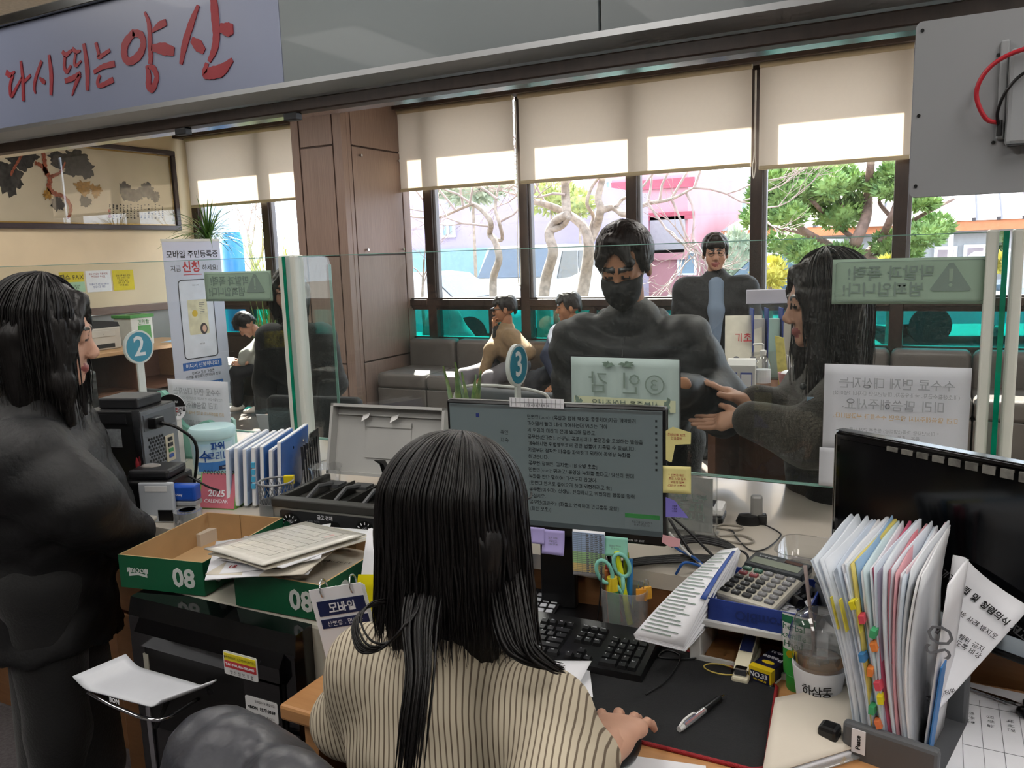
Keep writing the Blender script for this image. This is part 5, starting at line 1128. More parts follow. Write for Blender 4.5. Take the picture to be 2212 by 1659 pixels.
# --- keyboard
ke = Vector((math.cos(.035), math.sin(.035), 0)); kr = PZ(1386, 1466, DT+.012); kb_ = thing('keyboard', 'black full-size keyboard on the desk mat', 'keyboard', (kr[0], kr[1], DT+.0035), .035)
KW, KD = .44, .158
MB().add([(-KW, 0, 0), (0, 0, 0), (0, KD, 0), (-KW, KD, 0), (-KW+.002, .002, .012), (-.002, .002, .012), (-.004, KD-.004, .028), (-KW+.004, KD-.004, .028)], [(0, 3, 2, 1), (4, 5, 6, 7), (0, 1, 5, 4), (1, 2, 6, 5), (2, 3, 7, 6), (3, 0, 4, 7)]).build('case', m_black, kb_)
kc = mat('keycap', '#17181a', .4, var=.04); leg = mat('key_legend', '#c9ccd0', .6, var=0)
def key(w, h):
    return MB().add([(-w/2, -h/2, 0), (w/2, -h/2, 0), (w/2, h/2, 0), (-w/2, h/2, 0), (-w/2+.002, -h/2+.0015, .007), (w/2-.002, -h/2+.0015, .007), (w/2-.002, h/2-.003, .008), (-w/2+.002, h/2-.003, .008)], [(0, 3, 2, 1), (4, 5, 6, 7), (0, 1, 5, 4), (1, 2, 6, 5), (2, 3, 7, 6), (3, 0, 4, 7)])
kcache = {}
def put_key(x, row, w=.0165, h=.016, ch=None, yy=None):
    y2 = .018+row*.0188 if yy is None else yy; zz = .012+.016*(y2/KD)
    kk = (round(w, 4), round(h, 4))
    if kk not in kcache: o = key(*kk).build('key', kc, kb_); kcache[kk] = o
    else: o = kcache[kk].copy(); COL.objects.link(o); o.parent = kb_
    o.location = (x, y2, zz); o.rotation_euler = (.1, 0, 0)
    if ch: text(ch, .0062 if len(ch) < 3 else .0042, leg, kb_, (x-w*.12, y2+.002, zz+.0086), (.1, 0, 0), name='key_legend', res=1)
np_ = [['0', None, '.', 'Ent'], ['1', '2', '3', None], ['4', '5', '6', '+'], ['7', '8', '9', None], ['Num', '/', '*', '-']]
for rw, L in enumerate(np_):
    for cI, ch in enumerate(L):
        if ch is None: continue
        x_ = -.079+cI*.0188
        if ch == '0': put_key(-.0696, 0, .0353, .016, '0')
        elif ch in ('Ent', '+'): put_key(x_, 0, .0165, .0348, ch, .018+(rw+.5)*.0188)
        else: put_key(x_, rw, ch=ch)
for k, ch in enumerate(('←', '↓', '→')): put_key(-.148+k*.0188, 0, ch=ch)
put_key(-.1292, 1, ch='↑')
for k, (a_, b_) in enumerate((('Del', 'Ins'), ('End', 'Home'), ('PgDn', 'PgUp'))): put_key(-.148+k*.0188, 3, ch=a_); put_key(-.148+k*.0188, 4, ch=b_)
for k, ch in enumerate(('PrtSc', 'ScrLk', 'Pause')): put_key(-.148+k*.0188, 5.25, ch=ch)
rows = [('Ctrl', 'Win', 'Alt', '한자', ' ', '한/영', 'Fn', 'Ctrl'), list('ZXCVBNM,./')+['Shift'], list("ASDFGHJKL;'")+['Enter'], list('QWERTYUIOP[]')+['\\'], list('1234567890-=')+['←'], ['F%d' % k for k in range(1, 13)]]
for rw in range(6):
    yoff = rw if rw < 5 else 5.25
    if rw == 0:
        for x_, w, ch in ((-.18, .024, 'Ctrl'), (-.206, .022, 'Fn'), (-.230, .022, '한/영'), (-.295, .10, None), (-.36, .022, '한자'), (-.385, .022, 'Alt'), (-.41, .022, 'Win'), (-.428, .018, None)): put_key(x_, 0, w, .016, ch)
    elif rw == 5:
        for k in range(12): put_key(-.182-(11-k)*.0188-(.009 if k < 8 else 0)-(.009 if k < 4 else 0), yoff, ch='F%d' % (k+1))
    else:
        L = rows[rw]; n = len(L); xr_ = -.172; wl_ = {1: .045, 2: .036, 3: .026, 4: .034}[rw]
        put_key(xr_-wl_/2, yoff, wl_-.002, .016, L[-1])
        for k in range(n-1): 
            x_ = xr_-wl_-.0094-(n-2-k)*.0188
            if x_ > -KW+.012: put_key(x_, yoff, ch=L[k])
        lx = xr_-wl_-(n-1)*.0188; wL = lx+KW-.006
        if wL > .012: put_key(lx-wL/2, yoff, wL-.002, .016)
# loose sheets by the keyboard
def flat_sheet(label, poly, z, m, name='paper_sheet', cat='paper', th=.0008, group='loose papers on the desk'):
    cx = sum(p[0] for p in poly)/len(poly); cy_ = sum(p[1] for p in poly)/len(poly); t = thing(name, label, cat, (cx, cy_, z), 0, group)
    MB().prism([(p[0]-cx, p[1]-cy_) for p in poly], th, 'z', 0).build('sheet', m, t); return t
sl_ = flat_sheet('folded printed slip between keyboard and the clerk arm', [(-.66, -.66), (-.55, -.665), (-.505, -.76), (-.60, -.82)], DT+.006, m_paper)
text('접수증\n주민등록 등본\n발급번호 20250310\n수수료 400원', .011, m_ink, sl_, (.0, .01, .002), (0, 0, -.9)); MB().sheet(lambda u, v: (-.06+.10*u, -.04+.085*v, .003+.02*v*u), 5, 5, .0006).build('upper_fold', m_paper, sl_, True)
sh = flat_sheet('printed sheet half under the front edge of the mat', [(-.46, -.90), (-.28, -.865), (-.26, -.93), (-.30, -.985), (-.44, -.985)], DT+.0012, m_paper); text('개인정보 수집 이용 동의서 본인은 개인정보 보호법에 따라\n다음과 같이 동의합니다 수집항목 성명 주소 연락처\n보유기간 3년 동의를 거부할 권리가 있으며', .0075, m_grey_ink, sh, (0, .0, .0012), (0, 0, .18))
sh2 = flat_sheet('blue-headed table sheet at the bottom front of the desk', [(-.245, -.875), (-.155, -.885), (-.15, -.985), (-.235, -.985)], DT+.0012, m_paper); MB().box(-.045, -.015, .015, .045, .0008, .0014).build('blue_cell', mat('cell_blue', '#9cc3da', .7), sh2); g = MB()
for k in range(5): g.box(-.04, .045, -.04+.02*k, -.0394+.02*k, .0008, .0013).box(-.04+.02*k, -.0394+.02*k, -.045, .045, .0008, .0013)
g.build('table_rules', m_grey_ink, sh2); text('소계\n합계', .01, m_ink, sh2, (-.03, .03, .0016), (0, 0, .1))
# pen on the mat
pa, pb2 = Vector((-.340, -.800, DT+.0095)), Vector((-.298, -.667, DT+.0095)); L_ = (pb2-pa).length; az = math.atan2(pb2.y-pa.y, pb2.x-pa.x)
pn_ = thing('ballpoint_pen', 'clear multi-colour ballpoint pen lying on the desk mat', 'pen', pa, az)
MB().cyl((0, 0, 0), (.012, 0, 0), .0045, .0055, 12).build('end_cap', m_white, pn_, 30); MB().cyl((.012, 0, 0), (.075, 0, 0), .0058, n=14).build('barrel', glass('pen_barrel', (.8, .82, .84), refl=2.5, add=.25), pn_, 30); MB().cyl((.02, 0, 0), (.075, .0, 0), .002, n=8).build('red_refill', mat('refill_red', '#c0272d', .4), pn_); MB().cyl((.02, .0025, 0), (.075, .0025, 0), .0018, n=8).build('blue_refill', mat('refill_blue', '#2a3f9a', .4), pn_)
MB().cyl((.075, 0, 0), (.125, 0, 0), .0062, .0055, 14).build('rubber_grip', m_black, pn_, 30); MB().cyl((.125, 0, 0), (L_, 0, 0), .0045, .0012, 12).build('tip', m_chrome, pn_, 30); MB().tube(curve_pts([(.0, 0, .004), (.015, -.0, .010), (.04, 0, .0098), (.048, 0, .0065)], 5), .002, 6).build('clip', m_white, pn_, True)
# stapler
sA, sB = Vector(PZ(1597, 1478, DT)), Vector(PZ(1632, 1400, DT)); az = math.atan2(sB.y-sA.y, sB.x-sA.x)
sp_ = thing('stapler', 'cream and navy stapler beside the staple box', 'stapler', (sA.x, sA.y, DT), az)
m_crm = mat('cream_plastic', '#d9d2b8', .4); m_nvy = mat('navy_plastic', '#1c2650', .35)
MB().cbox(.0, .135, -.015, .015, 0, .012, .004).build('base', m_crm, sp_); MB().prism([(.012, .022), (.03, .03), (.135, .062), (.138, .045), (.12, .028), (.02, .016)], .026, 'y', -.013).build('arm', m_crm, sp_); MB().prism([(.052, .0395), (.135, .0655), (.138, .062), (.055, .037)], .022, 'y', -.011).build('navy_cover', m_nvy, sp_); MB().cbox(.006, .022, -.011, .011, .012, .026, .002).build('nose', m_chrome, sp_); MB().prism([(.105, .012), (.135, .012), (.138, .05), (.115, .04)], .02, 'y', -.01).build('hinge', m_crm, sp_)
# staple box
q0, q1 = Vector(PZ(1618, 1470, DT)), Vector(PZ(1665, 1487, DT)); az = math.atan2(q1.y-q0.y, q1.x-q0.x); w = (q1-q0).length
sx2 = thing('staple_box', 'navy and yellow box of No.33 staples', 'box', (q0.x, q0.y, DT), az)
MB().cbox(0, w, 0, .085, 0, .030, .002).build('carton', mat('staple_navy', '#1a1c3a', .4), sx2); MB().box(-.0006, w+.0006, -.0006, .014, .006, .0306).build('yellow_end', mat('staple_yellow', '#e0c21c', .45), sx2); MB().box(.003, w-.003, -.0014, -.0004, .003, .024).build('navy_label', mat('staple_navy', '#1a1c3a'), sx2); MB().box(-.0004, w+.0004, -.0008, .085, 0, .004).build('white_base', m_paper, sx2)
text('NO.33', .0125, m_paper, sx2, (w*.45, -.0018, .017), bold=.02); text('10M STAPLES', .0045, mat('staple_yellow', '#e0c21c'), sx2, (w*.5, -.0018, .0085)); text('Peace', .017, m_paper, sx2, (w*.5, .05, .0308), (0, 0, PI+.0), bold=.015); text('NO.33', .010, m_paper, sx2, (w*.5, .073, .0308), (0, 0, PI)); MB().prism([(w*.5+.012*math.cos(k*.5), .031+.006*math.sin(k*.5)) for k in range(13)], .0006, 'z', .0302).build('gold_mark', mat('staple_yellow', '#e0c21c'), sx2)
# hand cream tube
tu = thing('hand_cream_tube', 'white and green hand cream tube behind the iced coffee', 'tube', (-.190, -.575, DT), -.25)
MB().lathe([(.017, 0), (.019, .004), (.019, .028), (.017, .03)], 20).build('cap', mat('tube_green', '#2f8f3a', .35), tu, 40)
def tubef(u, v): a = 2*PI*u; k = v; return ((.024*(1-k)+.030*k)*math.cos(a), (.017*(1-k)**.7+.0015)*math.sin(a), .03+.105*v)
MB().sheet(tubef, 24, 8).build('tube', m_white, tu, True); MB().sheet(lambda u, v: (lambda q: (q[0]*1.015, q[1]*1.03-.0002, q[2]))(tubef(.5+u*.5, v*.42)), 16, 4).build('green_swoosh', mat('tube_green', '#2f8f3a'), tu, True); MB().sheet(lambda u, v: (lambda q: (q[0]*1.015, q[1]*1.03-.0004, q[2]))(tubef(.5+u*.5, .86+v*.12)), 16, 3).build('top_band', mat('tube_dkgreen', '#1f6b4a', .35), tu, True)
text('herbal\nkamille\nHand', .016, mat('tube_dkgreen', '#1f6b4a'), tu, (.0, -.0205, .105)); MB().lathe([(.0, 0), (.007, 0)], 14).build('flower_disc', mat('staple_yellow', '#e0c21c'), tu, False, (-.006, -.0195, .07), (PI/2, 0, 0))
# iced coffee cup with dome lid
cp = thing('iced_coffee_cup', 'clear dome-lidded iced coffee with white paper sleeve', 'cup', (-.150, -.615, DT))
m_cupg = glass('cup_plastic', (.95, .955, .955), refl=2.2, add=.03)
MB().lathe([(.031, 0), (.032, .002), (.046, .105), (.049, .108), (.049, .112), (.0465, .112)], 36).build('cup_wall', m_cupg, cp, 50)
MB().lathe([(.0305, .002), (.0425, .082), (.0, .082)], 32).build('coffee', mat('milk_coffee', '#8f745a', .25, var=.12, scale=25), cp, 40)
MB().lathe([(.051, .108), (.052, .116), (.050, .120), (.047, .14), (.039, .158), (.026, .168), (.016, .171), (.016, .168)], 36).build('dome_lid', glass('dome_plastic', (.94, .945, .945), refl=2.6, add=.05), cp, 50)
MB().lathe([(.0348, .012), (.0438, .075)], 36).build('paper_sleeve', m_paper, cp, 50)
MB().tube([(-.004, .004, .03), (-.012, .012, .12), (-.030, .028, .235)], .0032, 10).build('straw', translucent('straw_plastic', '#b9a9a4', .4), cp, True)
r = random.Random(3)
for k in range(7): a = r.uniform(0, 6.28); rr_ = r.uniform(0, .026); MB().cbox(-.009, .009, -.008, .008, -.007, .007, .003).build('ice_cube', glass('ice', (.9, .92, .93), refl=2.5, add=.15), cp, False, (rr_*math.cos(a), rr_*math.sin(a), .083+.004*r.random()), (r.random(), r.random(), r.random()*3))
_a = math.atan2(CAM[1]+.615, CAM[0]+.150)
for ch, da in (('하', -.42), ('삼', -.03), ('동', .36)):
    a = _a+da; text(ch, .021, m_ink, cp, (.0412*math.cos(a), .0412*math.sin(a), .044), (PI/2+.14, 0, a+PI/2), bold=.004)
# cream notebook
nbp = [PZ(1645, 1672, DT+.02), PZ(1840, 1612, DT+.02), PZ(1852, 1475, DT+.035), PZ(1675, 1508, DT+.035)]
nb = thing('cream_notebook', 'cream-covered notebook lying open-edged beside the files', 'notebook', (nbp[0][0], nbp[0][1], DT))
def nbf(z_off, sag): 
    A, B, C_, D_ = [Vector(p)-Vector((nbp[0][0], nbp[0][1], 0)) for p in nbp]
    def f(u, v):
        p = (A*(1-u)+B*u)*(1-v)+(D_*(1-u)+C_*u)*v; return (p.x, p.y, .006+z_off*(.35+.65*v)+sag*math.sin(PI*v)*(.3+.7*u))
    return f
MB().sheet(nbf(.030, .006), 10, 10, .002).build('cover', mat('notebook_cream', '#d3cabb', .6, var=.02), nb, True)
MB().sheet(nbf(.012, .0), 8, 8, .008).build('page_block', m_paper, nb, True); MB().sheet(lambda u, v: (lambda q: (q[0]+.012, q[1]-.004, q[2]-.004))(nbf(.012, 0)(u, v)), 8, 8, .002).build('clear_folder', glass('clear_folder', (.9, .93, .95), refl=2, add=.2), nb, True)
text('CLASSY', .006, mat('gold_print', '#a9987a', .5), nb, (.105, .06, .034), (.1, 0, 1.35))
# fanned files in a holder
FR = -.22; fo = Vector((-.02, -.735, 0))
def FL(x, y, z): q = Matrix.Rotation(FR, 3, 'Z') @ Vector((x+.02, y+.755, 0)); return (fo.x+q.x, fo.y+q.y, z)
fh = thing('file_holder', 'grey desk file holder gripping the fanned documents', 'holder', (-.02, -.735, DT), FR)
MB().cbox(-.075, .06, -.03, -.012, 0, .055, .006).build('front_plate', mat('holder_grey', '#55575a', .5), fh); MB().cbox(-.075, .06, .16, .178, 0, .1, .006).build('rear_plate', mat('holder_grey', '#55575a'), fh); MB().box(-.075, .06, -.03, .178, 0, .006).build('tray', mat('holder_grey', '#55575a'), fh); MB().cbox(-.11, -.08, -.04, -.01, 0, .04, .006).build('side_block', m_black, fh)
MB().box(-.06, -.04, -.0315, -.03, .012, .05).build('label_plate', m_paper, fh); text('Peace', .010, m_ink, fh, (-.05, -.032, .03), (PI/2, -PI/2, 0), bold=.02)
sheets = []; r = random.Random(14)
cols = ['#d3dde8', '#dbe3ec', '#d6dfe9', '#cdd9e6', '#dfe5ec', '#d8e0ea', '#dde4ec', '#e6e6ea', '#d9e2ec', '#c9d6e6', '#e2e6ec', '#d6c76a', '#cfd9e4', '#8db0d0', '#dfe3ea', '#c8dbe0', '#e0e2e8', '#cdd6e2', '#c2b7cc', '#c65a78', '#dc8c98', '#d9a0a8', '#d6dde6', '#d9dfe8', '#e0c9d2', '#dfe4ea', '#d0dbe8', '#e4e6ea', '#e8e8ea', '#dfe4ea']
kinds = {11: 'yellow file', 13: 'blue file', 19: 'crimson file', 20: 'pink file', 21: 'pale pink file'}
nS = len(cols); ordn = ['first', 'second', 'third', 'fourth', 'fifth', 'sixth', 'seventh', 'eighth', 'ninth', 'tenth', 'eleventh', 'twelfth', 'thirteenth', 'fourteenth', 'fifteenth', 'sixteenth', 'seventeenth', 'eighteenth', 'nineteenth', 'twentieth', 'twenty-first', 'twenty-second', 'twenty-third', 'twenty-fourth', 'twenty-fifth', 'twenty-sixth', 'twenty-seventh', 'twenty-eighth', 'twenty-ninth', 'thirtieth']
for i, c in enumerate(cols):
    f = i/(nS-1); bxx = -.080+.085*f; lean = -.32+.34*f+.035*math.sin(i*1.9); th = .0022+.0022*r.random(); dz = r.uniform(-.006, .012); dy = r.uniform(-.008, .008)
    if i < 11: dz += .012*math.sin(i*1.3)
    t = thing('document_file', 'white document sleeve, %s from the left in the fanned stack' % ordn[i] if i not in kinds else '%s standing in the fanned document stack' % kinds[i], 'file', FL(bxx, -.755, DT+.008), FR, 'documents fanned in the desk holder')
    Hh = .288+dz; Wd2 = .20; bow = .02*(1-2*f)
    MB().sheet(lambda u, v: (math.sin(lean)*Hh*v+bow*math.sin(PI*v*.8)+.004*math.sin(u*3+i), dy+Wd2*u+.01*v*v-.005, math.cos(lean)*Hh*v+.018*u*v), 5, 8, th).build('sleeve', mat('file_%d' % i, c, .45, var=.03, scale=15), t, True)
    if i in (5, 9, 11): MB().box(-.001, .001, -.012, .0, .0, .05).build('yellow_tab', mat('tab_yellow', '#d8cc4a', .6), t, False, (math.sin(lean)*Hh*.62, dy-.002, math.cos(lean)*Hh*.66), (0, lean, 0))
tabs = ['#e0d21e', '#d24a5a', '#3fa06a', '#e0803a', '#3a7fb8', '#e0803a', '#d24a5a', '#e0d21e', '#3fa06a', '#e07a4a']
for k, c in enumerate(tabs):
    i = 12+k % 4; t_ = bpy.data.objects['document_file.%03d' % i]; f = i/(nS-1); lean = -.32+.34*f+.035*math.sin(i*1.9); v = .82-.07*k
    MB().box(-.004, .004, -.016, .002, -.006, .006).build('index_tab', mat('tab_%d' % k, c, .6), t_, False, (math.sin(lean)*.29*v+.004, -.006, math.cos(lean)*.29*v), (0, lean+.2*(k % 3-1), .15*(k % 2)))
ex = thing('spiral_booklet', 'white booklet with blue block and outlined letters in the fanned stack', 'booklet', FL(.010, -.757, DT+.008), FR, 'documents fanned in the desk holder')
MB().sheet(lambda u, v: (.022*v+.004, .008+.12*u, .287*v), 4, 6, .004).build('cover', m_paper, ex, True); MB().box(-.001, .0012, .0, .03, 0, .15).build('blue_block', mat('block_blue', '#3a78b8', .5), ex, False, (.010, -.004, .015), (0, .08, 0)); text('SO', .05, m_grey_ink, ex, (.018, .006, .20), (PI/2, -PI/2+.08, 0), sx=.8)
# big curling printed sheet
cs = thing('curled_printed_sheet', 'large curled white printed sheet at the right of the fanned files', 'paper', (.045, -.76, DT+.01))
c00, c01, c11, c10 = [Vector(PD(*q))-Vector((.045, -.76, DT+.01)) for q in ((1998, 1605, 1.235), (2062, 1174, 1.40), (2226, 1312, 1.28), (2022, 1540, 1.25))]
def csf(u, v):
    p = (c00*(1-v)+c01*v)*(1-u)+(c10*(1-v)+c11*v)*u; return p+Vector((-.012, -.008, .0))*math.sin(PI*u)*v
MB().sheet(csf, 10, 10, .0006).build('sheet', m_paper, cs, True)
def on_sheet(s_, u, v, size, bold=.0):
    p = Vector(csf(u, v)); ex_ = (Vector(csf(min(u+.05, 1), v))-Vector(csf(max(u-.05, 0), v))).normalized(); ey = (Vector(csf(u, min(v+.05, 1)))-Vector(csf(u, max(v-.05, 0)))).normalized(); n_ = ex_.cross(ey).normalized(); ey = n_.cross(ex_)
    o = text(s_, size, m_ink, cs, p+n_*.0025, (0, 0, 0), bold=bold); o.rotation_euler = Matrix((ex_, ey, n_)).transposed().to_euler(); return o
on_sheet('절차기각 확립 및 청렴의식 제고', .52, .84, .0135, .02); on_sheet('행위위반 사례 방지로', .55, .70, .010); on_sheet('사기는 행위 금지\n할 수 있도록 비상', .5, .55, .010); on_sheet('등록', .35, .36, .009); on_sheet('검사팀/직위', .5, .2, .009)
# ledger sheet at far right with scissors
ls = flat_sheet('ledger sheet with handwriting at the right desk edge', [(.045, -.44), (.36, -.46), (.36, -.98), (.03, -.98), (.038, -.75)], DT+.004, m_paper); g = MB()
for k in range(9): g.box(-.10+.028*k, -.0994+.028*k, -.25, .22, .0008, .0013)
for k in range(4): g.box(-.10, .16, .20-.13*k, .2006-.13*k, .0008, .0013)
g.build('ruled_lines', m_grey_ink, ls); r = random.Random(9)
for k in range(8): text(r.choice(['김 민 수', '이 영 희', '박 서 연', '최 준 호', '정 하 늘']), .011, m_grey_ink, ls, (-.086+.028*k, .155, .0014), (0, 0, -PI/2)); text('발급\n확인', .008, m_grey_ink, ls, (-.086+.028*k, -.05, .0014), (0, 0, -PI/2))
for k in range(3): MB().prism([(.012*math.cos(a*.5), .008*math.sin(a*.5)) for a in range(13)], .0004, 'z', .001).build('fingerprint', mat('stamp_smudge', '#7f7468', .8, var=.4, scale=200), ls, False, (-.07+.05*k, -.14-.01*k, .0005))
MB().cbox(.02, .40, -.5, .27, -.004, -.0005, .001).build('clipboard', m_dark, ls)
scz = thing('scissors', 'black-handled scissors on the ledger sheet', 'scissors', (.135, -.50, DT+.008), -.35)
for s2 in (-1, 1):
    MB().tube([(.045+.022*math.cos(k*.52), s2*.016+.013*math.sin(k*.52), .005) for k in range(12)], .005, 8, closed=True).build('handle', m_black, scz, True); MB().prism([(.02, s2*.004), (.0, s2*.006), (-.09, -s2*.001), (.0, -s2*.004)], .0015, 'z', .004+.0008*s2).build('blade', m_steel, scz)
# blue box with calculator on a white riser
rs = thing('monitor_riser', 'small white desk riser under the blue box', 'riser', (-.245, -.47, DT), -.03)
MB().cbox(-.145, .145, -.09, .045, .075, .09, .003).build('top_board', m_white, rs)
for s2 in (-1, 1): MB().cbox(s2*.132-.011, s2*.132+.011, -.085, .04, 0, .075, .003).build('leg', m_white, rs)
MB().box(-.13, .13, -.085, -.078, 0, .012).build('foot_rail', m_white, rs)
bbx = thing('blue_box', 'open royal-blue box lid holding a calculator and clips', 'box', (-.262, -.47, DT+.09), -.06)
m_blub = mat('royal_blue_card', '#27408f', .5, var=.05); w2, d2, h2 = .088, .087, .042
MB().box(-w2, w2, -d2, d2, 0, .003).build('base', m_blub, bbx)
for a_ in ((-w2, w2, -d2, -d2+.003), (-w2, w2, d2-.003, d2), (-w2, -w2+.003, -d2, d2), (w2-.003, w2, -d2, d2)): MB().box(*a_, .003, h2).build('wall', m_blub, bbx)
text('FromBIO', .026, mat('navy_emboss', '#1c2f70', .5, var=0), bbx, (.012, -d2-.001, .02), (PI/2, PI, 0), bold=.02)
cl = thing('calculator', 'silver desk calculator with grey display in the blue box', 'calculator', (-.270, -.452, DT+.126), -.28, rot=(.17, 0, -.30))
MB().cbox(-.06, .06, -.082, .082, 0, .018, .006).build('case', mat('calc_silver', '#b9b5a8', .4), cl); MB().cbox(-.06, .06, .03, .083, .006, .026, .005).build('display_housing', mat('calc_dark', '#33383c', .4), cl); MB().box(-.05, .05, .038, .06, .0262, .0268).build('display', mat('lcd', '#7c8478', .2), cl); MB().box(.01, .045, .064, .074, .0262, .0266).build('solar_cell', mat('solar', '#4a3430', .2), cl); text('2-way power', .007, leg, cl, (-.025, .068, .0268), (0, 0, 0))
kd = mat('calc_key_dark', '#2f3134', .45); kg = mat('calc_key_grey', '#77777a', .45); kr_ = mat('calc_key_red', '#8f4a50', .45); kgn = mat('calc_key_green', '#3f6a58', .45)
k0_ = MB().cbox(-.008, .008, -.005, .005, 0, .006, .002)
gl_ = [['ON', 'GT', 'MU', '√', '%'], ['AC', 'M+', 'M-', 'MR', 'MC'], ['7', '8', '9', '÷', '▶'], ['4', '5', '6', '×', '-'], ['1', '2', '3', '+', '±'], ['0', '00', '.', '+', '=']]
me_c = None
for a_, L in enumerate(gl_):
    for b_, ch in enumerate(L):
        m_ = (kgn if b_ < 2 else kg) if a_ == 0 else (kr_ if b_ < 2 else kg) if a_ == 1 else (kd if b_ < 3 else kg)
        o = MB().cbox(-.0085, .0085, -.0055, .0055, 0, .006, .002).build('key', m_, cl, False, (-.045+.0225*b_, .020-.0175*a_, .0175)); text(ch, .007, leg, cl, (-.045+.0225*b_, .020-.0175*a_, .0238), (0, 0, 0), 'key_legend', res=1)
pcm = thing('paper_pad', 'gridded memo pad under the calculator in the blue box', 'pad', (-.262, -.462, DT+.094), -.1); MB().box(-.075, .078, -.05, .082, 0, .018).build('pad', m_paper, pcm); g = MB()
for k in range(8): g.box(-.07, .07, -.04+.016*k, -.0395+.016*k, .018, .0184)
g.build('grid_lines', m_grey_ink, pcm)
for k in range(6):
    r = random.Random(k); bc = thing('binder_clip', ['small black binder clip among others in the blue box', 'silver bulldog clip right in the blue box', 'tiny black clip by the calculator corner', 'cream clip at the blue box corner', 'black clip lying on its side in the blue box', 'bright steel clip nearest the cup in the blue box'][k], 'clip', (-.204+.012*(k % 2), -.525+.020*k, DT+.098+.010*(k % 3)), k*1.1, 'clips in the blue box')
    mm = m_chrome if k in (1, 5) else (m_crm if k == 3 else m_black); MB().prism([(-.012, 0), (.012, 0), (.004, .014), (-.004, .014)], .022, 'x', -.011).build('spring', mm, bc); MB().tube([(-.008, .012, 0), (-.008, .028, .004), (.008, .028, .004), (.008, .012, 0)], .0012, 6).build('wire', m_chrome, bc)
rubber = thing('rubber_band', 'yellow rubber band on the desk before the riser', 'rubber band', (-.325, -.572, DT+.005)); MB().tube([(.032*math.cos(k*.393), .018*math.sin(k*.393), .0) for k in range(16)], .0014, 6, closed=True).build('band', mat('rubber_yellow', '#c9b45a', .6), rubber, True)
# document book leaning over the keyboard
cbk = thing('leaning_catalogue', 'thick limp paper catalogue with blue spine leaning by the pen cup', 'catalogue', (-.44, -.50, DT))
o_ = Vector((-.44, -.50, DT)); A0, B0, C0, D0 = [Vector(p)-o_ for p in (PD(1372, 1378, 1.50), PD(1480, 1405, 1.48), PD(1598, 1190, 1.60), PD(1560, 1195, 1.66))]
def cbf(off, bow):
    def f(u, v):
        L = A0*(1-v)+D0*v; R = B0*(1-v)+C0*v; p = L*(1-u)+R*u+Vector((.0, -.02, .012))*math.sin(PI*v)*bow+Vector((.012, -.004, -.020))*off; return p
    return f
for k in range(7): MB().sheet(cbf(-.3+.07*k*(1+.3*math.sin(k*2)), 1-.7*k), 4, 10, .0016).build('page_leaf', m_paper, cbk, True)
for k in range(26):
    MB().sheet(lambda u, v: Vector(cbf(-.3, 1)(.08+(.62+.15*math.sin(k*2.3))*u, .05+.035*k+.009*v))+Vector((-.0008, -.001, .0022)), 4, 1).build('print_line', m_mgrey, cbk)
def spine(u, v): q = Vector(cbf(-.36, 1)(.86+.16*u, .42+.52*v)); return q+Vector((.002, -.003, .004))
MB().sheet(spine, 3, 8, .001).build('blue_spine', mat('spine_blue', '#2f4f9a', .45), cbk, True)
# pen cup with its contents
pcx, pcy = -.548, -.47
pc = thing('pen_cup', 'translucent plastic pen cup beside the monitor stand', 'pen cup', (pcx, pcy, DT))
m_pcg = glass('pen_cup_plastic', (.86, .87, .87), refl=1.5, add=.22, addcol=(.75, .77, .78, 1))
def pcf(rad, z_): return [((rad*1.18)*math.copysign(abs(math.cos(t))**.75, math.cos(t)), rad*.95*math.copysign(abs(math.sin(t))**.75, math.sin(t)), z_) for t in np.linspace(0, 2*PI, 33)[:-1]]
b = MB(); rg = [pcf(.036, .0), pcf(.039, .012), pcf(.0385, .016), pcf(.043, .09), pcf(.041, .09), pcf(.037, .016), pcf(.030, .008)]; n = 32
b.add([p for q in rg for p in q], [(i*n+j, i*n+(j+1) % n, (i+1)*n+(j+1) % n, (i+1)*n+j) for i in range(len(rg)-1) for j in range(n)]+[tuple(range(n))[::-1], tuple(range((len(rg)-1)*n, len(rg)*n))]).build('cup', m_pcg, pc, 50)
def pen(label, x, y, tx, ty, L, r_, m, m2=None, name='pen'):
    t = thing(name, label, name.split('_')[-1] if name != 'pen' else 'pen', (pcx+x, pcy+y, DT+.012), 0, 'things in the pen cup'); d = Vector((tx, ty, 1)).normalized()
    MB().cyl((0, 0, 0), d*L*.72, r_, n=12).build('barrel', m, t, 30); MB().cyl(d*L*.72, d*L, r_*1.08, r_*.9, 12).build('cap', m2 or m, t, 30); MB().tube([d*L*.98+Vector((0, -r_, 0)), d*L*.75+Vector((0, -r_*1.5, 0))], .0012, 6).build('clip', m2 or m, t); return t
pen('glue stick with green label and yellow cap', -.018, -.012, -.05, 0, .10, .0125, mat('glue_green', '#3a8a55', .4), mat('glue_yellow', '#d8c02a', .4), 'glue_stick')
pen('fluorescent yellow highlighter standing in the pen cup', .012, -.004, -.18, 0, .155, .0065, mat('fluo_yellow', '#d3dc1e', .4), mat('fluo_yellow', '#d3dc1e')); pen('red pen leaning left in the pen cup', -.008, .0, -.35, .1, .15, .0055, mat('red_pen', '#a5303a', .4)); pen('black pen at the left of the pen cup', -.026, .008, -.25, .2, .16, .005, m_black, m_chrome)
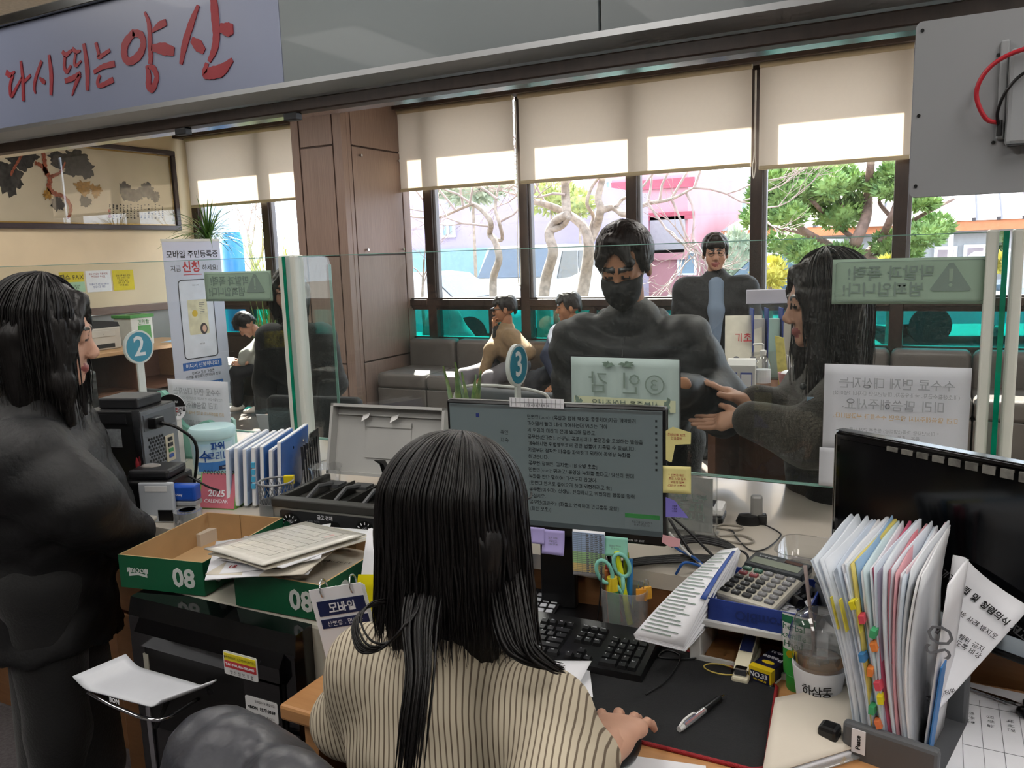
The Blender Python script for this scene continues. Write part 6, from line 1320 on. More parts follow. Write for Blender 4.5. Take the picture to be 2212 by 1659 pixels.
pen('blue pen low in the pen cup', .004, .012, .0, .1, .13, .006, mat('blue_pen', '#2f7fc0', .4)); pen('dark navy pen behind the scissors', .0, .02, -.1, .2, .15, .005, m_nvy); pen('brown pencil in the pen cup', -.03, -.01, -.08, .05, .11, .004, mat('pencil_brown', '#b5683a', .6), name='pencil'); pen('slim black pen behind the glue stick', -.022, .02, -.3, .35, .17, .0045, m_dark, m_black); pen('lime highlighter behind the scissor loops', .006, .018, -.12, .15, .14, .007, mat('lime_hl', '#a8b82a', .4))
sc2 = thing('scissors', 'mint-handled scissors standing in the pen cup', 'scissors', (pcx+.02, pcy+.004, DT+.012), .35, 'things in the pen cup', rot=(0, -.35, .45)); m_mint2 = mat('mint_plastic', '#7fc4b4', .4)
for s2 in (-1, 1):
    MB().tube([(s2*.019+.015*math.cos(k*.45), 0, .128+.026*math.sin(k*.45)) for k in range(14)], .0042, 8, closed=True).build('handle_loop', m_mint2, sc2, True); MB().tube([(s2*.012, 0, .105), (s2*.004, 0, .08), (-s2*.004, 0, .05)], [.005, .005, .004], 8).build('shank', m_mint2, sc2, True); MB().prism([(-s2*.008, 0), (s2*.002, .0), (s2*.002, .055), (-s2*.006, .055)], .0012, 'y', .001*s2).build('blade', m_mint2 if s2 > 0 else m_steel, sc2)
for k, (dx_, c) in enumerate(((.043, '#d9932a'), (.05, '#e0a83a'))):
    oc = thing('binder_clip', ['orange binder clip on the pen cup rim', 'amber binder clip on the pen cup rim, right one'][k], 'clip', (pcx+dx_-.004, pcy-.012+.014*k, DT+.088), .5+.3*k, 'things in the pen cup'); MB().prism([(-.006, -.016), (.006, -.016), (.003, .008), (-.003, .008)], .02, 'x', -.01).build('spring', mat('clip_%d' % k, c, .4), oc); MB().tube([(-.006, 0, .006), (-.004, .0, .024), (.004, 0, .024), (.006, 0, .006)], .001, 6).build('wire', m_chrome, oc)
# black illuminated calculator by the hair
bc = thing('black_calculator', 'black calculator with silver rim and blue glow near the hair', 'calculator', (-.745, -.455, DT), .0, rot=(.12, 0, .10)); MB().prism(rrect(.085, .165, .012, 4), .012, 'z', .008).build('case', m_black, bc); MB().prism(rrect(.088, .168, .013, 4), .006, 'z', .003).build('silver_rim', m_steel, bc); MB().box(-.036, .036, .035, .07, .0202, .0208).build('display', mat('dark_lcd', '#20242c', .15), bc); MB().box(-.035, .035, -.0865, -.0845, .002, .007).build('blue_light', mat('blue_led', '#2040ff', .4, emit='#2a50ff', estr=3.0), bc)
for a_ in range(4):
    for b_ in range(4): MB().cbox(-.0075, .0075, -.006, .006, 0, .004, .002).build('key', mat('silver_key', '#b9bcc2', .35), bc, False, (-.029+.0195*b_, .020-.02*a_, .02))
# --- counter top items near the glass
dg = thing('usb_receiver', 'silver wireless receiver on a black cradle on the counter', 'receiver', (-.375, -.035, CT), .25); MB().lathe([(.026, 0), (.028, .006), (.022, .022), (.0, .026)], 24, (-.008, 0, 0), 1.1, .85).build('cradle', m_black, dg, 40); MB().cbox(.012, .034, -.012, .012, 0, .026, .004).build('socket', m_black, dg); MB().cbox(-.004, .024, -.008, .012, .01, .072, .006).build('receiver_body', mat('satin_silver', '#8f8f8d', .35, metal=.3), dg)
rd_ = thing('card_reader', 'white and black card reader beside the acrylic stand', 'card reader', (-.475, -.05, CT), .1); MB().cbox(-.035, .035, -.03, .05, 0, .018, .005).build('base', m_black, rd_); MB().cbox(-.035, .035, -.02, .05, .018, .04, .006).build('top_shell', m_white, rd_); MB().box(-.026, .012, -.01, .04, .0395, .0415).build('screen', mat('dark_lcd', '#20242c'), rd_); MB().cbox(-.016, .0, -.045, -.028, .004, .014, .002).build('plug', m_white, rd_)
ac = thing('acrylic_stand', 'clear acrylic sign stand behind the monitor right edge', 'acrylic stand', (-.50, -.17, CT), .05); MB().box(-.075, .07, -.002, .002, 0, .15).build('front_sheet', m_acr, ac); MB().tube([(.07, 0, 0), (.07, 0, .15), (-.075, 0, .15)], .003, 8).build('edge', m_acr, ac); MB().box(-.07, .06, .003, .005, .01, .14).build('insert', translucent('insert_paper', '#c9cbc8', .4), ac); text('수수료 납부\n카드 결제\n가능합니다', .02, m_mgrey, ac, (0, -.0035, .07)); MB().box(-.075, .07, -.03, .04, 0, .004).build('foot', m_acr, ac)
ty = thing('clear_tray', 'empty clear plastic food tray on the counter', 'tray', (-.20, -.285, CT), -.05); m_ty = glass('tray_plastic', (.9, .9, .9), refl=2.4, add=.12)
b = MB(); rg = [rrect(.115, .105, .025, 5), rrect(.125, .115, .027, 5), rrect(.14, .13, .03, 5), rrect(.148, .138, .032, 5)]; n = len(rg[0])
b.add([(x_, y2, z_) for q, z_ in zip(rg, (.002, .006, .05, .05)) for x_, y2 in q], [(i*n+j, i*n+(j+1) % n, (i+1)*n+(j+1) % n, (i+1)*n+j) for i in range(3) for j in range(n)]+[tuple(range(n))]).build('tray_wall', m_ty, ty, 50)
gb_ = thing('grey_case', 'dark grey case behind the straw of the iced coffee', 'case', (-.115, -.445, DT), .55); MB().cbox(-.05, .055, -.05, .05, 0, .145, .006).build('case_body', mat('case_grey', '#4a4d50', .5), gb_); MB().cbox(-.052, .057, -.052, .052, .145, .158, .006).build('lid', mat('case_grey2', '#54575a', .5), gb_); MB().cyl((.02, -.02, .158), (.02, -.02, .160), .008, n=16).build('button', m_chrome, gb_)
# cables
def cable(label, pts, r_, m, name='cable'):
    o = Vector(pts[0]); t = thing(name, label, 'cable', o, 0, 'cables on the counter'); MB().tube(curve_pts([Vector(p)-o for p in pts], 8), r_, 8).build('wire', m, t, True); return t
def C3(x, y, z): p = PZ(x, y, z); return (p[0], p[1], z)
cz = CT+.004; m_cab = mat('black_cable', '#131315', .45)
cable('thin black cable looping from the receiver cradle', [C3(1645, 1130, cz), C3(1680, 1148, cz), C3(1685, 1160, cz), C3(1655, 1185, cz), C3(1620, 1188, cz), C3(1590, 1160, cz), C3(1578, 1145, cz), C3(1520, 1135, cz)], .0018, m_cab)
cable('grey coiled cable from the card reader', [C3(1528, 1125, cz), C3(1545, 1138, cz), C3(1590, 1145, cz), C3(1604, 1138, cz), C3(1560, 1133, cz), C3(1543, 1145, cz), C3(1560, 1165, cz), C3(1610, 1174, cz), C3(1628, 1168, cz), C3(1600, 1156, cz), C3(1550, 1158, cz)], .0024, mat('grey_cable', '#8c867c', .5))
for k in range(4): cable('thick black cable bundle strand %s behind the monitor' % ['nearest the screen', 'second from the screen', 'third from the screen', 'furthest from the screen'][k], [C3(1450, 1165+5*k, cz+.012), C3(1500, 1158+4*k, cz+.014), C3(1560, 1168+4*k, cz+.012), C3(1592, 1190+2*k, cz+.01), C3(1580, 1205+3*k, cz+.008), C3(1500, 1200+4*k, cz+.01), C3(1400, 1205+4*k, cz+.008), C3(1340, 1215+3*k, cz)], .0036, m_cab)
cable('black power lead falling from the monitor corner', [C3(1445, 1120, cz+.08), C3(1470, 1160, cz+.05), C3(1510, 1215, cz+.01), C3(1570, 1250, cz)], .0034, m_cab); cable('second black lead beside the power lead', [C3(1450, 1115, cz+.08), C3(1490, 1150, cz+.05), C3(1540, 1200, cz+.012), C3(1590, 1235, cz)], .003, m_cab); cable('white lead running down from the monitor corner', [C3(1445, 1150, cz+.07), C3(1480, 1190, cz+.03), C3(1510, 1215, cz+.012), C3(1530, 1240, cz)], .0026, m_white); cable('blue network cable curling behind the monitor', [C3(1445, 1170, cz+.03), C3(1470, 1190, cz+.02), C3(1500, 1205, cz+.02), C3(1520, 1225, cz+.005), C3(1480, 1215, cz+.03), C3(1460, 1240, cz)], .0028, mat('blue_cable', '#1f5aa8', .45)); cable('black cable loop above the blue box', [C3(1560, 1245, cz), C3(1600, 1230, cz+.01), C3(1616, 1205, cz+.03), C3(1600, 1190, cz+.04), C3(1578, 1200, cz+.03), C3(1575, 1235, cz)], .0026, m_cab)
dz_ = DT+.006
cable('mouse cable winding over the desk mat', [C3(1395, 1500, dz_), C3(1440, 1470, dz_), C3(1470, 1420, dz_), C3(1440, 1405, dz_), C3(1425, 1420, dz_), C3(1500, 1422, dz_), C3(1520, 1405, dz_), C3(1500, 1390, dz_)], .0016, m_cab)
cable('thin black cable hanging before the pen cup', [C3(1300, 1225, DT+.14), C3(1297, 1280, DT+.09), C3(1290, 1340, DT+.01), C3(1280, 1355, DT+.004)], .0018, m_cab)
# dark monitor at the right
ra_ = -.52; p0 = Vector(PD(1803, 930, 1.56)); du = Vector((math.cos(ra_), math.sin(ra_), 0)); RWd = .52
dm = thing('dark_monitor', 'large switched-off black monitor at the right', 'monitor', (p0.x, p0.y, CT), ra_); zz1 = p0.z-CT; zz0 = .03
MB().cbox(0, RWd, 0, .03, zz0, zz1, .006).build('bezel', mat('piano_black', '#060607', .08, coat=.5, var=0), dm); MB().box(.014, RWd-.014, -.002, 0, zz0+.03, zz1-.014).build('screen', mat('dark_screen', '#050608', .12, var=0), dm); MB().cbox(-.0015, .0, .002, .028, zz0+.01, zz1-.008, .0005).build('side_trim', m_chrome, dm); MB().box(.0, RWd, .004, .026, zz1, zz1+.0015).build('top_trim', mat('silver_trim', '#6f7174', .25, metal=.8), dm)
MB().cbox(.22, .30, .02, .06, .01, .2, .006).build('neck', m_black, dm); MB().cbox(.12, .40, -.02, .16, 0, .012, .004).build('foot', m_black, dm)
g = MB(); r = random.Random(4)
for k in range(9): g.box(.11+.028*k, .13+.028*k, -.004, -.0008, zz1-.018-.001*k, zz1-.010)
g.build('peeling_tape', mat('dusty_tape', '#6a6862', .7, var=.4, scale=60), dm)
# green spiral notebook behind the cash box
gn = thing('green_notebook', 'green spiral notebook standing behind the cash box lid', 'notebook', (-1.13, -.12, CT), .25); MB().cbox(-.09, .09, -.006, .006, 0, .20, .002).build('cover', mat('green_cover', '#2f8a6a', .45), gn); MB().box(-.088, .088, -.004, .0062, .003, .202).build('pages', m_paper, gn)
for k in range(14): MB().tube([(.09+.004*math.cos(a*.79), .008*math.sin(a*.79), .012+.0135*k) for a in range(8)], .0008, 5, closed=True).build('spiral_ring', m_chrome, gn)
# ================================================================== LEFT STATION
m_green = mat('box_green_print', '#0f5a3a', .45, var=.05); m_kraft = mat('kraft_board', '#ad8c63', .85, var=.07, scale=12)
BZ = .845
def lid_box(label, fl, ang, w, d, h, txt=True):
    t = thing('paper_box_lid', label, 'box', (fl[0], fl[1], BZ), ang, 'green paper box lids on the printer'); th = .004
    MB().box(0, w, 0, d, 0, th).build('base', m_kraft, t)
    for nm, a_ in (('front', (0, w, 0, th)), ('back', (0, w, d-th, d)), ('left', (0, th, th, d-th)), ('right', (w-th, w, th, d-th))):
        MB().box(*a_, th, h).build('wall', m_kraft, t); x0_, x1_, y0_, y1_ = a_; e = .0008
        o = {'front': (x0_, x1_, -e, 0), 'back': (x0_, x1_, d, d+e), 'left': (-e, 0, 0, d), 'right': (w, w+e, 0, d)}[nm]; MB().box(*o, 0, h).build('green_face', m_green, t)
    MB().box(w*.45, w*.45+.001, d-th-.001, d-th, th, h).build('flap_seam', mat('kraft_dark', '#7d6240', .8), t)
    m_w = mat('white_print', '#cfd3d0', .5, var=0)
    text('08', .058, m_w, t, (w*.77, -.0016, h*.45), bold=.03)
    text('08', .058, m_w, t, (w+.0016, d*.2, h*.45), (PI/2, 0, PI/2), bold=.03)
    return t, m_w
a1 = math.atan2(.038, .219); b1, m_w = lid_box('green paper box lid, empty one left of the papers', (-1.585, -.868), a1, .222, .305, .075)
text('MOORIM', .014, m_w, b1, (.05, -.0016, .043), (-PI/2, 0, PI), bold=.02); MB().prism([(.026, .028), (.026, .048), (.029, .048), (.03, .034), (.05, .037), (.07, .034), (.071, .048), (.074, .048), (.074, .028), (.05, .032)], .0006, 'y', -.0014).build('logo_frame', m_w, b1)
b2, _ = lid_box('green paper box lid holding papers at the right', (-1.268, -.838), .05, .222, .29, .075)
# pile of papers
pc_ = Vector((-1.20, -.72, BZ)); r = random.Random(22)
pl_ = [(-1.20, -.66, .03, .19, .26, .15), (-1.24, -.74, .08, .2, .29, .5), (-1.28, -.75, .082, .2, .28, .75), (-1.22, -.735, .086, .21, .28, .3), (-1.25, -.72, .090, .2, .27, .62), (-1.20, -.70, .094, .2, .29, -.1), (-1.21, -.72, .098, .21, .28, -.22)]
lb = ['sheet lying flat inside the right green lid', 'lowest crossed sheet over the green lid', 'tilted sheet with red stamp poking left from the pile', 'sheet with cream edge in the middle of the pile', 'sheet poking out with blue line at the left', 'plain white sheet behind the plastic sleeve', 'white card under the plastic sleeve']
for k, (x_, y2, z_, w, h, a_) in enumerate(pl_):
    t = thing('paper_sheet', lb[k], 'paper', (x_, y2, BZ+z_), a_, 'papers piled on the green lids', rot=(-.06 if k else 0, -.05 if k else 0, a_)); MB().sheet(lambda u, v: (-w/2+w*u, -h/2+h*v, .004*math.sin(3*u+k)), 4, 5, .0025).build('sheet', m_paper if k % 3 else mat('cream_sheet', '#d6cfc0', .7), t, True)
    if k == 2: text('12', .02, m_rin, t, (-.05, -.09, .006), (0, 0, -.3))
    if k in (0, 5): text('가족관계등록부의 증명서 교부 신청', .010, m_ink, t, (.0, .02, .006), (0, 0, 0))
sv = thing('plastic_sleeve', 'clear plastic sleeve with a printed form on top of the pile', 'sleeve', (-1.215, -.735, BZ+.112), -.25, rot=(-.06, -.05, -.20)); MB().sheet(lambda u, v: (-.105+.21*u, -.13+.26*v, .001*math.sin(5*u+2*v)), 10, 10, .003).build('form', mat('form_cream', '#d6d3ca', .25, var=.06, scale=10, coat=.5, bump=.25, bscale=45), sv, True)
g = MB(); 
for k in range(9): g.box(-.085, .085, -.10+.024*k, -.0993+.024*k, .0062, .0066)
g.box(.04, .085, .02, .0207, .0062, .0066).box(-.085, -.0843, -.10, .1, .0062, .0066).box(.084, .0847, -.10, .1, .0062, .0066).box(.04, .0407, .02, .092, .0062, .0066); g.build('form_lines', mat('faded_ink', '#8a8880', .8), sv); text('인감증명 위임장', .012, mat('faded_ink', '#8a8880'), sv, (-.03, .105, .0066), (0, 0, 0)); text('확\n인', .014, mat('faded_stamp', '#c48a86', .8), sv, (.07, .06, .0068), (0, 0, 0), line=.8); text('위임자 성명\n주민등록번호\n주소\n용도\n위와 같이 신청합니다', .009, mat('faded_ink', '#8a8880'), sv, (-.04, .0, .0068), (0, 0, 0), line=1.7)
# black document printer under the lids
pm = thing('document_printer', 'tall black and ivory document printer with a white paper tray', 'printer', (-1.535, -.50, 0), 0)
m_ivory = mat('ivory_shell', '#b9b6a8', .45); m_gloss = mat('gloss_black', '#08080a', .12, coat=.4, var=0); X1 = .50
MB().cbox(0, X1, -.34, 0, 0, .842, .008).build('shell', m_ivory, pm)
MB().prism([(-.34, .842), (-.385, .838), (-.395, .80), (-.395, .0), (-.34, .0)], X1-.03, 'x', .0).build('front_bezel', m_gloss, pm)
MB().box(.045, X1-.06, -.398, -.394, .55, .735).build('output_recess', mat('recess_black', '#020203', .5, var=0), pm); MB().prism([(-.395, .80), (-.412, .775), (-.412, .745), (-.395, .735)], X1-.09, 'x', .035).build('hood', m_gloss, pm); MB().box(.34, X1-.065, -.405, -.396, .60, .735).build('right_cheek', m_gloss, pm)
MB().tube([(.27, -.41, .628), (.46, -.41, .628)], .006, 8).build('bar', m_chrome, pm, True); MB().box(.04, .055, -.4, -.39, .66, .72).build('side_light', m_ivory, pm)
lbx = MB().prism(rrect(.09, .05, .004, 3, .345, .762), .0012, 'y', -.4135).build('yellow_red_label', mat('label_white', '#dedede', .4), pm); MB().box(.303, .387, -.4146, -.4133, .768, .783).build('label_yellow', mat('label_yellow', '#e0cf1e', .5), pm); MB().box(.303, .387, -.4146, -.4133, .753, .768).build('label_red', mat('label_red', '#c0343c', .5), pm); text('빠른장애처리, 소모품(부스팩크린)', .0058, m_ink, pm, (.345, -.4152, .7755)); text('T.367-9955, 010-7502-9955', .0068, m_paper, pm, (.345, -.4152, .7605), bold=.02); text('양 산 정 보 기 술', .0085, m_ink, pm, (.348, -.4152, .745))
MB().prism(rrect(.085, .045, .004, 3, .385, .675), .001, 'y', -.4065).build('service_label', mat('label_white', '#dedede'), pm); text('장애접수 및 품질상담', .0058, m_ink, pm, (.395, -.4072, .69)); text('<BON  1577-3169', .0095, m_ink, pm, (.385, -.4072, .675), bold=.02); text('가동율 올리는 기업 (주)본시스', .0052, m_ink, pm, (.385, -.4072, .661))
MB().cbox(.20, .42, -.402, -.394, .42, .54, .01).build('logo_plate', m_ivory, pm); text('BON', .05, mat('logo_navy', '#2c3040', .4, var=0), pm, (.29, -.4032, .48), bold=.03); MB().tube([(.33+.03*math.cos(a*.2-.2), -.4035, .485+.03*math.sin(a*.2-.2)) for a in range(10)], [.001+.0003*k for k in range(10)], 6).build('logo_arc', mat('logo_red', '#b02a38', .4), pm)
MB().cbox(.14, .50, -.4, -.394, .05, .30, .012).build('lower_panel', m_ivory, pm); MB().cbox(.028, .045, -.402, -.394, .40, .60, .003).build('lock_strip', m_chrome, pm)
# white tray
tr2 = [Vector(PZ(*p, .70)) for p in ((158, 1475), (350, 1525), (470, 1497), (275, 1440))]; ty0 = sum(tr2, Vector())/4
pt_ = thing('output_tray', 'white angled paper output tray sticking out of the black printer', 'tray', ty0)
L0, L1, L2, L3 = [v-ty0 for v in tr2]
def trf(u, v):
    p = (L0*(1-u)+L1*u)*(1-v)+(L3*(1-u)+L2*u)*v; e = max(0, .16-u)/.16+max(0, u-.86)/.14; return p+Vector((0, 0, .022*e**1.5+.015*(v-.5)))
MB().sheet(trf, 24, 8, .003).build('plate', mat('tray_white', '#cdd0d6', .4), pt_, True)
MB().tube(curve_pts([L0*.8+Vector((0, 0, -.02)), (L0+L1)*.5+Vector((0, -.0, -.03)), L1*.75+Vector((0, 0, -.04)), L1*.7+Vector((0, .1, -.05))], 6), .004, 8).build('wire_support', m_chrome, pt_, True); MB().tube([L1*.6+Vector((0, .03, -.02)), L1*.55+Vector((-.03, .02, -.085))], .005, 8).build('prop_leg', m_black, pt_, True); MB().tube([L2*.9, (L2+L3)*.5+Vector((0, .09, -.01)), L3*.9+Vector((0, .1, 0))], .006, 8).build('mount_bar', m_black, pt_)
text('BON', .014, m_paper, pt_, (L0+L1)*.5+Vector((0, -.006, -.012)), bold=.03)
# wooden drawers
wd_ = wood('drawer_wood', '#8a5c34', '#9c6a3e', sc=(3, 14, 14), rough=.4)
dw = thing('drawer_pedestal', 'brown wooden drawer pedestal between standing woman and printer', 'drawers', (-1.80, -.43, 0)); MB().box(-.2, .21, -.15, .0, .02, .80).build('carcass', wd_, dw)
for k, (z0_, z1_) in enumerate(((.04, .38), (.39, .60), (.61, .80))):
    d_ = MB().cbox(-.205, .215, -.175, -.15, z0_, z1_, .005).build('drawer', wd_, dw); zc = (z0_+z1_)/2+.04
    MB().prism(rrect(.12, .045, .01, 4, .07, zc), .004, 'y', -.179).build('handle', mat('handle_grey', '#4a4340', .35, metal=.3), d_); MB().cbox(.02, .12, -.183, -.178, zc-.014, zc+.004, .003).build('finger_slot', m_black, d_)
# cash box
cA = Vector(PD(588, 1078, 2.05)); cB = Vector(PD(836, 1105, 1.97)); az = .10
cbx = thing('cash_box', 'open grey cash box with two combination dials', 'cash box', (cA.x, cA.y, CT), az); CW, CD, CH = .345, .24, .085
m_cash = mat('cash_grey', '#8f8f8a', .45); m_cdk = mat('cash_dark', '#2c2c2a', .5)
for a_ in ((0, CW, 0, .006), (0, CW, CD-.006, CD), (0, .006, 0, CD), (CW-.006, CW, 0, CD)): MB().box(*a_, 0, CH-.02).build('wall', m_cash, cbx)
MB().box(0, CW, 0, CD, 0, .004).build('floor', m_cash, cbx)
MB().cbox(-.003, CW+.003, -.003, .03, CH-.022, CH, .003).build('front_rim', m_cdk, cbx); MB().cbox(-.003, .012, .03, CD, CH-.022, CH, .003).build('side_rim', m_cdk, cbx); MB().cbox(CW-.012, CW+.003, .03, CD, CH-.022, CH, .003).build('side_rim', m_cdk, cbx); MB().box(.006, CW-.006, .03, CD-.006, CH-.06, CH-.045).build('inner_tray', m_cdk, cbx)
for k in range(4):
    x_ = .05+.085*k; MB().box(x_+.04, x_+.043, .03, CD-.006, CH-.045, CH-.012).build('tray_divider', m_cdk, cbx)
    hg = MB(); hg.box(x_-.025, x_+.025, CD-.06, CD-.02, CH-.02, CH-.012).tube([(x_, CD-.05, CH-.012), (x_-.01, CD-.10, CH-.005), (x_-.02, CD-.14, CH-.03)], .006, 6); hg.build('note_clip', mat('clip_grey', '#4c4e50', .4), cbx)
for k in (2, 3):
    x_ = .06+.085*k; MB().prism([(CD-.10, CH-.02), (CD-.06, CH+.03), (CD-.09, CH+.075), (CD-.13, CH+.085), (CD-.10, CH+.066), (CD-.085, CH+.03), (CD-.12, CH-.02)], .012, 'x', x_).build('raised_clip', m_black, cbx)
MB().prism(rrect(.30, .052, .006, 3, CW/2, .032), .002, 'y', -.0025).build('lock_plate', mat('lock_plate', '#26272a', .4), cbx); text('금고 본체', .011, m_paper, cbx, (CW*.45, -.0036, .048), bold=.02); text('CASH BOX\nE-300', .0075, m_grey_ink, cbx, (CW*.35, -.0036, .032)); MB().prism(rrect(.035, .04, .012, 4, CW*.52, .020), .002, 'y', -.004).build('key_plate', m_black, cbx)
for x_ in (.055, .27):
    dl_ = MB().cyl((x_, -.0025, .026), (x_, -.008, .026), .027, n=32).build('dial', m_black, cbx, 30); MB().cyl((x_, -.008, .026), (x_, -.02, .026), .012, .010, 20).build('knob', m_chrome, dl_, 30)
    for k in range(12): a = k*PI/6; MB().box(-.0012, .0012, -.0006, 0, -.003, .003).build('dial_mark', m_paper, dl_, False, (x_+.020*math.sin(a), -.0082, .026+.020*math.cos(a)), (0, a, 0))
ld = MB(); lidang = math.radians(14)
def lp(x_, d, h): return (x_, CD+math.sin(lidang)*h*1.0+math.cos(lidang)*d, CH+math.cos(lidang)*h-math.sin(lidang)*d)
LH = .195
Ld = [(-.004, 0), (CW+.004, 0)]
def lidbox(x0_, x1_, d0, d1, h0, h1): V = [lp(x_, d, h) for x_ in (x0_, x1_) for d in (d0, d1) for h in (h0, h1)]; return V, [(0, 1, 3, 2), (4, 6, 7, 5), (0, 4, 5, 1), (2, 3, 7, 6), (0, 2, 6, 4), (1, 5, 7, 3)]
m_lid = mat('lid_grey', '#adadaa', .45, var=.03)
for nm, a_ in (('lid_plate', (-.004, CW+.004, .03, .034, 0, LH)), ('lid_rim', (-.004, .004, .0, .032, 0, LH)), ('lid_rim', (CW-.004, CW+.004, .0, .032, 0, LH)), ('lid_rim', (-.004, CW+.004, .0, .032, LH-.008, LH)), ('lid_rim', (-.004, CW+.004, .0, .032, 0, .008)), ('lid_panel', (.10, .24, .027, .031, .05, .145)), ('lid_panel_top', (.10, .24, .024, .03, .135, .15)), ('lid_step', (.01, CW-.01, .02, .031, LH-.03, LH-.026))):
    V, Fc = lidbox(*a_); MB().add(V, Fc).build(nm, m_lid, cbx)
for x_ in (.09, .18): V = [lp(x_, .02, LH-.03), lp(x_+.022, .02, LH-.022), lp(x_+.02, .014, LH-.034), lp(x_, .012, LH-.046)]; MB().add(V+[tuple(np.array(p)+np.array((.003, -.004, 0))) for p in V], [(0, 1, 2, 3), (7, 6, 5, 4), (0, 4, 5, 1), (1, 5, 6, 2), (2, 6, 7, 3), (3, 7, 4, 0)]).build('lid_hook', m_white, cbx)
# blue files in a black rack, bin, cup, calendar
fr2 = thing('file_rack', 'black desk rack holding blue files by the glass post', 'rack', (-1.69, -.26, CT), .42); MB().cbox(-.10, .12, -.10, .10, 0, .006, .002).build('base', m_black, fr2)
for x_ in (.10,): 
    MB().prism([(-.10, 0), (.10, 0), (.10, .17), (.02, .17), (-.10, .04)], .004, 'x', x_).build('side_frame', m_black, fr2)
    for k in range(7): MB().box(x_-.002, x_+.006, -.06+.022*k, -.056+.022*k, .02, .15).build('grille_bar', m_dark, fr2)
fc = [('#b9c8e0', 'pale blue file leftmost in the black rack', .22), ('#cdd6e6', 'white sleeve second in the black rack', .225), ('#a9bfe0', 'light blue sleeve third in the black rack', .22), ('#dfe3ea', 'sheaf of white papers with blue tabs in the rack', .225), ('#3a72b8', 'mid blue board fifth in the black rack', .23), ('#cfd8e6', 'white sleeve between blue boards in the rack', .215), ('#1f5aa8', 'deep blue clipboard rightmost in the black rack', .245)]
for k, (c, lb_, h) in enumerate(fc):
    t = thing('blue_file', lb_, 'file', tuple(fr2.matrix_basis @ Vector((-.085+.024*k, -.02, .007))), .42, 'files in the black rack', rot=(0, .06, .42)); MB().cbox(-.006, .006, -.13, .115, 0, h*.72, .002).build('cover', mat('rack_file_%d' % k, c, .4, var=.04), t); MB().box(-.0045, .0045, -.132, .112, .002, h*.72+.002).build('paper_edge', m_paper, t)
    if k == 3:
        for j in range(4): MB().box(-.005, .005, -.136, -.13, .05+.02*j, .064+.02*j).build('blue_tab', mat('tab_cyan', '#4aa8d0', .5), t)
    if k == 6:
        for j in (-.03, .06): MB().cyl((.006, j, .14), (.0075, j, .14), .004, n=10).build('rivet', m_chrome, t)
mb_ = thing('mesh_bin', 'grey metal mesh pen bin before the blue files', 'bin', (-1.525, -.435, CT)); b = MB()
for k in range(28):
    a = 2*PI*k/28
    for s2 in (-1, 1): b.tube([(.045*math.cos(a+s2*j*.12), .045*math.sin(a+s2*j*.12), .004+.0115*j) for j in range(9)], .0007, 4, cap=False)
o = b.build('mesh_wall', mat('mesh_grey', '#8a8c90', .4, metal=.5), mb_, True); o['kind'] = 'stuff'; MB().tube([(.045*math.cos(a*.262), .045*math.sin(a*.262), .097) for a in range(24)], .003, 8, closed=True).build('top_rim', mat('mesh_grey', '#8a8c90'), mb_, True); MB().lathe([(.045, 0), (.0465, .002), (.0465, .045), (.044, .045), (.044, .004), (0, .004)], 28).build('solid_base', mat('mesh_grey', '#8a8c90'), mb_, 40)
yc = thing('binder_clip', 'yellow binder clip on the mesh bin rim', 'clip', (-1.505, -.405, CT+.095), .4); MB().prism([(-.005, -.01), (.005, -.01), (.007, .012), (-.007, .012)], .026, 'x', -.013).build('spring', mat('clip_yellow', '#e0cc1e', .4), yc); MB().tube([(-.006, 0, -.008), (-.006, 0, -.022), (.006, 0, -.022), (.006, 0, -.008)], .001, 6).build('wire', m_chrome, yc)
pcup = thing('plastic_cup', 'empty clear plastic cup behind the mesh bin', 'cup', (-1.47, -.30, CT)); MB().lathe([(.03, 0), (.031, .002), (.043, .105), (.046, .108), (.046, .111), (.043, .111)], 32).build('cup_wall', m_cupg, pcup, 50)
cal = thing('desk_calendar', 'small pink 2025 desk calendar by the blue files', 'calendar', (-1.745, -.42, CT), .25); MB().add([(-.055, -.03, 0), (.055, -.03, 0), (.055, 0, .095), (-.055, 0, .095), (-.055, .03, 0), (.055, .03, 0)], [(0, 1, 2, 3), (4, 3, 2, 5), (0, 3, 4), (1, 5, 2), (0, 4, 5, 1)]).build('stand', mat('calendar_green', '#7fae5a', .6), cal); MB().add([(-.05, -.0316, .004), (.056, -.0316, .004), (.056, -.0016, .094), (-.05, -.0016, .094)], [(0, 1, 2, 3)]).build('pink_page', mat('calendar_pink', '#c26a78', .6), cal); text('2025', .026, m_paper, cal, (.0, -.0205, .042), (PI/2-.32, 0, 0), bold=.02); text('CALENDAR', .014, m_paper, cal, (.0, -.0265, .022), (PI/2-.32, 0, 0))
for k in range(9): MB().tube([(-.045+.011*k, .005*math.cos(a*.79), .096+.005*math.sin(a*.79)) for a in range(8)], .0009, 5, closed=True).build('binding_ring', m_dark, cal)
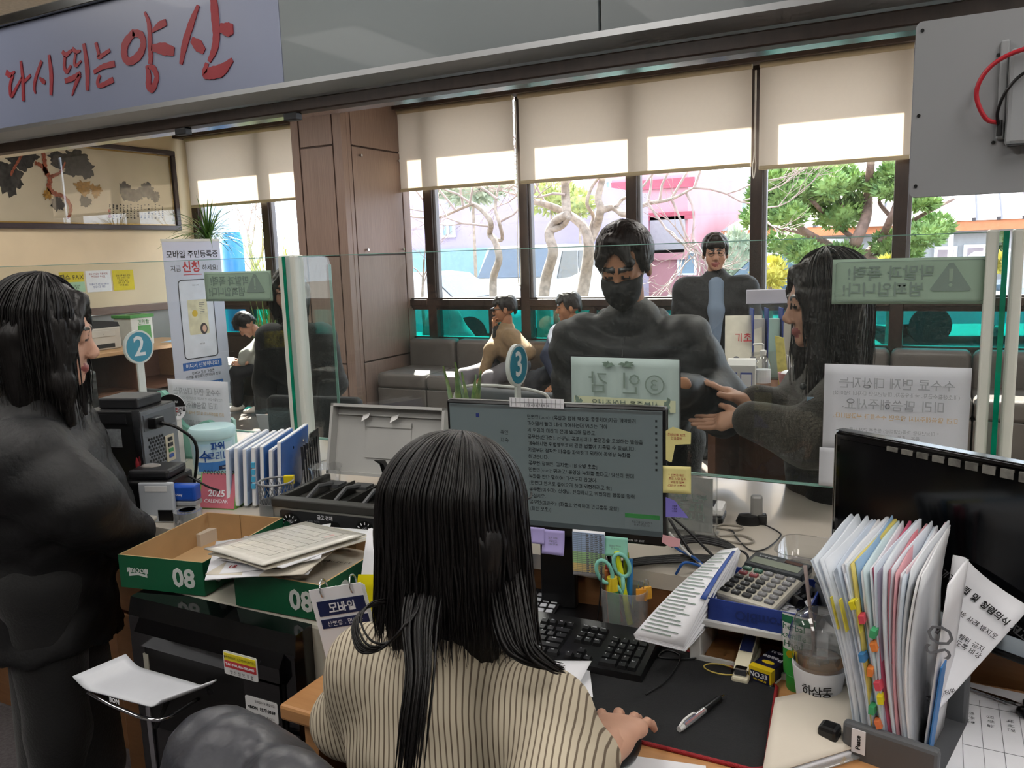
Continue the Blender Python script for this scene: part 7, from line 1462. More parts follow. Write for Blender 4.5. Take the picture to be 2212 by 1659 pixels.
# wet wipes tub
wt = thing('wipes_tub', 'light blue tub of cleaning wipes on the counter', 'tub', (-2.075, -.135, CT)); m_tub = mat('tub_blue', '#a9cfd8', .35)
MB().lathe([(.062, 0), (.064, .003), (.07, .115)], 40).build('tub', m_tub, wt, 40); MB().lathe([(.071, .112), (.0735, .116), (.0735, .14), (.068, .147), (.03, .15), (.0, .15)], 40).build('lid', mat('tub_lid', '#b9dbe0', .35), wt, 40)
_a = math.atan2(CAM[1]+.135, CAM[0]+2.075)
MB().sheet(lambda u, v: ((.0655+.0042*v)*math.cos(_a-1.0+2.0*u), (.0655+.0042*v)*math.sin(_a-1.0+2.0*u), .012+.09*v), 24, 4).build('label', mat('tub_label', '#8fc3e0', .4, var=0, scale=8, col2='#dfeaf0'), wt, True)
MB().sheet(lambda u, v: ((.0662+.0042*v*.35)*math.cos(_a-.85+1.35*u), (.0662+.0042*v*.35)*math.sin(_a-.85+1.35*u), .012+.03*v), 20, 3).build('label_blue', mat('tub_deep', '#3a78c0', .4), wt, True)
for ch, da, sz in (('수', -.38, .042), ('크리너', .22, .026)): a = _a+da; text(ch, sz, mat('tub_text', '#1f4f9a', .4, var=0), wt, (.0705*math.cos(a), .0705*math.sin(a), .062), (PI/2, 0, a+PI/2), bold=.012)
text('파워', .024, mat('tub_text', '#1f4f9a'), wt, (.0715*math.cos(_a+.2), .0715*math.sin(_a+.2), .094), (PI/2, 0, _a+.2+PI/2), bold=.03)
MB().box(-.02, .02, -.0006, 0, -.006, .006).build('count_plate', m_nvy, wt, False, (.0685*math.cos(_a+.45), .0685*math.sin(_a+.45), .022), (0, 0, _a+.45+PI/2)); text('500매', .008, m_paper, wt, (.0695*math.cos(_a+.45), .0695*math.sin(_a+.45), .022), (PI/2, 0, _a+.45+PI/2))
# computer tower
pcw = thing('computer_tower', 'black computer tower with its port panel turned outward', 'computer', (-1.905, -.475, CT), .28); TH = .285
MB().cbox(-.17, .0, -.075, .085, 0, TH, .004).build('case', mat('tower_black', '#17181a', .5), pcw); MB().box(.0, .004, -.073, .083, .004, TH-.004).build('rear_panel', mat('tower_zinc', '#84868a', .35, metal=.6), pcw); MB().box(-.02, .001, -.078, -.074, 0, TH).build('edge_trim', m_chrome, pcw)
vent = MB(); 
for i in range(9):
    for j in range(6): vent.cyl((.004, -.05+.012*j+(i % 2)*.006, TH-.085-.011*i*.9), (.0046, -.05+.012*j+(i % 2)*.006, TH-.085-.011*i*.9), .0045, n=6)
o = vent.build('vent_holes', m_black, pcw); o['kind'] = 'stuff'
MB().box(.004, .0055, -.065, .075, TH-.06, TH-.015).build('power_supply_plate', mat('tower_zinc2', '#6f7175', .4, metal=.6), pcw); MB().cbox(.004, .03, -.05, -.01, TH-.055, TH-.025, .003).build('power_plug', m_black, pcw); MB().box(.004, .006, .02, .06, TH-.165, TH-.09).build('port_plate', mat('port_cream', '#c9bfa8', .4), pcw)
for k, c in enumerate(('#2f4f9a', '#3f8a55', '#1c1c1e', '#1c1c1e')): MB().box(.006, .008, .03, .05, TH-.155+.016*k, TH-.145+.016*k).build('port', mat('port_%d' % k, c, .5), pcw)
MB().box(-.12, -.06, -.0765, -.075, TH-.10, TH-.05).build('spec_sticker', mat('sticker_grey', '#8f9498', .5, var=.2, scale=80), pcw); MB().box(-.15, -.04, -.077, -.0748, TH-.035, TH-.01).build('side_vent', m_dark, pcw); MB().cbox(-.14, -.02, -.05, .06, TH, TH+.03, .005).build('disk_drive', m_dark, pcw)
tzp = pcw.matrix_basis
for k, (a_, b_, c_, d_) in enumerate((((.03, -.03, TH-.04), (.08, -.02, TH-.06), (.10, .02, TH-.12), (.05, .06, .02)), ((.008, .0, .06), (.07, -.02, .10), (.16, -.02, .06), (.22, .06, .01)), ((.008, .03, .04), (.06, .0, .08), (.12, .05, .05), (.16, .12, .01)), ((.008, .02, .10), (.06, -.06, .09), (.02, -.12, .05), (-.06, -.14, .02)))):
    t = thing('cable', ['thick black power cord of the computer tower', 'black cable arching from the tower over the card printer', 'thin black cable from the tower to the counter', 'black cable looping before the tower'][k], 'cable', tuple(tzp @ Vector(a_)), 0, 'cables of the computer tower'); q0 = tzp @ Vector(a_); MB().tube(curve_pts([tzp @ Vector(p_)-q0 for p_ in (a_, b_, c_, d_)], 8), .0045 if k in (0, 3) else .003, 8).build('wire', m_cab, t, True)
cable('thin black cable coiled before the wipes tub', [C3(415, 1040, cz), C3(450, 1028, cz), C3(490, 1035, cz), C3(500, 1045, cz), C3(450, 1056, cz), C3(425, 1062, cz), C3(430, 1040, cz), C3(470, 1030, cz), C3(500, 1028, cz)], .002, m_cab)
# monitor and small items by the standing woman
om = thing('edge_on_monitor', 'black monitor seen edge-on behind the standing woman hair', 'monitor', (-2.36, -.36, CT), 2.38); MB().cbox(-.16, .16, -.01, .02, .10, .33, .006).build('bezel', m_black, om); MB().cbox(-.02, .02, .01, .035, 0, .2, .004).build('neck', m_dark, om); MB().cbox(-.1, .1, -.08, .08, 0, .012, .004).build('foot', m_dark, om); MB().box(-.20, -.05, -.013, -.01, .335, .40).build('yellow_memo', m_yel, om); text('주의', .03, m_ink, om, (-.12, -.0136, .365))
ts = thing('teal_divider', 'pale teal wavy desk divider behind the computer tower', 'divider', (-2.33, -.06, CT), .1); pts_ = [(-.10, 0)]+[(-.10+.26*k/16, .19+.03*math.sin(k*.5+.3)-.0055*k+(.035 if k < 7 else 0)*math.sin(PI*k/7)) for k in range(17)]+[(.16, 0)]
MB().prism(pts_, .02, 'y', 0).build('front_board', mat('teal_board', '#7fb8a8', .5), ts); MB().prism([(a_*.8+.07, b_*1.02) for a_, b_ in pts_], .012, 'y', .06).build('rear_board', mat('pale_teal_board', '#a9d3c8', .5), ts); MB().box(-.10, .16, 0, .072, 0, .008).build('base', mat('teal_board', '#7fb8a8'), ts)
rsn = thing('round_standee', 'round black and white standee about respecting public officials', 'sign', (-2.28, -.115, CT), .55); MB().cyl((0, 0, .19), (0, .003, .19), .048, n=40).build('disc', m_paper, rsn); MB().prism([(.048*math.cos(a), .19+.048*math.sin(a)) for a in np.linspace(.1, PI-.1, 20)], .001, 'y', -.0012).build('black_half', m_black, rsn); MB().box(-.03, .03, 0, .003, 0, .15).build('stand', m_white, rsn); MB().box(-.03, .03, -.02, .03, 0, .004).build('foot', m_white, rsn)
text('공무원의 인권을\n존중합시다', .0145, m_ink, rsn, (0, -.0018, .178), bold=.02, line=.9); text('인권', .0145, m_rin, rsn, (.012, -.0026, .1845), bold=.03); text('갑질 없는 세상', .008, m_paper, rsn, (0, -.0018, .212))
af = thing('table_notice', 'small red-edged notice behind the computer tower', 'notice', (-2.20, -.235, CT), .45); MB().box(-.05, .05, -.002, .002, 0, .17).build('board', mat('frame_board', '#b5b2b2', .5), af); MB().box(-.046, .046, -.0034, -.002, .006, .164).build('print', mat('frame_print', '#c2bfc0', .6), af); MB().box(-.05, .05, -.004, -.002, .162, .17).box(-.05, -.046, -.004, -.002, 0, .17).box(.046, .05, -.004, -.002, 0, .17).build('red_border', mat('border_rose', '#b06a78', .5), af); text('는\n스캔하고\n로그인', .02, m_blu_ink, af, (.02, -.0046, .085)); MB().box(-.05, .05, -.03, .03, 0, .003).build('foot', m_acr, af)
# card printer, stamp, tape, pen holder
cpn = thing('card_printer', 'white and black label printer with a scanner on top', 'printer', (-1.845, -.535, CT), .38); MB().cbox(-.09, .06, -.07, .07, 0, .11, .006).build('body', m_black, cpn); MB().cbox(-.02, .075, -.074, -.06, .0, .108, .004).build('white_front', mat('printer_pale', '#b9bfc6', .4), cpn); MB().cbox(-.06, .055, -.05, .05, .11, .135, .008).build('scanner', m_dark, cpn); MB().ell((-.02, 0, .135), (.028, .02, .006), 16, 6).build('scanner_button', mat('scanner_oval', '#8f8a86', .3), cpn, True); MB().box(.0, .06, -.0752, -.074, .085, .1).build('barcode_label', mat('label_white', '#dedede'), cpn); text('brother', .012, m_paper, cpn, (-.055, -.071, .085)); MB().box(.03, .07, -.0756, -.0738, .005, .035).build('slot', m_black, cpn)
stp = thing('stamp_block', 'bright blue self-inking stamp beside the label printer', 'stamp', (-1.755, -.54, CT+.04), .35); MB().cbox(-.045, .045, -.018, .018, .012, .055, .006).build('blue_body', mat('stamp_blue', '#1f50b0', .35), stp); MB().cbox(-.045, .045, -.018, .018, 0, .012, .002).build('base', mat('stamp_grey', '#9a9c9e', .4), stp); MB().box(-.04, .04, -.014, .014, -.04, 0).build('pad_box', m_white, stp); text('Shiny', .009, m_paper, stp, (-.0, -.0186, .03))
tp_ = thing('tape_dispenser', 'clear round tape dispenser before the stamp', 'tape', (-1.70, -.575, CT), .3); MB().lathe([(.022, .0), (.036, .0), (.036, .04), (.022, .04), (.022, .0)], 32).build('tape_roll', glass('tape_plastic', (.8, .82, .84), refl=2.2, add=.25), tp_, 40); MB().lathe([(.020, .0), (.022, .0), (.022, .042), (.020, .042), (.020, 0)], 28).build('core', m_chrome, tp_, 40)
ph_ = thing('pen_holder', 'pink hexagonal pen holder full of pens at the left', 'pen holder', (-1.975, -.58, CT), .2); m_pk = mat('pink_card', '#b98f90', .6); MB().lathe([(.042, 0), (.044, .105), (.040, .105), (.038, .006), (0, .006)], 6).build('holder', m_pk, ph_)
for k, (x_, y2, tx_, ty_, L, c, lb_) in enumerate(((-.02, .0, -.15, .1, .17, '#e0a81e', 'thick orange-yellow marker in the pink holder'), (.0, -.01, -.05, 0, .14, '#d3dc1e', 'yellow highlighter in the pink holder'), (.015, .01, .05, .1, .15, '#6fb82a', 'green highlighter in the pink holder'), (.02, -.012, .06, 0, .135, '#d8d01e', 'lemon highlighter in the pink holder'), (.025, .015, .15, .1, .14, '#b0381f', 'red-brown marker in the pink holder'), (-.012, .015, -.1, .2, .16, '#1c1c20', 'black pen in the pink holder'), (.008, -.02, .0, -.05, .16, '#c98a3a', 'wooden pencil in the pink holder'))):
    t = thing('pen', lb_, 'pen', (-1.975+x_, -.58+y2, CT+.008), 0, 'pens in the pink holder'); d = Vector((tx_, ty_, 1)).normalized(); mm = mat('pinkpen_%d' % k, c, .4); MB().cyl((0, 0, 0), d*L*.75, .0065, n=10).build('barrel', mm, t, 30); MB().cyl(d*L*.75, d*L, .0068, .004, 10).build('cap', mm, t, 30)
rp = thing('red_pen', 'red pen standing upright behind the label printer', 'pen', (-1.90, -.555, CT+.115), 0, rot=(.1, .1, 0)); MB().cyl((0, 0, 0), (0, 0, .03), .005, n=10).build('barrel', mat('red_pen', '#a5303a'), rp); MB().cyl((0, 0, .03), (0, 0, .045), .005, .001, n=10).build('tip', mat('red_pen', '#a5303a'), rp)
yb = thing('small_yellow_box', 'tiny yellow box of staples before the pink holder', 'box', (-1.86, -.60, CT), .4); MB().cbox(-.016, .016, -.012, .012, 0, .035, .002).build('box', mat('staple_yellow', '#e0c21c'), yb); MB().box(-.0165, .0165, -.0125, .0125, .02, .036).build('dark_top', mat('staple_navy', '#1a1c3a'), yb)
cr = soft_obj('crumpled_paper', Soft(.01).ell((0, 0, .012), (.016, .014, .012)).ell((.01, .006, .016), (.011, .01, .01)), .006, mat('crumpled_white', '#c9c6be', .8), None, disp=lambda X, Y, Z: .004*np.sin(X*190+Y*70)*np.cos(Z*170+Y*120)); cr.location = (-1.815, -.595, CT); tag(cr, 'crumpled white paper beside the tiny yellow box', 'paper')
# ring-bound cards and yellow files beside the right lid
rc = thing('ring_card_set', 'ring-bound white guide cards beside the right green lid', 'cards', (-.962, -.835, DT+.0), .3, rot=(.0, -.18, .35))
for k in range(5): MB().box(-.055, .05, -.006+.004*k, -.004+.004*k, 0, .17-.003*k).build('card', m_paper, rc)
MB().box(-.045, .05, -.0075, -.0062, .115, .145).build('navy_band', m_nvy, rc); text('모바일', .02, m_paper, rc, (.005, -.0082, .13), bold=.02); MB().box(-.045, .05, -.0075, -.0062, .09, .108).build('navy_band', m_nvy, rc); text('신분증 · 면허증', .011, m_paper, rc, (.003, -.0082, .099)); 
for x_ in (-.03, .03): MB().tube([(x_, .006+.018*math.cos(a*.52), .165+.018*math.sin(a*.52)) for a in range(12)], .0018, 6, closed=True).build('ring', m_chrome, rc, True)
yf = thing('yellow_file_stack', 'yellow translucent file with white sheets leaning by the green lid', 'file', (-.93, -.775, DT), 0, rot=(-.30, .10, .30))
for k in range(4): MB().sheet(lambda u, v: (-.08+.17*u, .006*k+.01*u*v, .02+(.21+.012*(k % 2))*v), 4, 6, .001).build('white_sheet', m_paper, yf, True)
MB().sheet(lambda u, v: (-.085+.175*u, -.004+.01*u*v, .15*v+.02*u*v), 4, 6, .0015).build('yellow_cover', translucent('yellow_film', '#d8cc1e', .3), yf, True); MB().box(-.04, -.005, -.006, -.004, .15, .19).build('mint_tab', m_mnt, yf); MB().box(.035, .075, -.006, -.004, .10, .14).build('mint_tab', m_mnt, yf)
# ================================================================== PEOPLE
UPV = np.array([0, 0, 1.0]); UPV.flags.writeable = False
VW = np.array([FWD[0], FWD[1], 0]); VW /= np.linalg.norm(VW); RT = np.array([VW[1], -VW[0], 0])     # away from / right of the photographer
m_skin = mat('skin', '#b98a72', .5, var=.05, scale=20, spec=.35); m_skin2 = mat('skin_tan', '#a87556', .5, var=.05, scale=20, spec=.35); m_skin3 = mat('skin_pale', '#c99c85', .5, var=.04, scale=25, spec=.35)
m_lip = mat('lips', '#96504c', .45, var=0); m_eye = mat('eye_dark', '#171312', .3, var=0)
def hair_mat(name, col, rough=.32):
    m = mat(name, col, .42, var=.25, scale=60, bump=.15, bscale=220, stretch=(1, 1, .06), spec=.4); return m
m_hair = hair_mat('black_hair', '#0e0b0b'); m_hairb = hair_mat('brown_black_hair', '#1a1312')
def frame(look, up=(0, 0, 1)):
    y = _nrm(look); x = _nrm(np.cross(y, up)); z = np.cross(x, y); return np.stack([x, y, z], 1)
def join(parts):
    V = []; Fc = []; L = []; n = 0
    for v, f, l in parts: V.append(v); Fc.append(f+n); L.append(l); n += len(v)
    return np.concatenate(V), np.concatenate(Fc), np.concatenate(L)
def head_soft(c, R, s=1.0, female=False):
    S = Soft(.018); T = lambda *p: np.array(c)+R@(np.array(p, float)*s)
    e = lambda p, r, **k: S.ell(T(*p), np.array(r)*s, R, **k)
    e((0, -.012, .035), (.075, .092, .086)); e((0, .028, -.02), (.061 if not female else .057, .062, .085)); e((0, .040, -.072), (.045 if not female else .038, .042, .036)); e((0, .070, -.094), (.020, .016, .016))
    for q in (-1, 1):
        e((q*.038, .055, -.03), (.026, .024, .03)); e((q*.077, -.008, -.008), (.010, .02, .03), k=.006); e((q*.013, .098, -.036), (.008, .008, .007), k=.006)
        e((q*.031, .094, .006), (.017, .010, .008), op='s', k=.008); e((q*.031, .078, .004), (.015, .0125, .010), k=.003); e((q*.031, .0885, .0035), (.011, .003, .0020), k=.001, lab=2)
        S.cone(T(q*.016, .0905, .029), .0025*s, T(q*.046, .0805, .031), .0020*s, k=.003, lab=2)
    S.cone(T(0, .082, .012), .008*s, T(0, .104, -.026), .012*s, k=.014); S.cone(T(-.035, .074, .022), .013*s, T(.035, .074, .022), .013*s, k=.02)
    S.cone(T(-.019, .084, -.062), .0045*s, T(.019, .084, -.062), .0045*s, k=.006, lab=1); S.ell(T(0, .088, -.061), np.array((.014, .006, .005))*s, R, k=.005, lab=1); S.ell(T(0, .088, -.070), np.array((.015, .007, .006))*s, R, k=.005, lab=1)
    return S
def hand_soft(wr, d, n, curl=.35, s=1.0, spread=.22, thumb=1, S=None, curls=None):
    """palm and five separate fingers; d points to the fingertips, n out of the back of the hand, thumb=+1: thumb on the d x n side"""
    S = S or Soft(.010); d = _nrm(d); n = _nrm(np.array(n)-d*np.dot(n, d)); t = np.cross(d, n)*thumb; w = np.array(wr, float)
    S.cone(w-d*.05*s, .024*s, w, .024*s, k=.015, sq=(n, .8)); S.cone(w, .024*s, w+d*.045*s+t*.012*s, .026*s, k=.015, sq=(n, .62)); S.cone(w+d*.01*s, .022*s, w+d*.05*s-t*.018*s, .022*s, k=.015, sq=(n, .62)); S.cone(w+d*.066*s+t*.026*s, .012*s, w+d*.058*s-t*.030*s, .011*s, k=.012)
    for i, (o, L, r) in enumerate(((.028, .074, .0088), (.009, .082, .0090), (-.010, .076, .0086), (-.028, .060, .0076))):
        c = curl if curls is None else curls[i]; p = w+d*(.070-.004*abs(i-1))*s+t*o*s; dd = _nrm(d+t*spread*(1-i*.62)*.5)
        for k, f in enumerate((.45, .30, .25)):
            a = c*(.6 if k == 0 else 1.0)*(k+.6); q = p+(dd*math.cos(a)-n*math.sin(a))*L*f*s; S.cone(p, r*s*(1-.08*k), q, r*s*(.92-.1*k), k=.004); p = q
    p = w+d*.018*s+t*.024*s; td = _nrm(d*.75+t*.75-n*.25); q = p+td*.038*s; S.cone(p, .013*s, q, .0105*s, k=.012); td2 = _nrm(td+d*.4); q2 = q+td2*.03*s; S.cone(q, .0105*s, q2, .0088*s, k=.004)
    return S
def person(name, label, base, head, look, fwd, mid, hw, pel, arms, legs, skin=None, female=False, hs=1.0, top=None, topk=None, trousers=None, hem=None, shoes=None, hair=None, hm=None, hres=.006, cres=.013, sq=.68, t=.0, flare=0.0, neck=True, hands=(), hood=False, quilt=0.0, group='people', cuff=.86, ar=1.0):
    P = thing('person', label, 'person', base, 0, group); o0 = np.array(base, float); skin = skin or m_skin
    side = _nrm(np.cross(fwd, UPV)); mid = np.array(mid, float); pel = np.array(pel, float); head = np.array(head, float); R = frame(look)
    sh = {-1: mid-side*hw, 1: mid+side*hw}
    B = Soft(.03); B.cone(pel, .11, mid-UPV*.08, .12, sq=(fwd, .65)).cone(sh[-1], .045, sh[1], .045)
    if neck: B.cone(mid-UPV*.01, .056*hs, head-R[:, 2]*.075*hs-R[:, 1]*.012, .050*hs)
    hp = {q: pel+side*q*.09 for q in (-1, 1)}
    for q, (el, wr) in arms.items(): B.cone(sh[q], .045, el, .036).cone(el, .036, wr, .026)
    for q, (kn, an) in legs.items(): B.cone(hp[q], .075, kn, .05).cone(kn, .05, an, .036)
    parts = [B.mesh(.018), head_soft(head, R, hs, female).mesh(hres)]
    for H in hands: parts.append(H.mesh(.0042))
    V, Fc, L = join(parts); raw('body', V-o0, Fc, [skin, m_lip, m_eye], P, True, L)
    S = Soft(.045); C = mid-UPV*.11; cw = max(.02, hw*.42)
    S.cone(C-side*cw, .115+t, C+side*cw, .115+t, sq=(fwd, .85)).cone(sh[-1], .058+t*.8, sh[1], .058+t*.8, k=.05)
    he = np.array(hem if hem is not None else pel-UPV*.06, float); S.cone(C, hw*.74+t, pel+UPV*.02, hw*.72+t, sq=(fwd, sq))
    if he[2] < pel[2]: S.cone(pel, hw*.74+t, he-UPV*.1, hw*.74+t+flare, sq=(fwd, max(sq, .72)))
    for q, (el, wr) in arms.items():
        we = np.array(el)+(np.array(wr)-np.array(el))*cuff; S.cone(sh[q], (.066+t*.8)*ar, el, (.052+t*.7)*ar).cone(el, (.052+t*.7)*ar, we, (.038+t*.55)*ar)
    S.cone(mid+UPV*.01, .066+t*.5, mid+UPV*.075, .060+t*.3)
    if hood: S.cone(mid-fwd*.07+UPV*.04-side*.06, .05, mid-fwd*.07+UPV*.04+side*.06, .05).cone(mid-fwd*.02+UPV*.05, .085, mid+UPV*.09, .08)
    S.plane(he, (0, 0, -1))
    dsp = None
    if quilt: dsp = lambda X, Y, Z: quilt*(np.abs(np.sin((Z+.05*np.sin(X*9+Y*7))*PI/.095))-.6)+.003*np.sin(X*60+Z*30)*np.sin(Y*55-Z*40)
    else: dsp = lambda X, Y, Z: .0035*np.sin(X*38+Z*22+2*np.sin(Z*17))*np.sin(Y*41-Z*19)
    V, Fc, L = S.mesh(cres, dsp); raw('coat' if hem is not None else 'jacket', V-o0, Fc, [top], P, True)
    if legs:
        S = Soft(.03); S.cone(hp[-1], .10, hp[1], .10, sq=(UPV, .9))
        for q, (kn, an) in legs.items(): S.cone(hp[q], .095, kn, .07).cone(kn, .07, np.array(an)+(np.array(kn)-np.array(an))*.06, .06)
        V, Fc, L = S.mesh(.015, dsp if not quilt else None); raw('trousers', V-o0, Fc, [trousers], P, True)
        for q, (kn, an) in legs.items():
            an = np.array(an, float); S = Soft(.02); S.cone(an-fwd*.04-UPV*.045, .036, an+fwd*.05-UPV*.05, .036, sq=(UPV, .8)).cone(an+fwd*.05-UPV*.05, .038, an+fwd*.13-UPV*.058, .03, sq=(UPV, .7)).cone(an, .042, an-UPV*.03, .04).plane(an-UPV*.082, (0, 0, -1)); V, Fc, L = S.mesh(.009); raw('shoe', V-o0, Fc, [shoes or m_black], P, True)
    if hair:
        S = Soft(.02); T = lambda *p: head+R@(np.array(p, float)*hs); hair(S, T, R, hs); V, Fc, L = S.mesh(hres*1.1, lambda X, Y, Z: .0022*np.sin(np.arctan2(Y-head[1], X-head[0])*46+3*np.sin(Z*25))); raw('hair', V-o0, Fc, [hm or m_hair], P, True)
    return P, T_of(head, R, hs), o0
def T_of(head, R, hs): return lambda *p: np.array(head)+R@(np.array(p, float)*hs)
def short_hair(fr=.03, vol=.0, part=0.0, fz=0.0):
    def f(S, T, R, s):
        S.ell(T(0, -.018, .05+vol*.4), np.array((.084+vol, .10, .088+vol))*s, R).ell(T(0, -.055, .0), np.array((.078, .06, .07))*s, R)
        S.box(T(0, .115, -.03+fz), np.array((.12, .07, .085))*s, R, .01, op='s', k=.02); S.box(T(0, .04, -.085), np.array((.12, .12, .07))*s, R, .01, op='s', k=.02)
        for q in (-1, 1): S.cone(T(q*.012+part, .055, .10+vol), .022*s, T(q*.05+part*.4, .082, .052), .016*s); S.cone(T(q*.068, .03, .045), .016*s, T(q*.074, .012, -.005), .009*s)
        if fr:
            S.cone(T(-.03, .076, .075), .018*s, T(.03, .078, .075), .018*s); S.cone(T(-.03, .084, .062), fr*.5*s, T(.035, .084, .060), fr*.5*s)
    return f
def long_hair(front=.18, back=.32, bangs=True, w=.075, facew=.05):
    def f(S, T, R, s):
        S.ell(T(0, -.018, .045), np.array((.087, .104, .094))*s, R); dn = np.array((0, 0, -1.0))
        for q in (-1, 1): S.ell(T(q*.064, .0, -.035), np.array((.026, .076, .11))*s, R)
        S.box(T(0, .105, -.05), np.array((facew, .075, .115))*s, R, .02, op='s', k=.02)
        for q in (-1, 1):
            a = T(q*.073, .030, .03); S.cone(a, .028*s, a+dn*front*.6+R[:, 0]*q*.006, .026*s, sq=(R[:, 0], .7)).cone(a+dn*front*.6+R[:, 0]*q*.006, .026*s, a+dn*front+R[:, 1]*.012, .012*s, sq=(R[:, 0], .7)); b = T(q*.055, -.05, .0); S.cone(b, .05*s, b+dn*back, .030*s, sq=(R[:, 1], .8))
        S.cone(T(0, -.065, 0), .06*s, T(0, -.065, 0)+dn*back, .045*s, sq=(R[:, 1], .8))
        if bangs:
            for q in (-1, 1): S.cone(T(q*.012, .068, .095), .016*s, T(q*.058, .070, .040), .012*s); S.cone(T(q*.058, .07, .04), .012*s, T(q*.069, .052, -.06), .009*s)
    return f
def strands(P, o0, curves, r=.0016, name='loose_strands', m=None):
    b = MB()
    for c in curves: c = [np.array(q)-o0 for q in c]; Q = curve_pts(c, 5); k = len(Q); b.tube(Q, [r*(1 if i < k*.7 else max(.15, 1-(i-k*.7)/(k*.3))) for i in range(k)], 4, cap=False)
    o = b.build(name, m or m_hair, P, True); o['kind'] = 'stuff'; return o
A3 = lambda x, y, D: np.array(PD(x, y, D))
YP = lambda x, y, Y: np.array(PY(x, y, Y))
m_blk = mat('black_cloth', '#0b0c0e', .75, var=.12, scale=25, bump=.2, bscale=180, sheen=.15); m_puff = mat('black_puffer', '#0f1013', .58, var=.1, scale=10, bump=.12, bscale=60)

# ---- seated clerk in the striped blouse
def stripe_mat():
    m, nt, b = _new('striped_blouse'); L = nt.links.new; tc = nt.nodes.new('ShaderNodeTexCoord'); mp = nt.nodes.new('ShaderNodeMapping'); mp.inputs['Rotation'].default_value = (0, .10, -.25)
    n = nt.nodes.new('ShaderNodeTexNoise'); n.inputs['Scale'].default_value = 5; ad = nt.nodes.new('ShaderNodeVectorMath'); ad.operation = 'MULTIPLY_ADD'; ad.inputs[1].default_value = (.02, .02, 0); L(tc.outputs['Object'], mp.inputs[0]); L(mp.outputs[0], ad.inputs[2]); L(tc.outputs['Object'], n.inputs['Vector']); L(n.outputs['Color'], ad.inputs[0])
    w = nt.nodes.new('ShaderNodeTexWave'); w.bands_direction = 'X'; w.inputs['Scale'].default_value = 36; w.inputs['Distortion'].default_value = .25; L(ad.outputs[0], w.inputs['Vector'])
    r = nt.nodes.new('ShaderNodeValToRGB'); e = r.color_ramp.elements; e[0].color = lin('#6a5c4c'); e[0].position = .10; e[1].color = lin('#c6bba4'); e[1].position = .24; L(w.outputs['Fac'], r.inputs[0]); L(r.outputs[0], b.inputs['Base Color']); b.inputs['Roughness'].default_value = .75
    bp = nt.nodes.new('ShaderNodeBump'); bp.inputs['Strength'].default_value = .35; bp.inputs['Distance'].default_value = .01; n2 = nt.nodes.new('ShaderNodeTexNoise'); n2.inputs['Scale'].default_value = 14; L(tc.outputs['Object'], n2.inputs['Vector']); L(n2.outputs['Fac'], bp.inputs['Height']); L(bp.outputs[0], b.inputs['Normal']); return m
hc = A3(985, 1160, 1.24); hx, hy, hz = hc
wr = np.array(PZ(1322, 1606, DT+.062)); wd = _nrm(np.array(PZ(1372, 1500, DT+.045))-wr); hd_ = hand_soft(wr, wd, (0, -.35, 1), .5, 1.0, .7, -1, curls=[.30, .28, .32, .36])
mid = np.array((hx+.012, hy-.05, hz-.225)); el = A3(1190, 1730, 1.03)
P, T, o0 = person('clerk', 'seated clerk in a striped cream blouse with long black hair, seen from behind', (hx, hy-.1, 0), hc, (.02, 1, -.30), np.array((0.06, 1, 0)), mid, .152, (hx, hy-.14, .56), {1: (el, wr), -1: ((hx-.22, hy-.02, .78), (hx-.12, hy+.20, .80))},
   {1: ((hx+.12, hy+.28, .52), (hx+.12, hy+.22, .085)), -1: ((hx-.12, hy+.28, .52), (hx-.12, hy+.22, .085))}, m_skin3, True, 1.0, stripe_mat(), None, mat('navy_trousers', '#20242c', .8), None, None, lambda S, T, R, s: long_hair(.20, .215, False, .08, .045)(S, T, R, 1.08), m_hair, .006, .010, .72, .008, hands=[hd_], cuff=.72, ar=.84)
P['label'] = 'seated clerk in a striped cream blouse seen from behind, long black hair'
r = random.Random(5); cv = []; Rf = frame((.02, 1, -.30))
for i in range(460):
    ph = r.uniform(-PI*1.12, PI*.12); cs, sn = math.cos(ph), math.sin(ph); pts = []; k = r.uniform(.97, 1.05)
    for th_ in (.15, .5, .85, 1.2, 1.5): pts.append(T(.104*k*math.sin(th_)*cs, -.018+.122*k*math.sin(th_)*sn, .045+.110*k*math.cos(th_)))
    p = pts[-1]; zl = (.21 if sn < -.2 else .25)*r.uniform(.85, 1.1); out = Rf[:, 0]*cs*.012+np.array((0, -.012, 0))*(-sn)
    for f in (.3, .6, .85, 1.0): pts.append(p+np.array((r.gauss(0, .002), r.gauss(0, .002), -zl*f))+out*f*(1.4 if f > .8 else 1)-Rf[:, 0]*cs*.010*max(0, f-.6))
    cv.append(pts)
strands(P, o0, cv, .0021)
bk = [A3(905, 1330, 1.10), A3(905, 1450, 1.05), A3(893, 1560, 1.03), A3(880, 1680, 1.02)]; cv = []
for i in range(60): d = np.array((r.gauss(0, .009), r.gauss(0, .004), 0)); cv.append([q+d*(1.2 if j < 2 else .9) for j, q in enumerate([A3(935, 1180, 1.20)]+bk)])
for i in range(9): d = r.gauss(0, .0022); cv.append([A3(905, 1290, 1.13)+d, A3(880, 1345, 1.09)+d, A3(830, 1396, 1.10)+d, A3(785, 1398, 1.10)+d*1.4, A3(768, 1350, 1.12)+d, A3(790, 1312, 1.14)+d, A3(840, 1300, 1.16)+d])
for i in range(70): d = np.array((r.gauss(0, .006), r.gauss(0, .006), r.gauss(0, .004))); f = r.random(); cv.append([A3(1060+60*f, 1190, 1.22)+d, A3(1066+60*f, 1260, 1.17)+d, A3(1080+60*f, 1340, 1.11)+d, A3(1105+50*f, 1400, 1.09)+d, A3(1160+35*f, 1430+8*f, 1.09)+d*.7, A3(1215, 1440+10*f, 1.10)+d*.5])
strands(P, o0, cv, .0020, 'falling_locks')
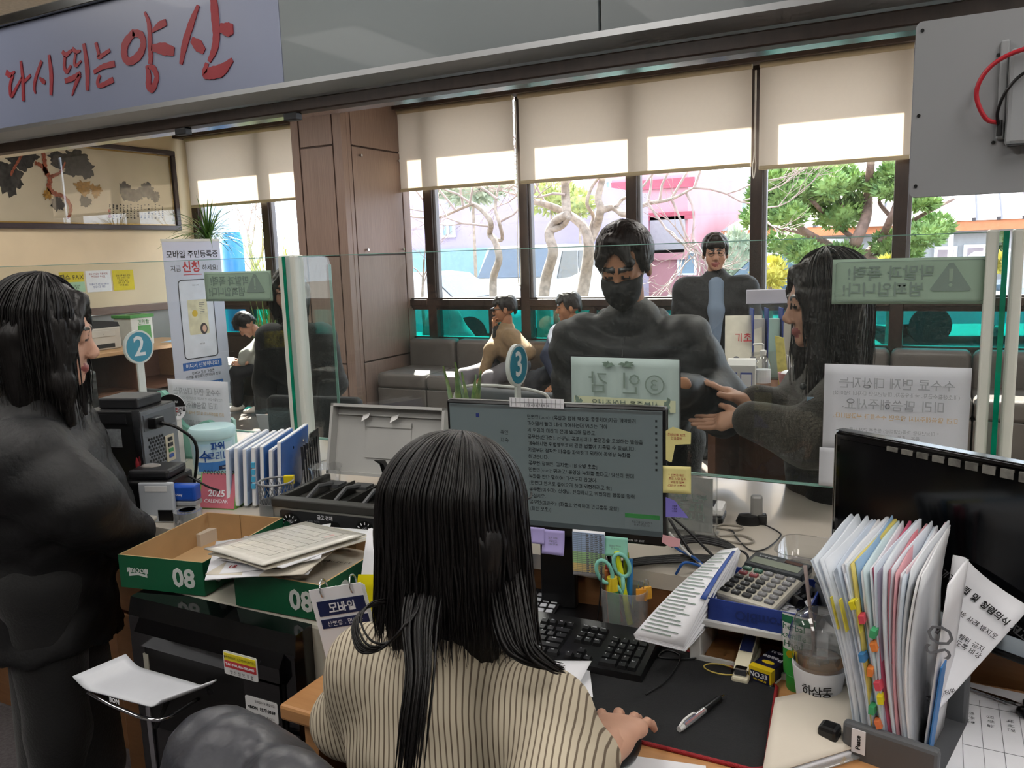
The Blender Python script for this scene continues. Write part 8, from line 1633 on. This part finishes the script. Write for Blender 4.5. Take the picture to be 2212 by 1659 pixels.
gl0 = A3(1130, 1075, 1.30)-o0; MB().tube([gl0+np.array((0, .03, 0)), gl0+np.array((.014, .0, .002)), gl0+np.array((.012, -.05, .006))], .002, 6).build('glasses_temple', m_black, P)
ms = soft_obj('computer_mouse', Soft(.01).ell((0, 0, .012), (.029, .05, .02)).plane((0, 0, 0), (0, 0, -1)), .005, m_black); q = wr+wd*.065; ms.location = (q[0], q[1], DT+.004); ms.rotation_euler = (0, 0, .05); tag(ms, 'black computer mouse under the clerk hand', 'mouse')
# chair with black padded jacket over its back
jb = A3(630, 1640, 1.0); jk = thing('office_chair', 'office chair behind the clerk at the lower left', 'chair', (jb[0], jb[1], 0), -.35)
soft_obj('backrest', Soft(.02).box((0, .0, .70), (.19, .03, .14), rd=.03), .016, m_chair, jk); soft_obj('seat', Soft(.02).box((0, .22, .44), (.22, .21, .035), rd=.03), .018, m_chair, jk); MB().cyl((0, .2, .06), (0, .2, .41), .025, n=12).build('gas_lift', m_chrome, jk); MB().tube([(0, 0, .6), (0, .03, .45), (0, .15, .42)], .02, 8).build('back_stem', m_dark, jk)
for k in range(5): a = k*1.257; MB().tube([(0, .2, .1), (.28*math.cos(a), .2+.28*math.sin(a), .05)], [.022, .014], 8).ell((.28*math.cos(a), .2+.28*math.sin(a), .03), (.03, .03, .03), 10, 6).build('leg', m_dark, jk, True)
pj = thing('padded_jacket', 'dark grey padded jacket draped over the chair back', 'jacket', (jb[0], jb[1], .545), -.35); S = Soft(.05); S.cone((-.17, 0, .33), .055, (.12, .01, .325), .06).cone((.12, .01, .325), .06, (.24, .0, .26), .06).cone((-.19, -.02, .28), .075, (.2, -.02, .25), .07).cone((-.2, -.03, .12), .07, (.2, -.03, .1), .07).cone((-.22, -.01, .3), .06, (-.25, -.02, .05), .06).cone((.22, .0, .27), .06, (.26, -.01, .05), .055).cone((-.1, .04, .28), .05, (.12, .04, .26), .05)
soft_obj('shell', S, .012, mat('slate_padded', '#34353c', .38, var=.08, scale=8, bump=.3, bscale=28), pj, lambda X, Y, Z: .010*(np.abs(np.sin(X*26+Z*6))-.5)+.004*np.sin(Z*70+X*20)); MB().tube(curve_pts([(-.07, -.07, .37), (.0, -.085, .33), (.1, -.1, .22), (.16, -.1, .1)], 6), .0035, 6).build('seam', m_dark, pj, True)

# ---- standing woman at the left
hc = A3(100, 728, 1.92); f = _nrm(RT*.93+VW*.3); hl = _nrm(np.array((f[0], f[1], -.16))); mid = hc-UPV*.265-f*.035; pel = np.array((mid[0]-f[0]*.02, mid[1]-f[1]*.02, .83)); cr_ = _nrm(np.cross(f, UPV))
wrR, wrL = A3(296, 1168, 1.99), A3(270, 1180, 2.08); hL = hand_soft(wrR, -UPV*.95+f*.15, -VW, .4, .9)
P, T, o0 = person('w', 'standing woman in a hooded black coat at the left edge', (mid[0], mid[1], 0), hc, hl, f, mid, .165, pel, {1: (A3(165, 1080, 1.80), wrR), -1: (A3(200, 1080, 2.1), wrL)}, {q: (np.array((pel[0]+cr_[0]*q*.09, pel[1]+cr_[1]*q*.09, .46)), np.array((pel[0]+cr_[0]*q*.09-f[0]*.03, pel[1]+cr_[1]*q*.09-f[1]*.03, .085))) for q in (-1, 1)},
    m_skin3, True, 1.0, mat('black_coat', '#0b0c0f', .62, var=.1, scale=14, bump=.25, bscale=60), None, m_blk, np.array((pel[0], pel[1], .66)), None, long_hair(.22, .20, True, .08, .05), m_hair, .0065, .012, .82, .040, .03, hands=[hL], hood=True, quilt=.006)
r = random.Random(9); cv = []; Rf = frame(hl)
for i in range(340):
    ph = r.uniform(-PI, PI); cs, sn = math.cos(ph), math.sin(ph)
    if sn > .75: continue
    k = r.uniform(.98, 1.05); pts = [T(.098*k*math.sin(a)*cs, -.016+.110*k*math.sin(a)*sn, .045+.101*k*math.cos(a)) for a in (.1, .5, .9, 1.25, 1.5)]; zl = (.24 if sn > 0 else .20)*r.uniform(.85, 1.1)
    pts += [pts[-1]+np.array((r.gauss(0, .003), r.gauss(0, .003), -zl*q)) for q in (.35, .7, 1.0)]; cv.append(pts)
strands(P, o0, cv, .0020)
S = Soft(.04); b0 = np.array((pel[0], pel[1], .72)); S.cone(b0, .125, b0-UPV*.55, .145, sq=(f, .85)).plane(b0-UPV*.45, (0, 0, -1)); V, Fc, L = S.mesh(.016); raw('long_skirt', V-o0, Fc, [m_blk], P)

# ---- masked man at the counter
hc = YP(1350, 578, .46); f = _nrm(np.array((.12, -1, 0))); hl = _nrm(np.array((.05, -1, -.42))); mid = hc+np.array((.0, .05, -.255)); pel = np.array((mid[0]+.02, mid[1]+.10, .92)); s_ = _nrm(np.cross(f, UPV))
wA, wB = YP(1440, 842, .20), YP(1325, 905, .18); hA = hand_soft(wA, (-.8, -.3, -.25), (.2, -1, .3), .7, .95, thumb=1); hB = hand_soft(wB, (.5, -.6, -.1), (0, -.3, 1), .6, .95)
P, T, o0 = person('m', 'man in a black face mask and padded coat behind the glass', (mid[0], mid[1]+.1, 0), hc, hl, f, mid, .165, pel, {-1: (YP(1560, 880, .50), wA), 1: (YP(1250, 880, .48), wB)}, {q: (np.array((pel[0]+s_[0]*q*.1, pel[1], .48)), np.array((pel[0]+s_[0]*q*.1, pel[1]+.02, .085))) for q in (-1, 1)},
    m_skin2, False, .95, m_puff, None, m_blk, np.array((pel[0], pel[1], .74)), None, short_hair(0, .012, .012, .03), m_hairb, .005, .011, .74, .042, .01, hands=[hA, hB], hood=True, quilt=.009)
S = head_soft(hc, frame(hl), .99); S.ell(T_of(hc, frame(hl), .95)(0, .066, -.055), (.054, .052, .052), frame(hl)); R = frame(hl); T2 = T; S.p = [q for q in S.p if q[8] == 'u' and q[7] == 0]; S.box(T(0, .09, .062), (.12, .12, .065), R, .01, op='s', k=.004).box(T(0, -.10, -.03), (.14, .115, .2), R, .01, op='s', k=.004).box(T(0, .05, -.165), (.14, .14, .045), R, .01, op='s', k=.004); V, Fc, L = S.mesh(.0055); raw('face_mask', V-o0+(R[:, 1]*.004), Fc, [mat('black_mask', '#0b0c0e', .7, bump=.1)], P)
for q in (-1, 1): MB().tube(curve_pts([Vector(T(q*.066, .045, -.02)-o0), Vector(T(q*.078, .012, .012)-o0), Vector(T(q*.083, -.012, .008)-o0)], 5), .0014, 5).build('mask_strap', m_white, P, True)
S = Soft(.03); c0 = mid+UPV*.06; S.cone(c0-s_*.075+f*.03, .042, c0-s_*.085-f*.02+UPV*.035, .03).cone(c0+s_*.075+f*.03, .042, c0+s_*.085-f*.02+UPV*.035, .03).cone(c0-s_*.08-f*.05, .05, c0+s_*.08-f*.05, .05); V, Fc, L = S.mesh(.011); raw('stand_collar', V-o0, Fc, [m_puff], P)
MB().tube(curve_pts([Vector(mid+UPV*.07+f*.075-o0), Vector(mid-UPV*.04+f*.135-o0), Vector(mid-UPV*.2+f*.16-o0), Vector(mid-UPV*.4+f*.15-o0)], 6), .004, 6).build('zip', m_dark, P, True)
ppk = thing('held_paper', 'sheet of paper on the counter before the masked man', 'paper', YP(1325, 925, .16), 0); ppk.location.z = CT+.001; MB().box(-.1, .1, -.07, .07, 0, .001).build('sheet', m_paper, ppk)

# ---- woman in the brown coat gesturing with both hands
hc = YP(1782, 655, .36); f = _nrm(-RT*.96+VW*.10); hl = _nrm(np.array((f[0], f[1], -.12))); mid = hc-UPV*.255-f*.03; pel = np.array((mid[0]-f[0]*.01, mid[1], .88)); s_ = _nrm(np.cross(f, UPV))
w1, w2 = YP(1612, 868, .34), YP(1606, 903, .22)
H1 = hand_soft(w1, YP(1525, 822, .34)-w1, UPV*1.0+VW*.2, .12, .98, .25, -1, curls=[.1, .05, .12, .2]); H2 = hand_soft(w2, YP(1500, 918, .22)-w2, -UPV*.9+VW*.35, .12, .98, .22, -1, curls=[.08, .1, .1, .12])
P, T, o0 = person('b', 'long-haired woman in a dark brown coat gesturing with open hands', (mid[0], mid[1], 0), hc, hl, f, mid, .165, pel, {-1: (YP(1745, 945, .16), w2), 1: (YP(1770, 890, .52), w1)}, {q: (np.array((pel[0]+s_[0]*q*.09, pel[1]+s_[1]*q*.09, .46)), np.array((pel[0]+s_[0]*q*.09, pel[1]+s_[1]*q*.09, .085))) for q in (-1, 1)},
    m_skin, True, 1.0, mat('brown_wool', '#332c25', .85, var=.18, scale=60, bump=.3, bscale=260, sheen=.2), None, m_blk, np.array((pel[0], pel[1], .70)), None, long_hair(.27, .34, True, .08, .045), m_hairb, .0055, .011, .8, .028, .02, hands=[H1, H2])
r = random.Random(4); cv = []
for i in range(230):
    ph = r.uniform(-PI, PI); cs, sn = math.cos(ph), math.sin(ph)
    if sn > .7: continue
    k = r.uniform(.98, 1.06); pts = [T(.098*k*math.sin(a)*cs, -.016+.110*k*math.sin(a)*sn, .045+.101*k*math.cos(a)) for a in (.1, .5, .9, 1.25, 1.5)]; zl = .33*r.uniform(.8, 1.1); pts += [pts[-1]+np.array((r.gauss(0, .004), r.gauss(0, .004), -zl*q)) for q in (.35, .7, 1.0)]; cv.append(pts)
strands(P, o0, cv, .0018, m=m_hairb)
for x_, y2 in ((1765, 875),): q = YP(x_, y2, .16)-o0; MB().cbox(q[0]-.025, q[0]+.025, q[1]-.003, q[1]+.003, q[2]-.02, q[2]+.02, .002).build('name_badge', mat('badge_blue', '#7f97ae', .3), P)
for k in range(3): q = YP(1735-4*k, 835+42*k, .20)-o0; MB().ell(q, (.009, .009, .009), 10, 6).build('coat_button', m_dark, P, True)

# ---- bespectacled man standing by the window
hc = YP(1545, 548, 3.9); f = _nrm(np.array((.25, -1, 0))); hl = _nrm(np.array((.3, -1, -.04))); mid = hc-UPV*.265+np.array((0, .03, 0)); pel = np.array((mid[0], mid[1]+.03, .92)); s_ = _nrm(np.cross(f, UPV))
H1 = hand_soft(mid+s_*.15+f*.12-UPV*.46, -s_-UPV*.2, f, .4); H2 = hand_soft(mid-s_*.15+f*.12-UPV*.46, s_-UPV*.2, f, .4)
P, T, o0 = person('g', 'bespectacled man in a dark coat standing by the window', (mid[0], mid[1], 0), hc, hl, f, mid, .195, pel, {1: (mid+s_*.25-UPV*.27, mid+s_*.14+f*.12-UPV*.45), -1: (mid-s_*.25-UPV*.27, mid-s_*.14+f*.12-UPV*.45)}, {q: (np.array((pel[0]+s_[0]*q*.1, pel[1], .48)), np.array((pel[0]+s_[0]*q*.1, pel[1]+.02, .085))) for q in (-1, 1)}, m_skin, False, 1.05, mat('charcoal_parka', '#131417', .7, bump=.2), None, m_blk, np.array((pel[0], pel[1], .70)), None, short_hair(.034, .006), m_hairb, .0075, .014, .74, .05, .01, hands=[H1, H2], hood=True)
for q in (-1, 1): MB().tube([Vector(T(q*.032+.021*math.cos(a*.52), .106, .006+.018*math.sin(a*.52))-o0) for a in range(12)], .0016, 5, closed=True).build('glasses_rim', m_dark, P, True)
MB().tube([Vector(T(-.011, .108, .008)-o0), Vector(T(.011, .108, .008)-o0)], .0016, 5).build('glasses_bridge', m_dark, P); 
for q in (-1, 1): MB().tube([Vector(T(q*.053, .104, .01)-o0), Vector(T(q*.078, .0, .012)-o0)], .0015, 5).build('glasses_temple', m_dark, P)
S = Soft(.02); S.cone(mid+f*.075+UPV*.05, .055, mid+f*.135-UPV*.13, .055, sq=(f, .7)).cone(mid+f*.135-UPV*.13, .055, mid+f*.15-UPV*.38, .028, sq=(f, .7)); V, Fc, L = S.mesh(.011); raw('blue_shirt', V-o0+f*.02, Fc, [mat('blue_grey_shirt', '#6f7f95', .8, var=.05)], P)
# ---- man in the tan jacket on the sofa
m_tan = mat('tan_wool', '#8a7256', .9, var=.1, scale=40, bump=.2, bscale=200)
hc = YP(1090, 668, 4.42); f = _nrm(np.array((-.75, -.66, 0))); hl = _nrm(np.array((-.88, -.42, -.05))); mid = hc-UPV*.235-f*.015; pel = np.array((mid[0]-f[0]*.05, 4.52, .56)); s_ = _nrm(np.cross(f, UPV))
w1 = T_of(hc, frame(hl), 1.0)(.02, .10, -.155); w2 = YP(1040, 818, 4.18); H1 = hand_soft(w1-f*.0, UPV*.8+f*.2+s_*-.3, f, .9, .95); H2 = hand_soft(w2, f*.8-UPV*.55, UPV+f*.3, .35, 1.0)
kn = {1: np.array((pel[0]-.30, 4.10, .50)), -1: np.array((pel[0]-.02, 4.05, .50))}
P, T, o0 = person('t', 'man in sunglasses and a tan jacket seated on the sofa', (pel[0], 4.3, 0), hc, hl, f, mid, .19, pel, {1: (YP(1062, 755, 4.25), w2), -1: (YP(1140, 762, 4.20), w1)}, {q: (kn[q], kn[q]+np.array((-.02, -.02, -.415))) for q in (-1, 1)}, m_skin2, False, 1.0, m_tan, None, mat('grey_slacks', '#6d6a70', .8), None, mat('brown_shoe', '#3a2a20', .4), short_hair(.02, .0), m_hairb, .0075, .013, .74, .012, hands=[H1, H2])
for q in (-1, 1): MB().ell(T(q*.031, .101, .006)-o0, (.022, .022, .017), 12, 8).build('sunglass_lens', mat('dark_lens', '#0a0a0c', .08, var=0), P, True); MB().tube([Vector(T(q*.053, .095, .01)-o0), Vector(T(q*.08, .0, .012)-o0)], .003, 5).build('glasses_temple', m_black, P)
S = Soft(.02); S.cone(mid+f*.07+UPV*.05, .055, mid+f*.125-UPV*.22, .03, sq=(f, .7)); V, Fc, L = S.mesh(.011); raw('black_shirt', V-o0+f*.020, Fc, [m_blk], P)
for q in (-1, 1): S = Soft(.01); S.cone(mid+f*.05+UPV*.06+s_*q*.06, .016, mid+f*.155-UPV*.10+s_*q*.045, .026, sq=(f, .5)).cone(mid+f*.155-UPV*.10+s_*q*.045, .026, mid+f*.15-UPV*.24+s_*q*.01, .008, sq=(f, .5)); V, Fc, L = S.mesh(.009); raw('lapel', V-o0+f*.012, Fc, [mat('tan_lapel', '#80674a', .9)], P)
# ---- man in the navy jacket on the sofa
hc = YP(1228, 664, 4.42); f = _nrm(np.array((-.6, -.8, 0))); hl = _nrm(np.array((-.85, -.5, -.1))); mid = hc-UPV*.235; pel = np.array((mid[0]+.03, 4.53, .56)); s_ = _nrm(np.cross(f, UPV)); w1, w2 = YP(1205, 830, 4.1), YP(1250, 835, 4.1); H1 = hand_soft(w1, f-UPV*.4, UPV, .4); H2 = hand_soft(w2, f-UPV*.4-s_*-.4, UPV, .4)
kn = {1: np.array((pel[0]-.22, 4.08, .50)), -1: np.array((pel[0]+.06, 4.06, .50))}
P, T, o0 = person('n', 'man in a navy jacket seated beside the tan-jacket man', (pel[0], 4.3, 0), hc, hl, f, mid, .19, pel, {1: (YP(1185, 770, 4.25), w1), -1: (YP(1285, 770, 4.3), w2)}, {q: (kn[q], kn[q]+np.array((-.02, -.02, -.415))) for q in (-1, 1)}, m_skin2, False, 1.0, mat('navy_wool', '#20283f', .8, bump=.2), None, mat('dark_slacks', '#25272e', .8), None, m_black, short_hair(.022, .006), hair_mat('grey_black_hair', '#2b2726'), .0075, .013, .74, .015, hands=[H1, H2])
# ---- young man reading his phone on the stool
hc = YP(532, 702, 4.22); f = _nrm(np.array((-.55, -.83, 0))); hl = _nrm(np.array((-.5, -.55, -.85))); pel = np.array((-6.02, 4.42, .52)); mid = YP(578, 745, 4.36)+UPV*.03; s_ = _nrm(np.cross(f, UPV))
w1, w2 = YP(522, 785, 4.08), YP(530, 790, 4.16); H1 = hand_soft(w1, -RT*.9-VW*.1-UPV*.05, -VW+UPV*.5, .8, .95); H2 = hand_soft(w2, -RT*.9-UPV*.1, VW+UPV*.4, .8, .95, thumb=-1)
kn = {1: YP(512, 805, 4.05), -1: YP(575, 808, 4.16)}; an = {1: np.array(PZ(512, 872, .095)), -1: np.array(PZ(558, 874, .095))}
P, T, o0 = person('p', 'young man in a cream fleece vest reading his phone', (-6.02, 4.42, 0), hc, hl, f, mid, .18, pel, {1: (YP(532, 768, 4.16), w1), -1: (YP(572, 775, 4.25), w2)}, {q: (kn[q], an[q]) for q in (-1, 1)}, m_skin, False, 1.0, mat('grey_sweatshirt', '#8b8d86', .85, bump=.2), None, mat('black_jeans', '#15161c', .8), None, mat('white_sneaker', '#c9c3ba', .5), short_hair(.045, .010), m_hair, .0075, .013, .74, .015, hands=[H1, H2])
S = Soft(.03); tl = _nrm(mid-pel); S.cone(mid-tl*.02-s_*.11, .075, mid-tl*.02+s_*.11, .075).cone(mid-tl*.08, .15, pel+tl*.16, .14, sq=(f, .75)).cone(mid+tl*.06-s_*.05, .05, mid+tl*.06+s_*.05, .05); V, Fc, L = S.mesh(.013, lambda X, Y, Z: .004*np.sin(X*90)*np.sin(Y*90)*np.sin(Z*90)); raw('fleece_vest', V-o0, Fc, [mat('cream_fleece', '#c9bfa2', .95, var=.1, scale=60, bump=.6, bscale=140, sheen=.3)], P)
ph = thing('smartphone', 'dark smartphone in the seated young man hands', 'phone', YP(500, 781, 4.08), 0, rot=(.5, .1, .9)); MB().cbox(-.036, .036, -.075, .075, -.004, .004, .003).build('case', m_dark, ph); MB().box(-.033, .033, -.07, .07, .004, .0046).build('screen', mat('phone_glow', '#55606a', .2, emit='#aab4c0', estr=.3), ph)
# ---- smiling woman behind the first glass post
hc = YP(624, 630, 1.35); f = _nrm(np.array((.30, -1, 0))); hl = _nrm(np.array((.55, -.95, -.12))); mid = hc-UPV*.255+np.array((0, .03, 0)); pel = np.array((mid[0], mid[1]+.06, .86)); s_ = _nrm(np.cross(f, UPV)); w1, w2 = mid+s_*.14+f*.16-UPV*.40, mid-s_*.14+f*.16-UPV*.42; H1 = hand_soft(w1, -s_*.6+f*.4-UPV*.3, f, .6, .9); H2 = hand_soft(w2, s_*.6+f*.4-UPV*.3, f, .6, .9, thumb=-1)
P, T, o0 = person('s', 'smiling woman in a black coat holding papers behind the first post', (mid[0], mid[1], 0), hc, hl, f, mid, .145, pel, {1: (mid+s_*.20-UPV*.24, w1), -1: (mid-s_*.20-UPV*.24, w2)}, {q: (np.array((pel[0]+s_[0]*q*.09, pel[1], .46)), np.array((pel[0]+s_[0]*q*.09, pel[1]+.02, .085))) for q in (-1, 1)}, m_skin3, True, .98, m_blk, None, m_blk, np.array((pel[0], pel[1], .55)), None, long_hair(.16, .16, True, .08, .048), m_hair, .0065, .013, .74, .018, .02, hands=[H1, H2])
hp_ = thing('held_papers', 'white papers held by the smiling woman behind the post', 'paper', mid+f*.24-UPV*.46, 0, rot=(.3, 0, .2)); MB().box(-.13, .13, -.002, .002, -.1, .1).build('sheets', m_paper, hp_)
# ------------------------------------------------------------------ ceiling lights of the office (out of the frame, real fittings)
m_lamp = mat('lamp_diffuser', '#ffffff', .6, var=0, emit='#fffaf4', estr=7.5)
n_l = 0
for (x, y) in ((-3.6, -1.0), (-1.4, -1.0), (.8, -1.0), (-3.6, -3.0), (-1.4, -3.0), (.8, -3.0), (2.8, -1.0), (2.8, -3.0)):
    t = thing('ceiling_light', 'recessed fluorescent ceiling light panel above the office desks', 'light', (x, y, CEIL-.02), 0, 'office ceiling light panels')
    MB().box(-.30, .30, -.6, .6, .0, .015).build('diffuser', m_lamp, t)
    MB().box(-.32, .32, -.62, -.6, -.005, .02).box(-.32, .32, .6, .62, -.005, .02).box(-.32, -.3, -.6, .6, -.005, .02).box(.3, .32, -.6, .6, -.005, .02).build('frame', m_white, t)
for x in (-6.2, -4.2, -2.2, -.2, 1.8):
    m_lamp2 = mat('lobby_lamp_diffuser', '#ffffff', .6, var=0, emit='#fffaf4', estr=12.0)
    t = thing('ceiling_light', 'recessed fluorescent ceiling light panel above the lobby', 'light', (x, 2.2, CEIL-.02), 0, 'lobby ceiling light panels')
    MB().box(-.30, .30, -.6, .6, .0, .015).build('diffuser', m_lamp2, t); MB().box(-.32, .32, -.62, -.6, -.005, .02).box(-.32, .32, .6, .62, -.005, .02).box(-.32, -.3, -.6, .6, -.005, .02).box(.3, .32, -.6, .6, -.005, .02).build('frame', m_white, t)
set_lettering()
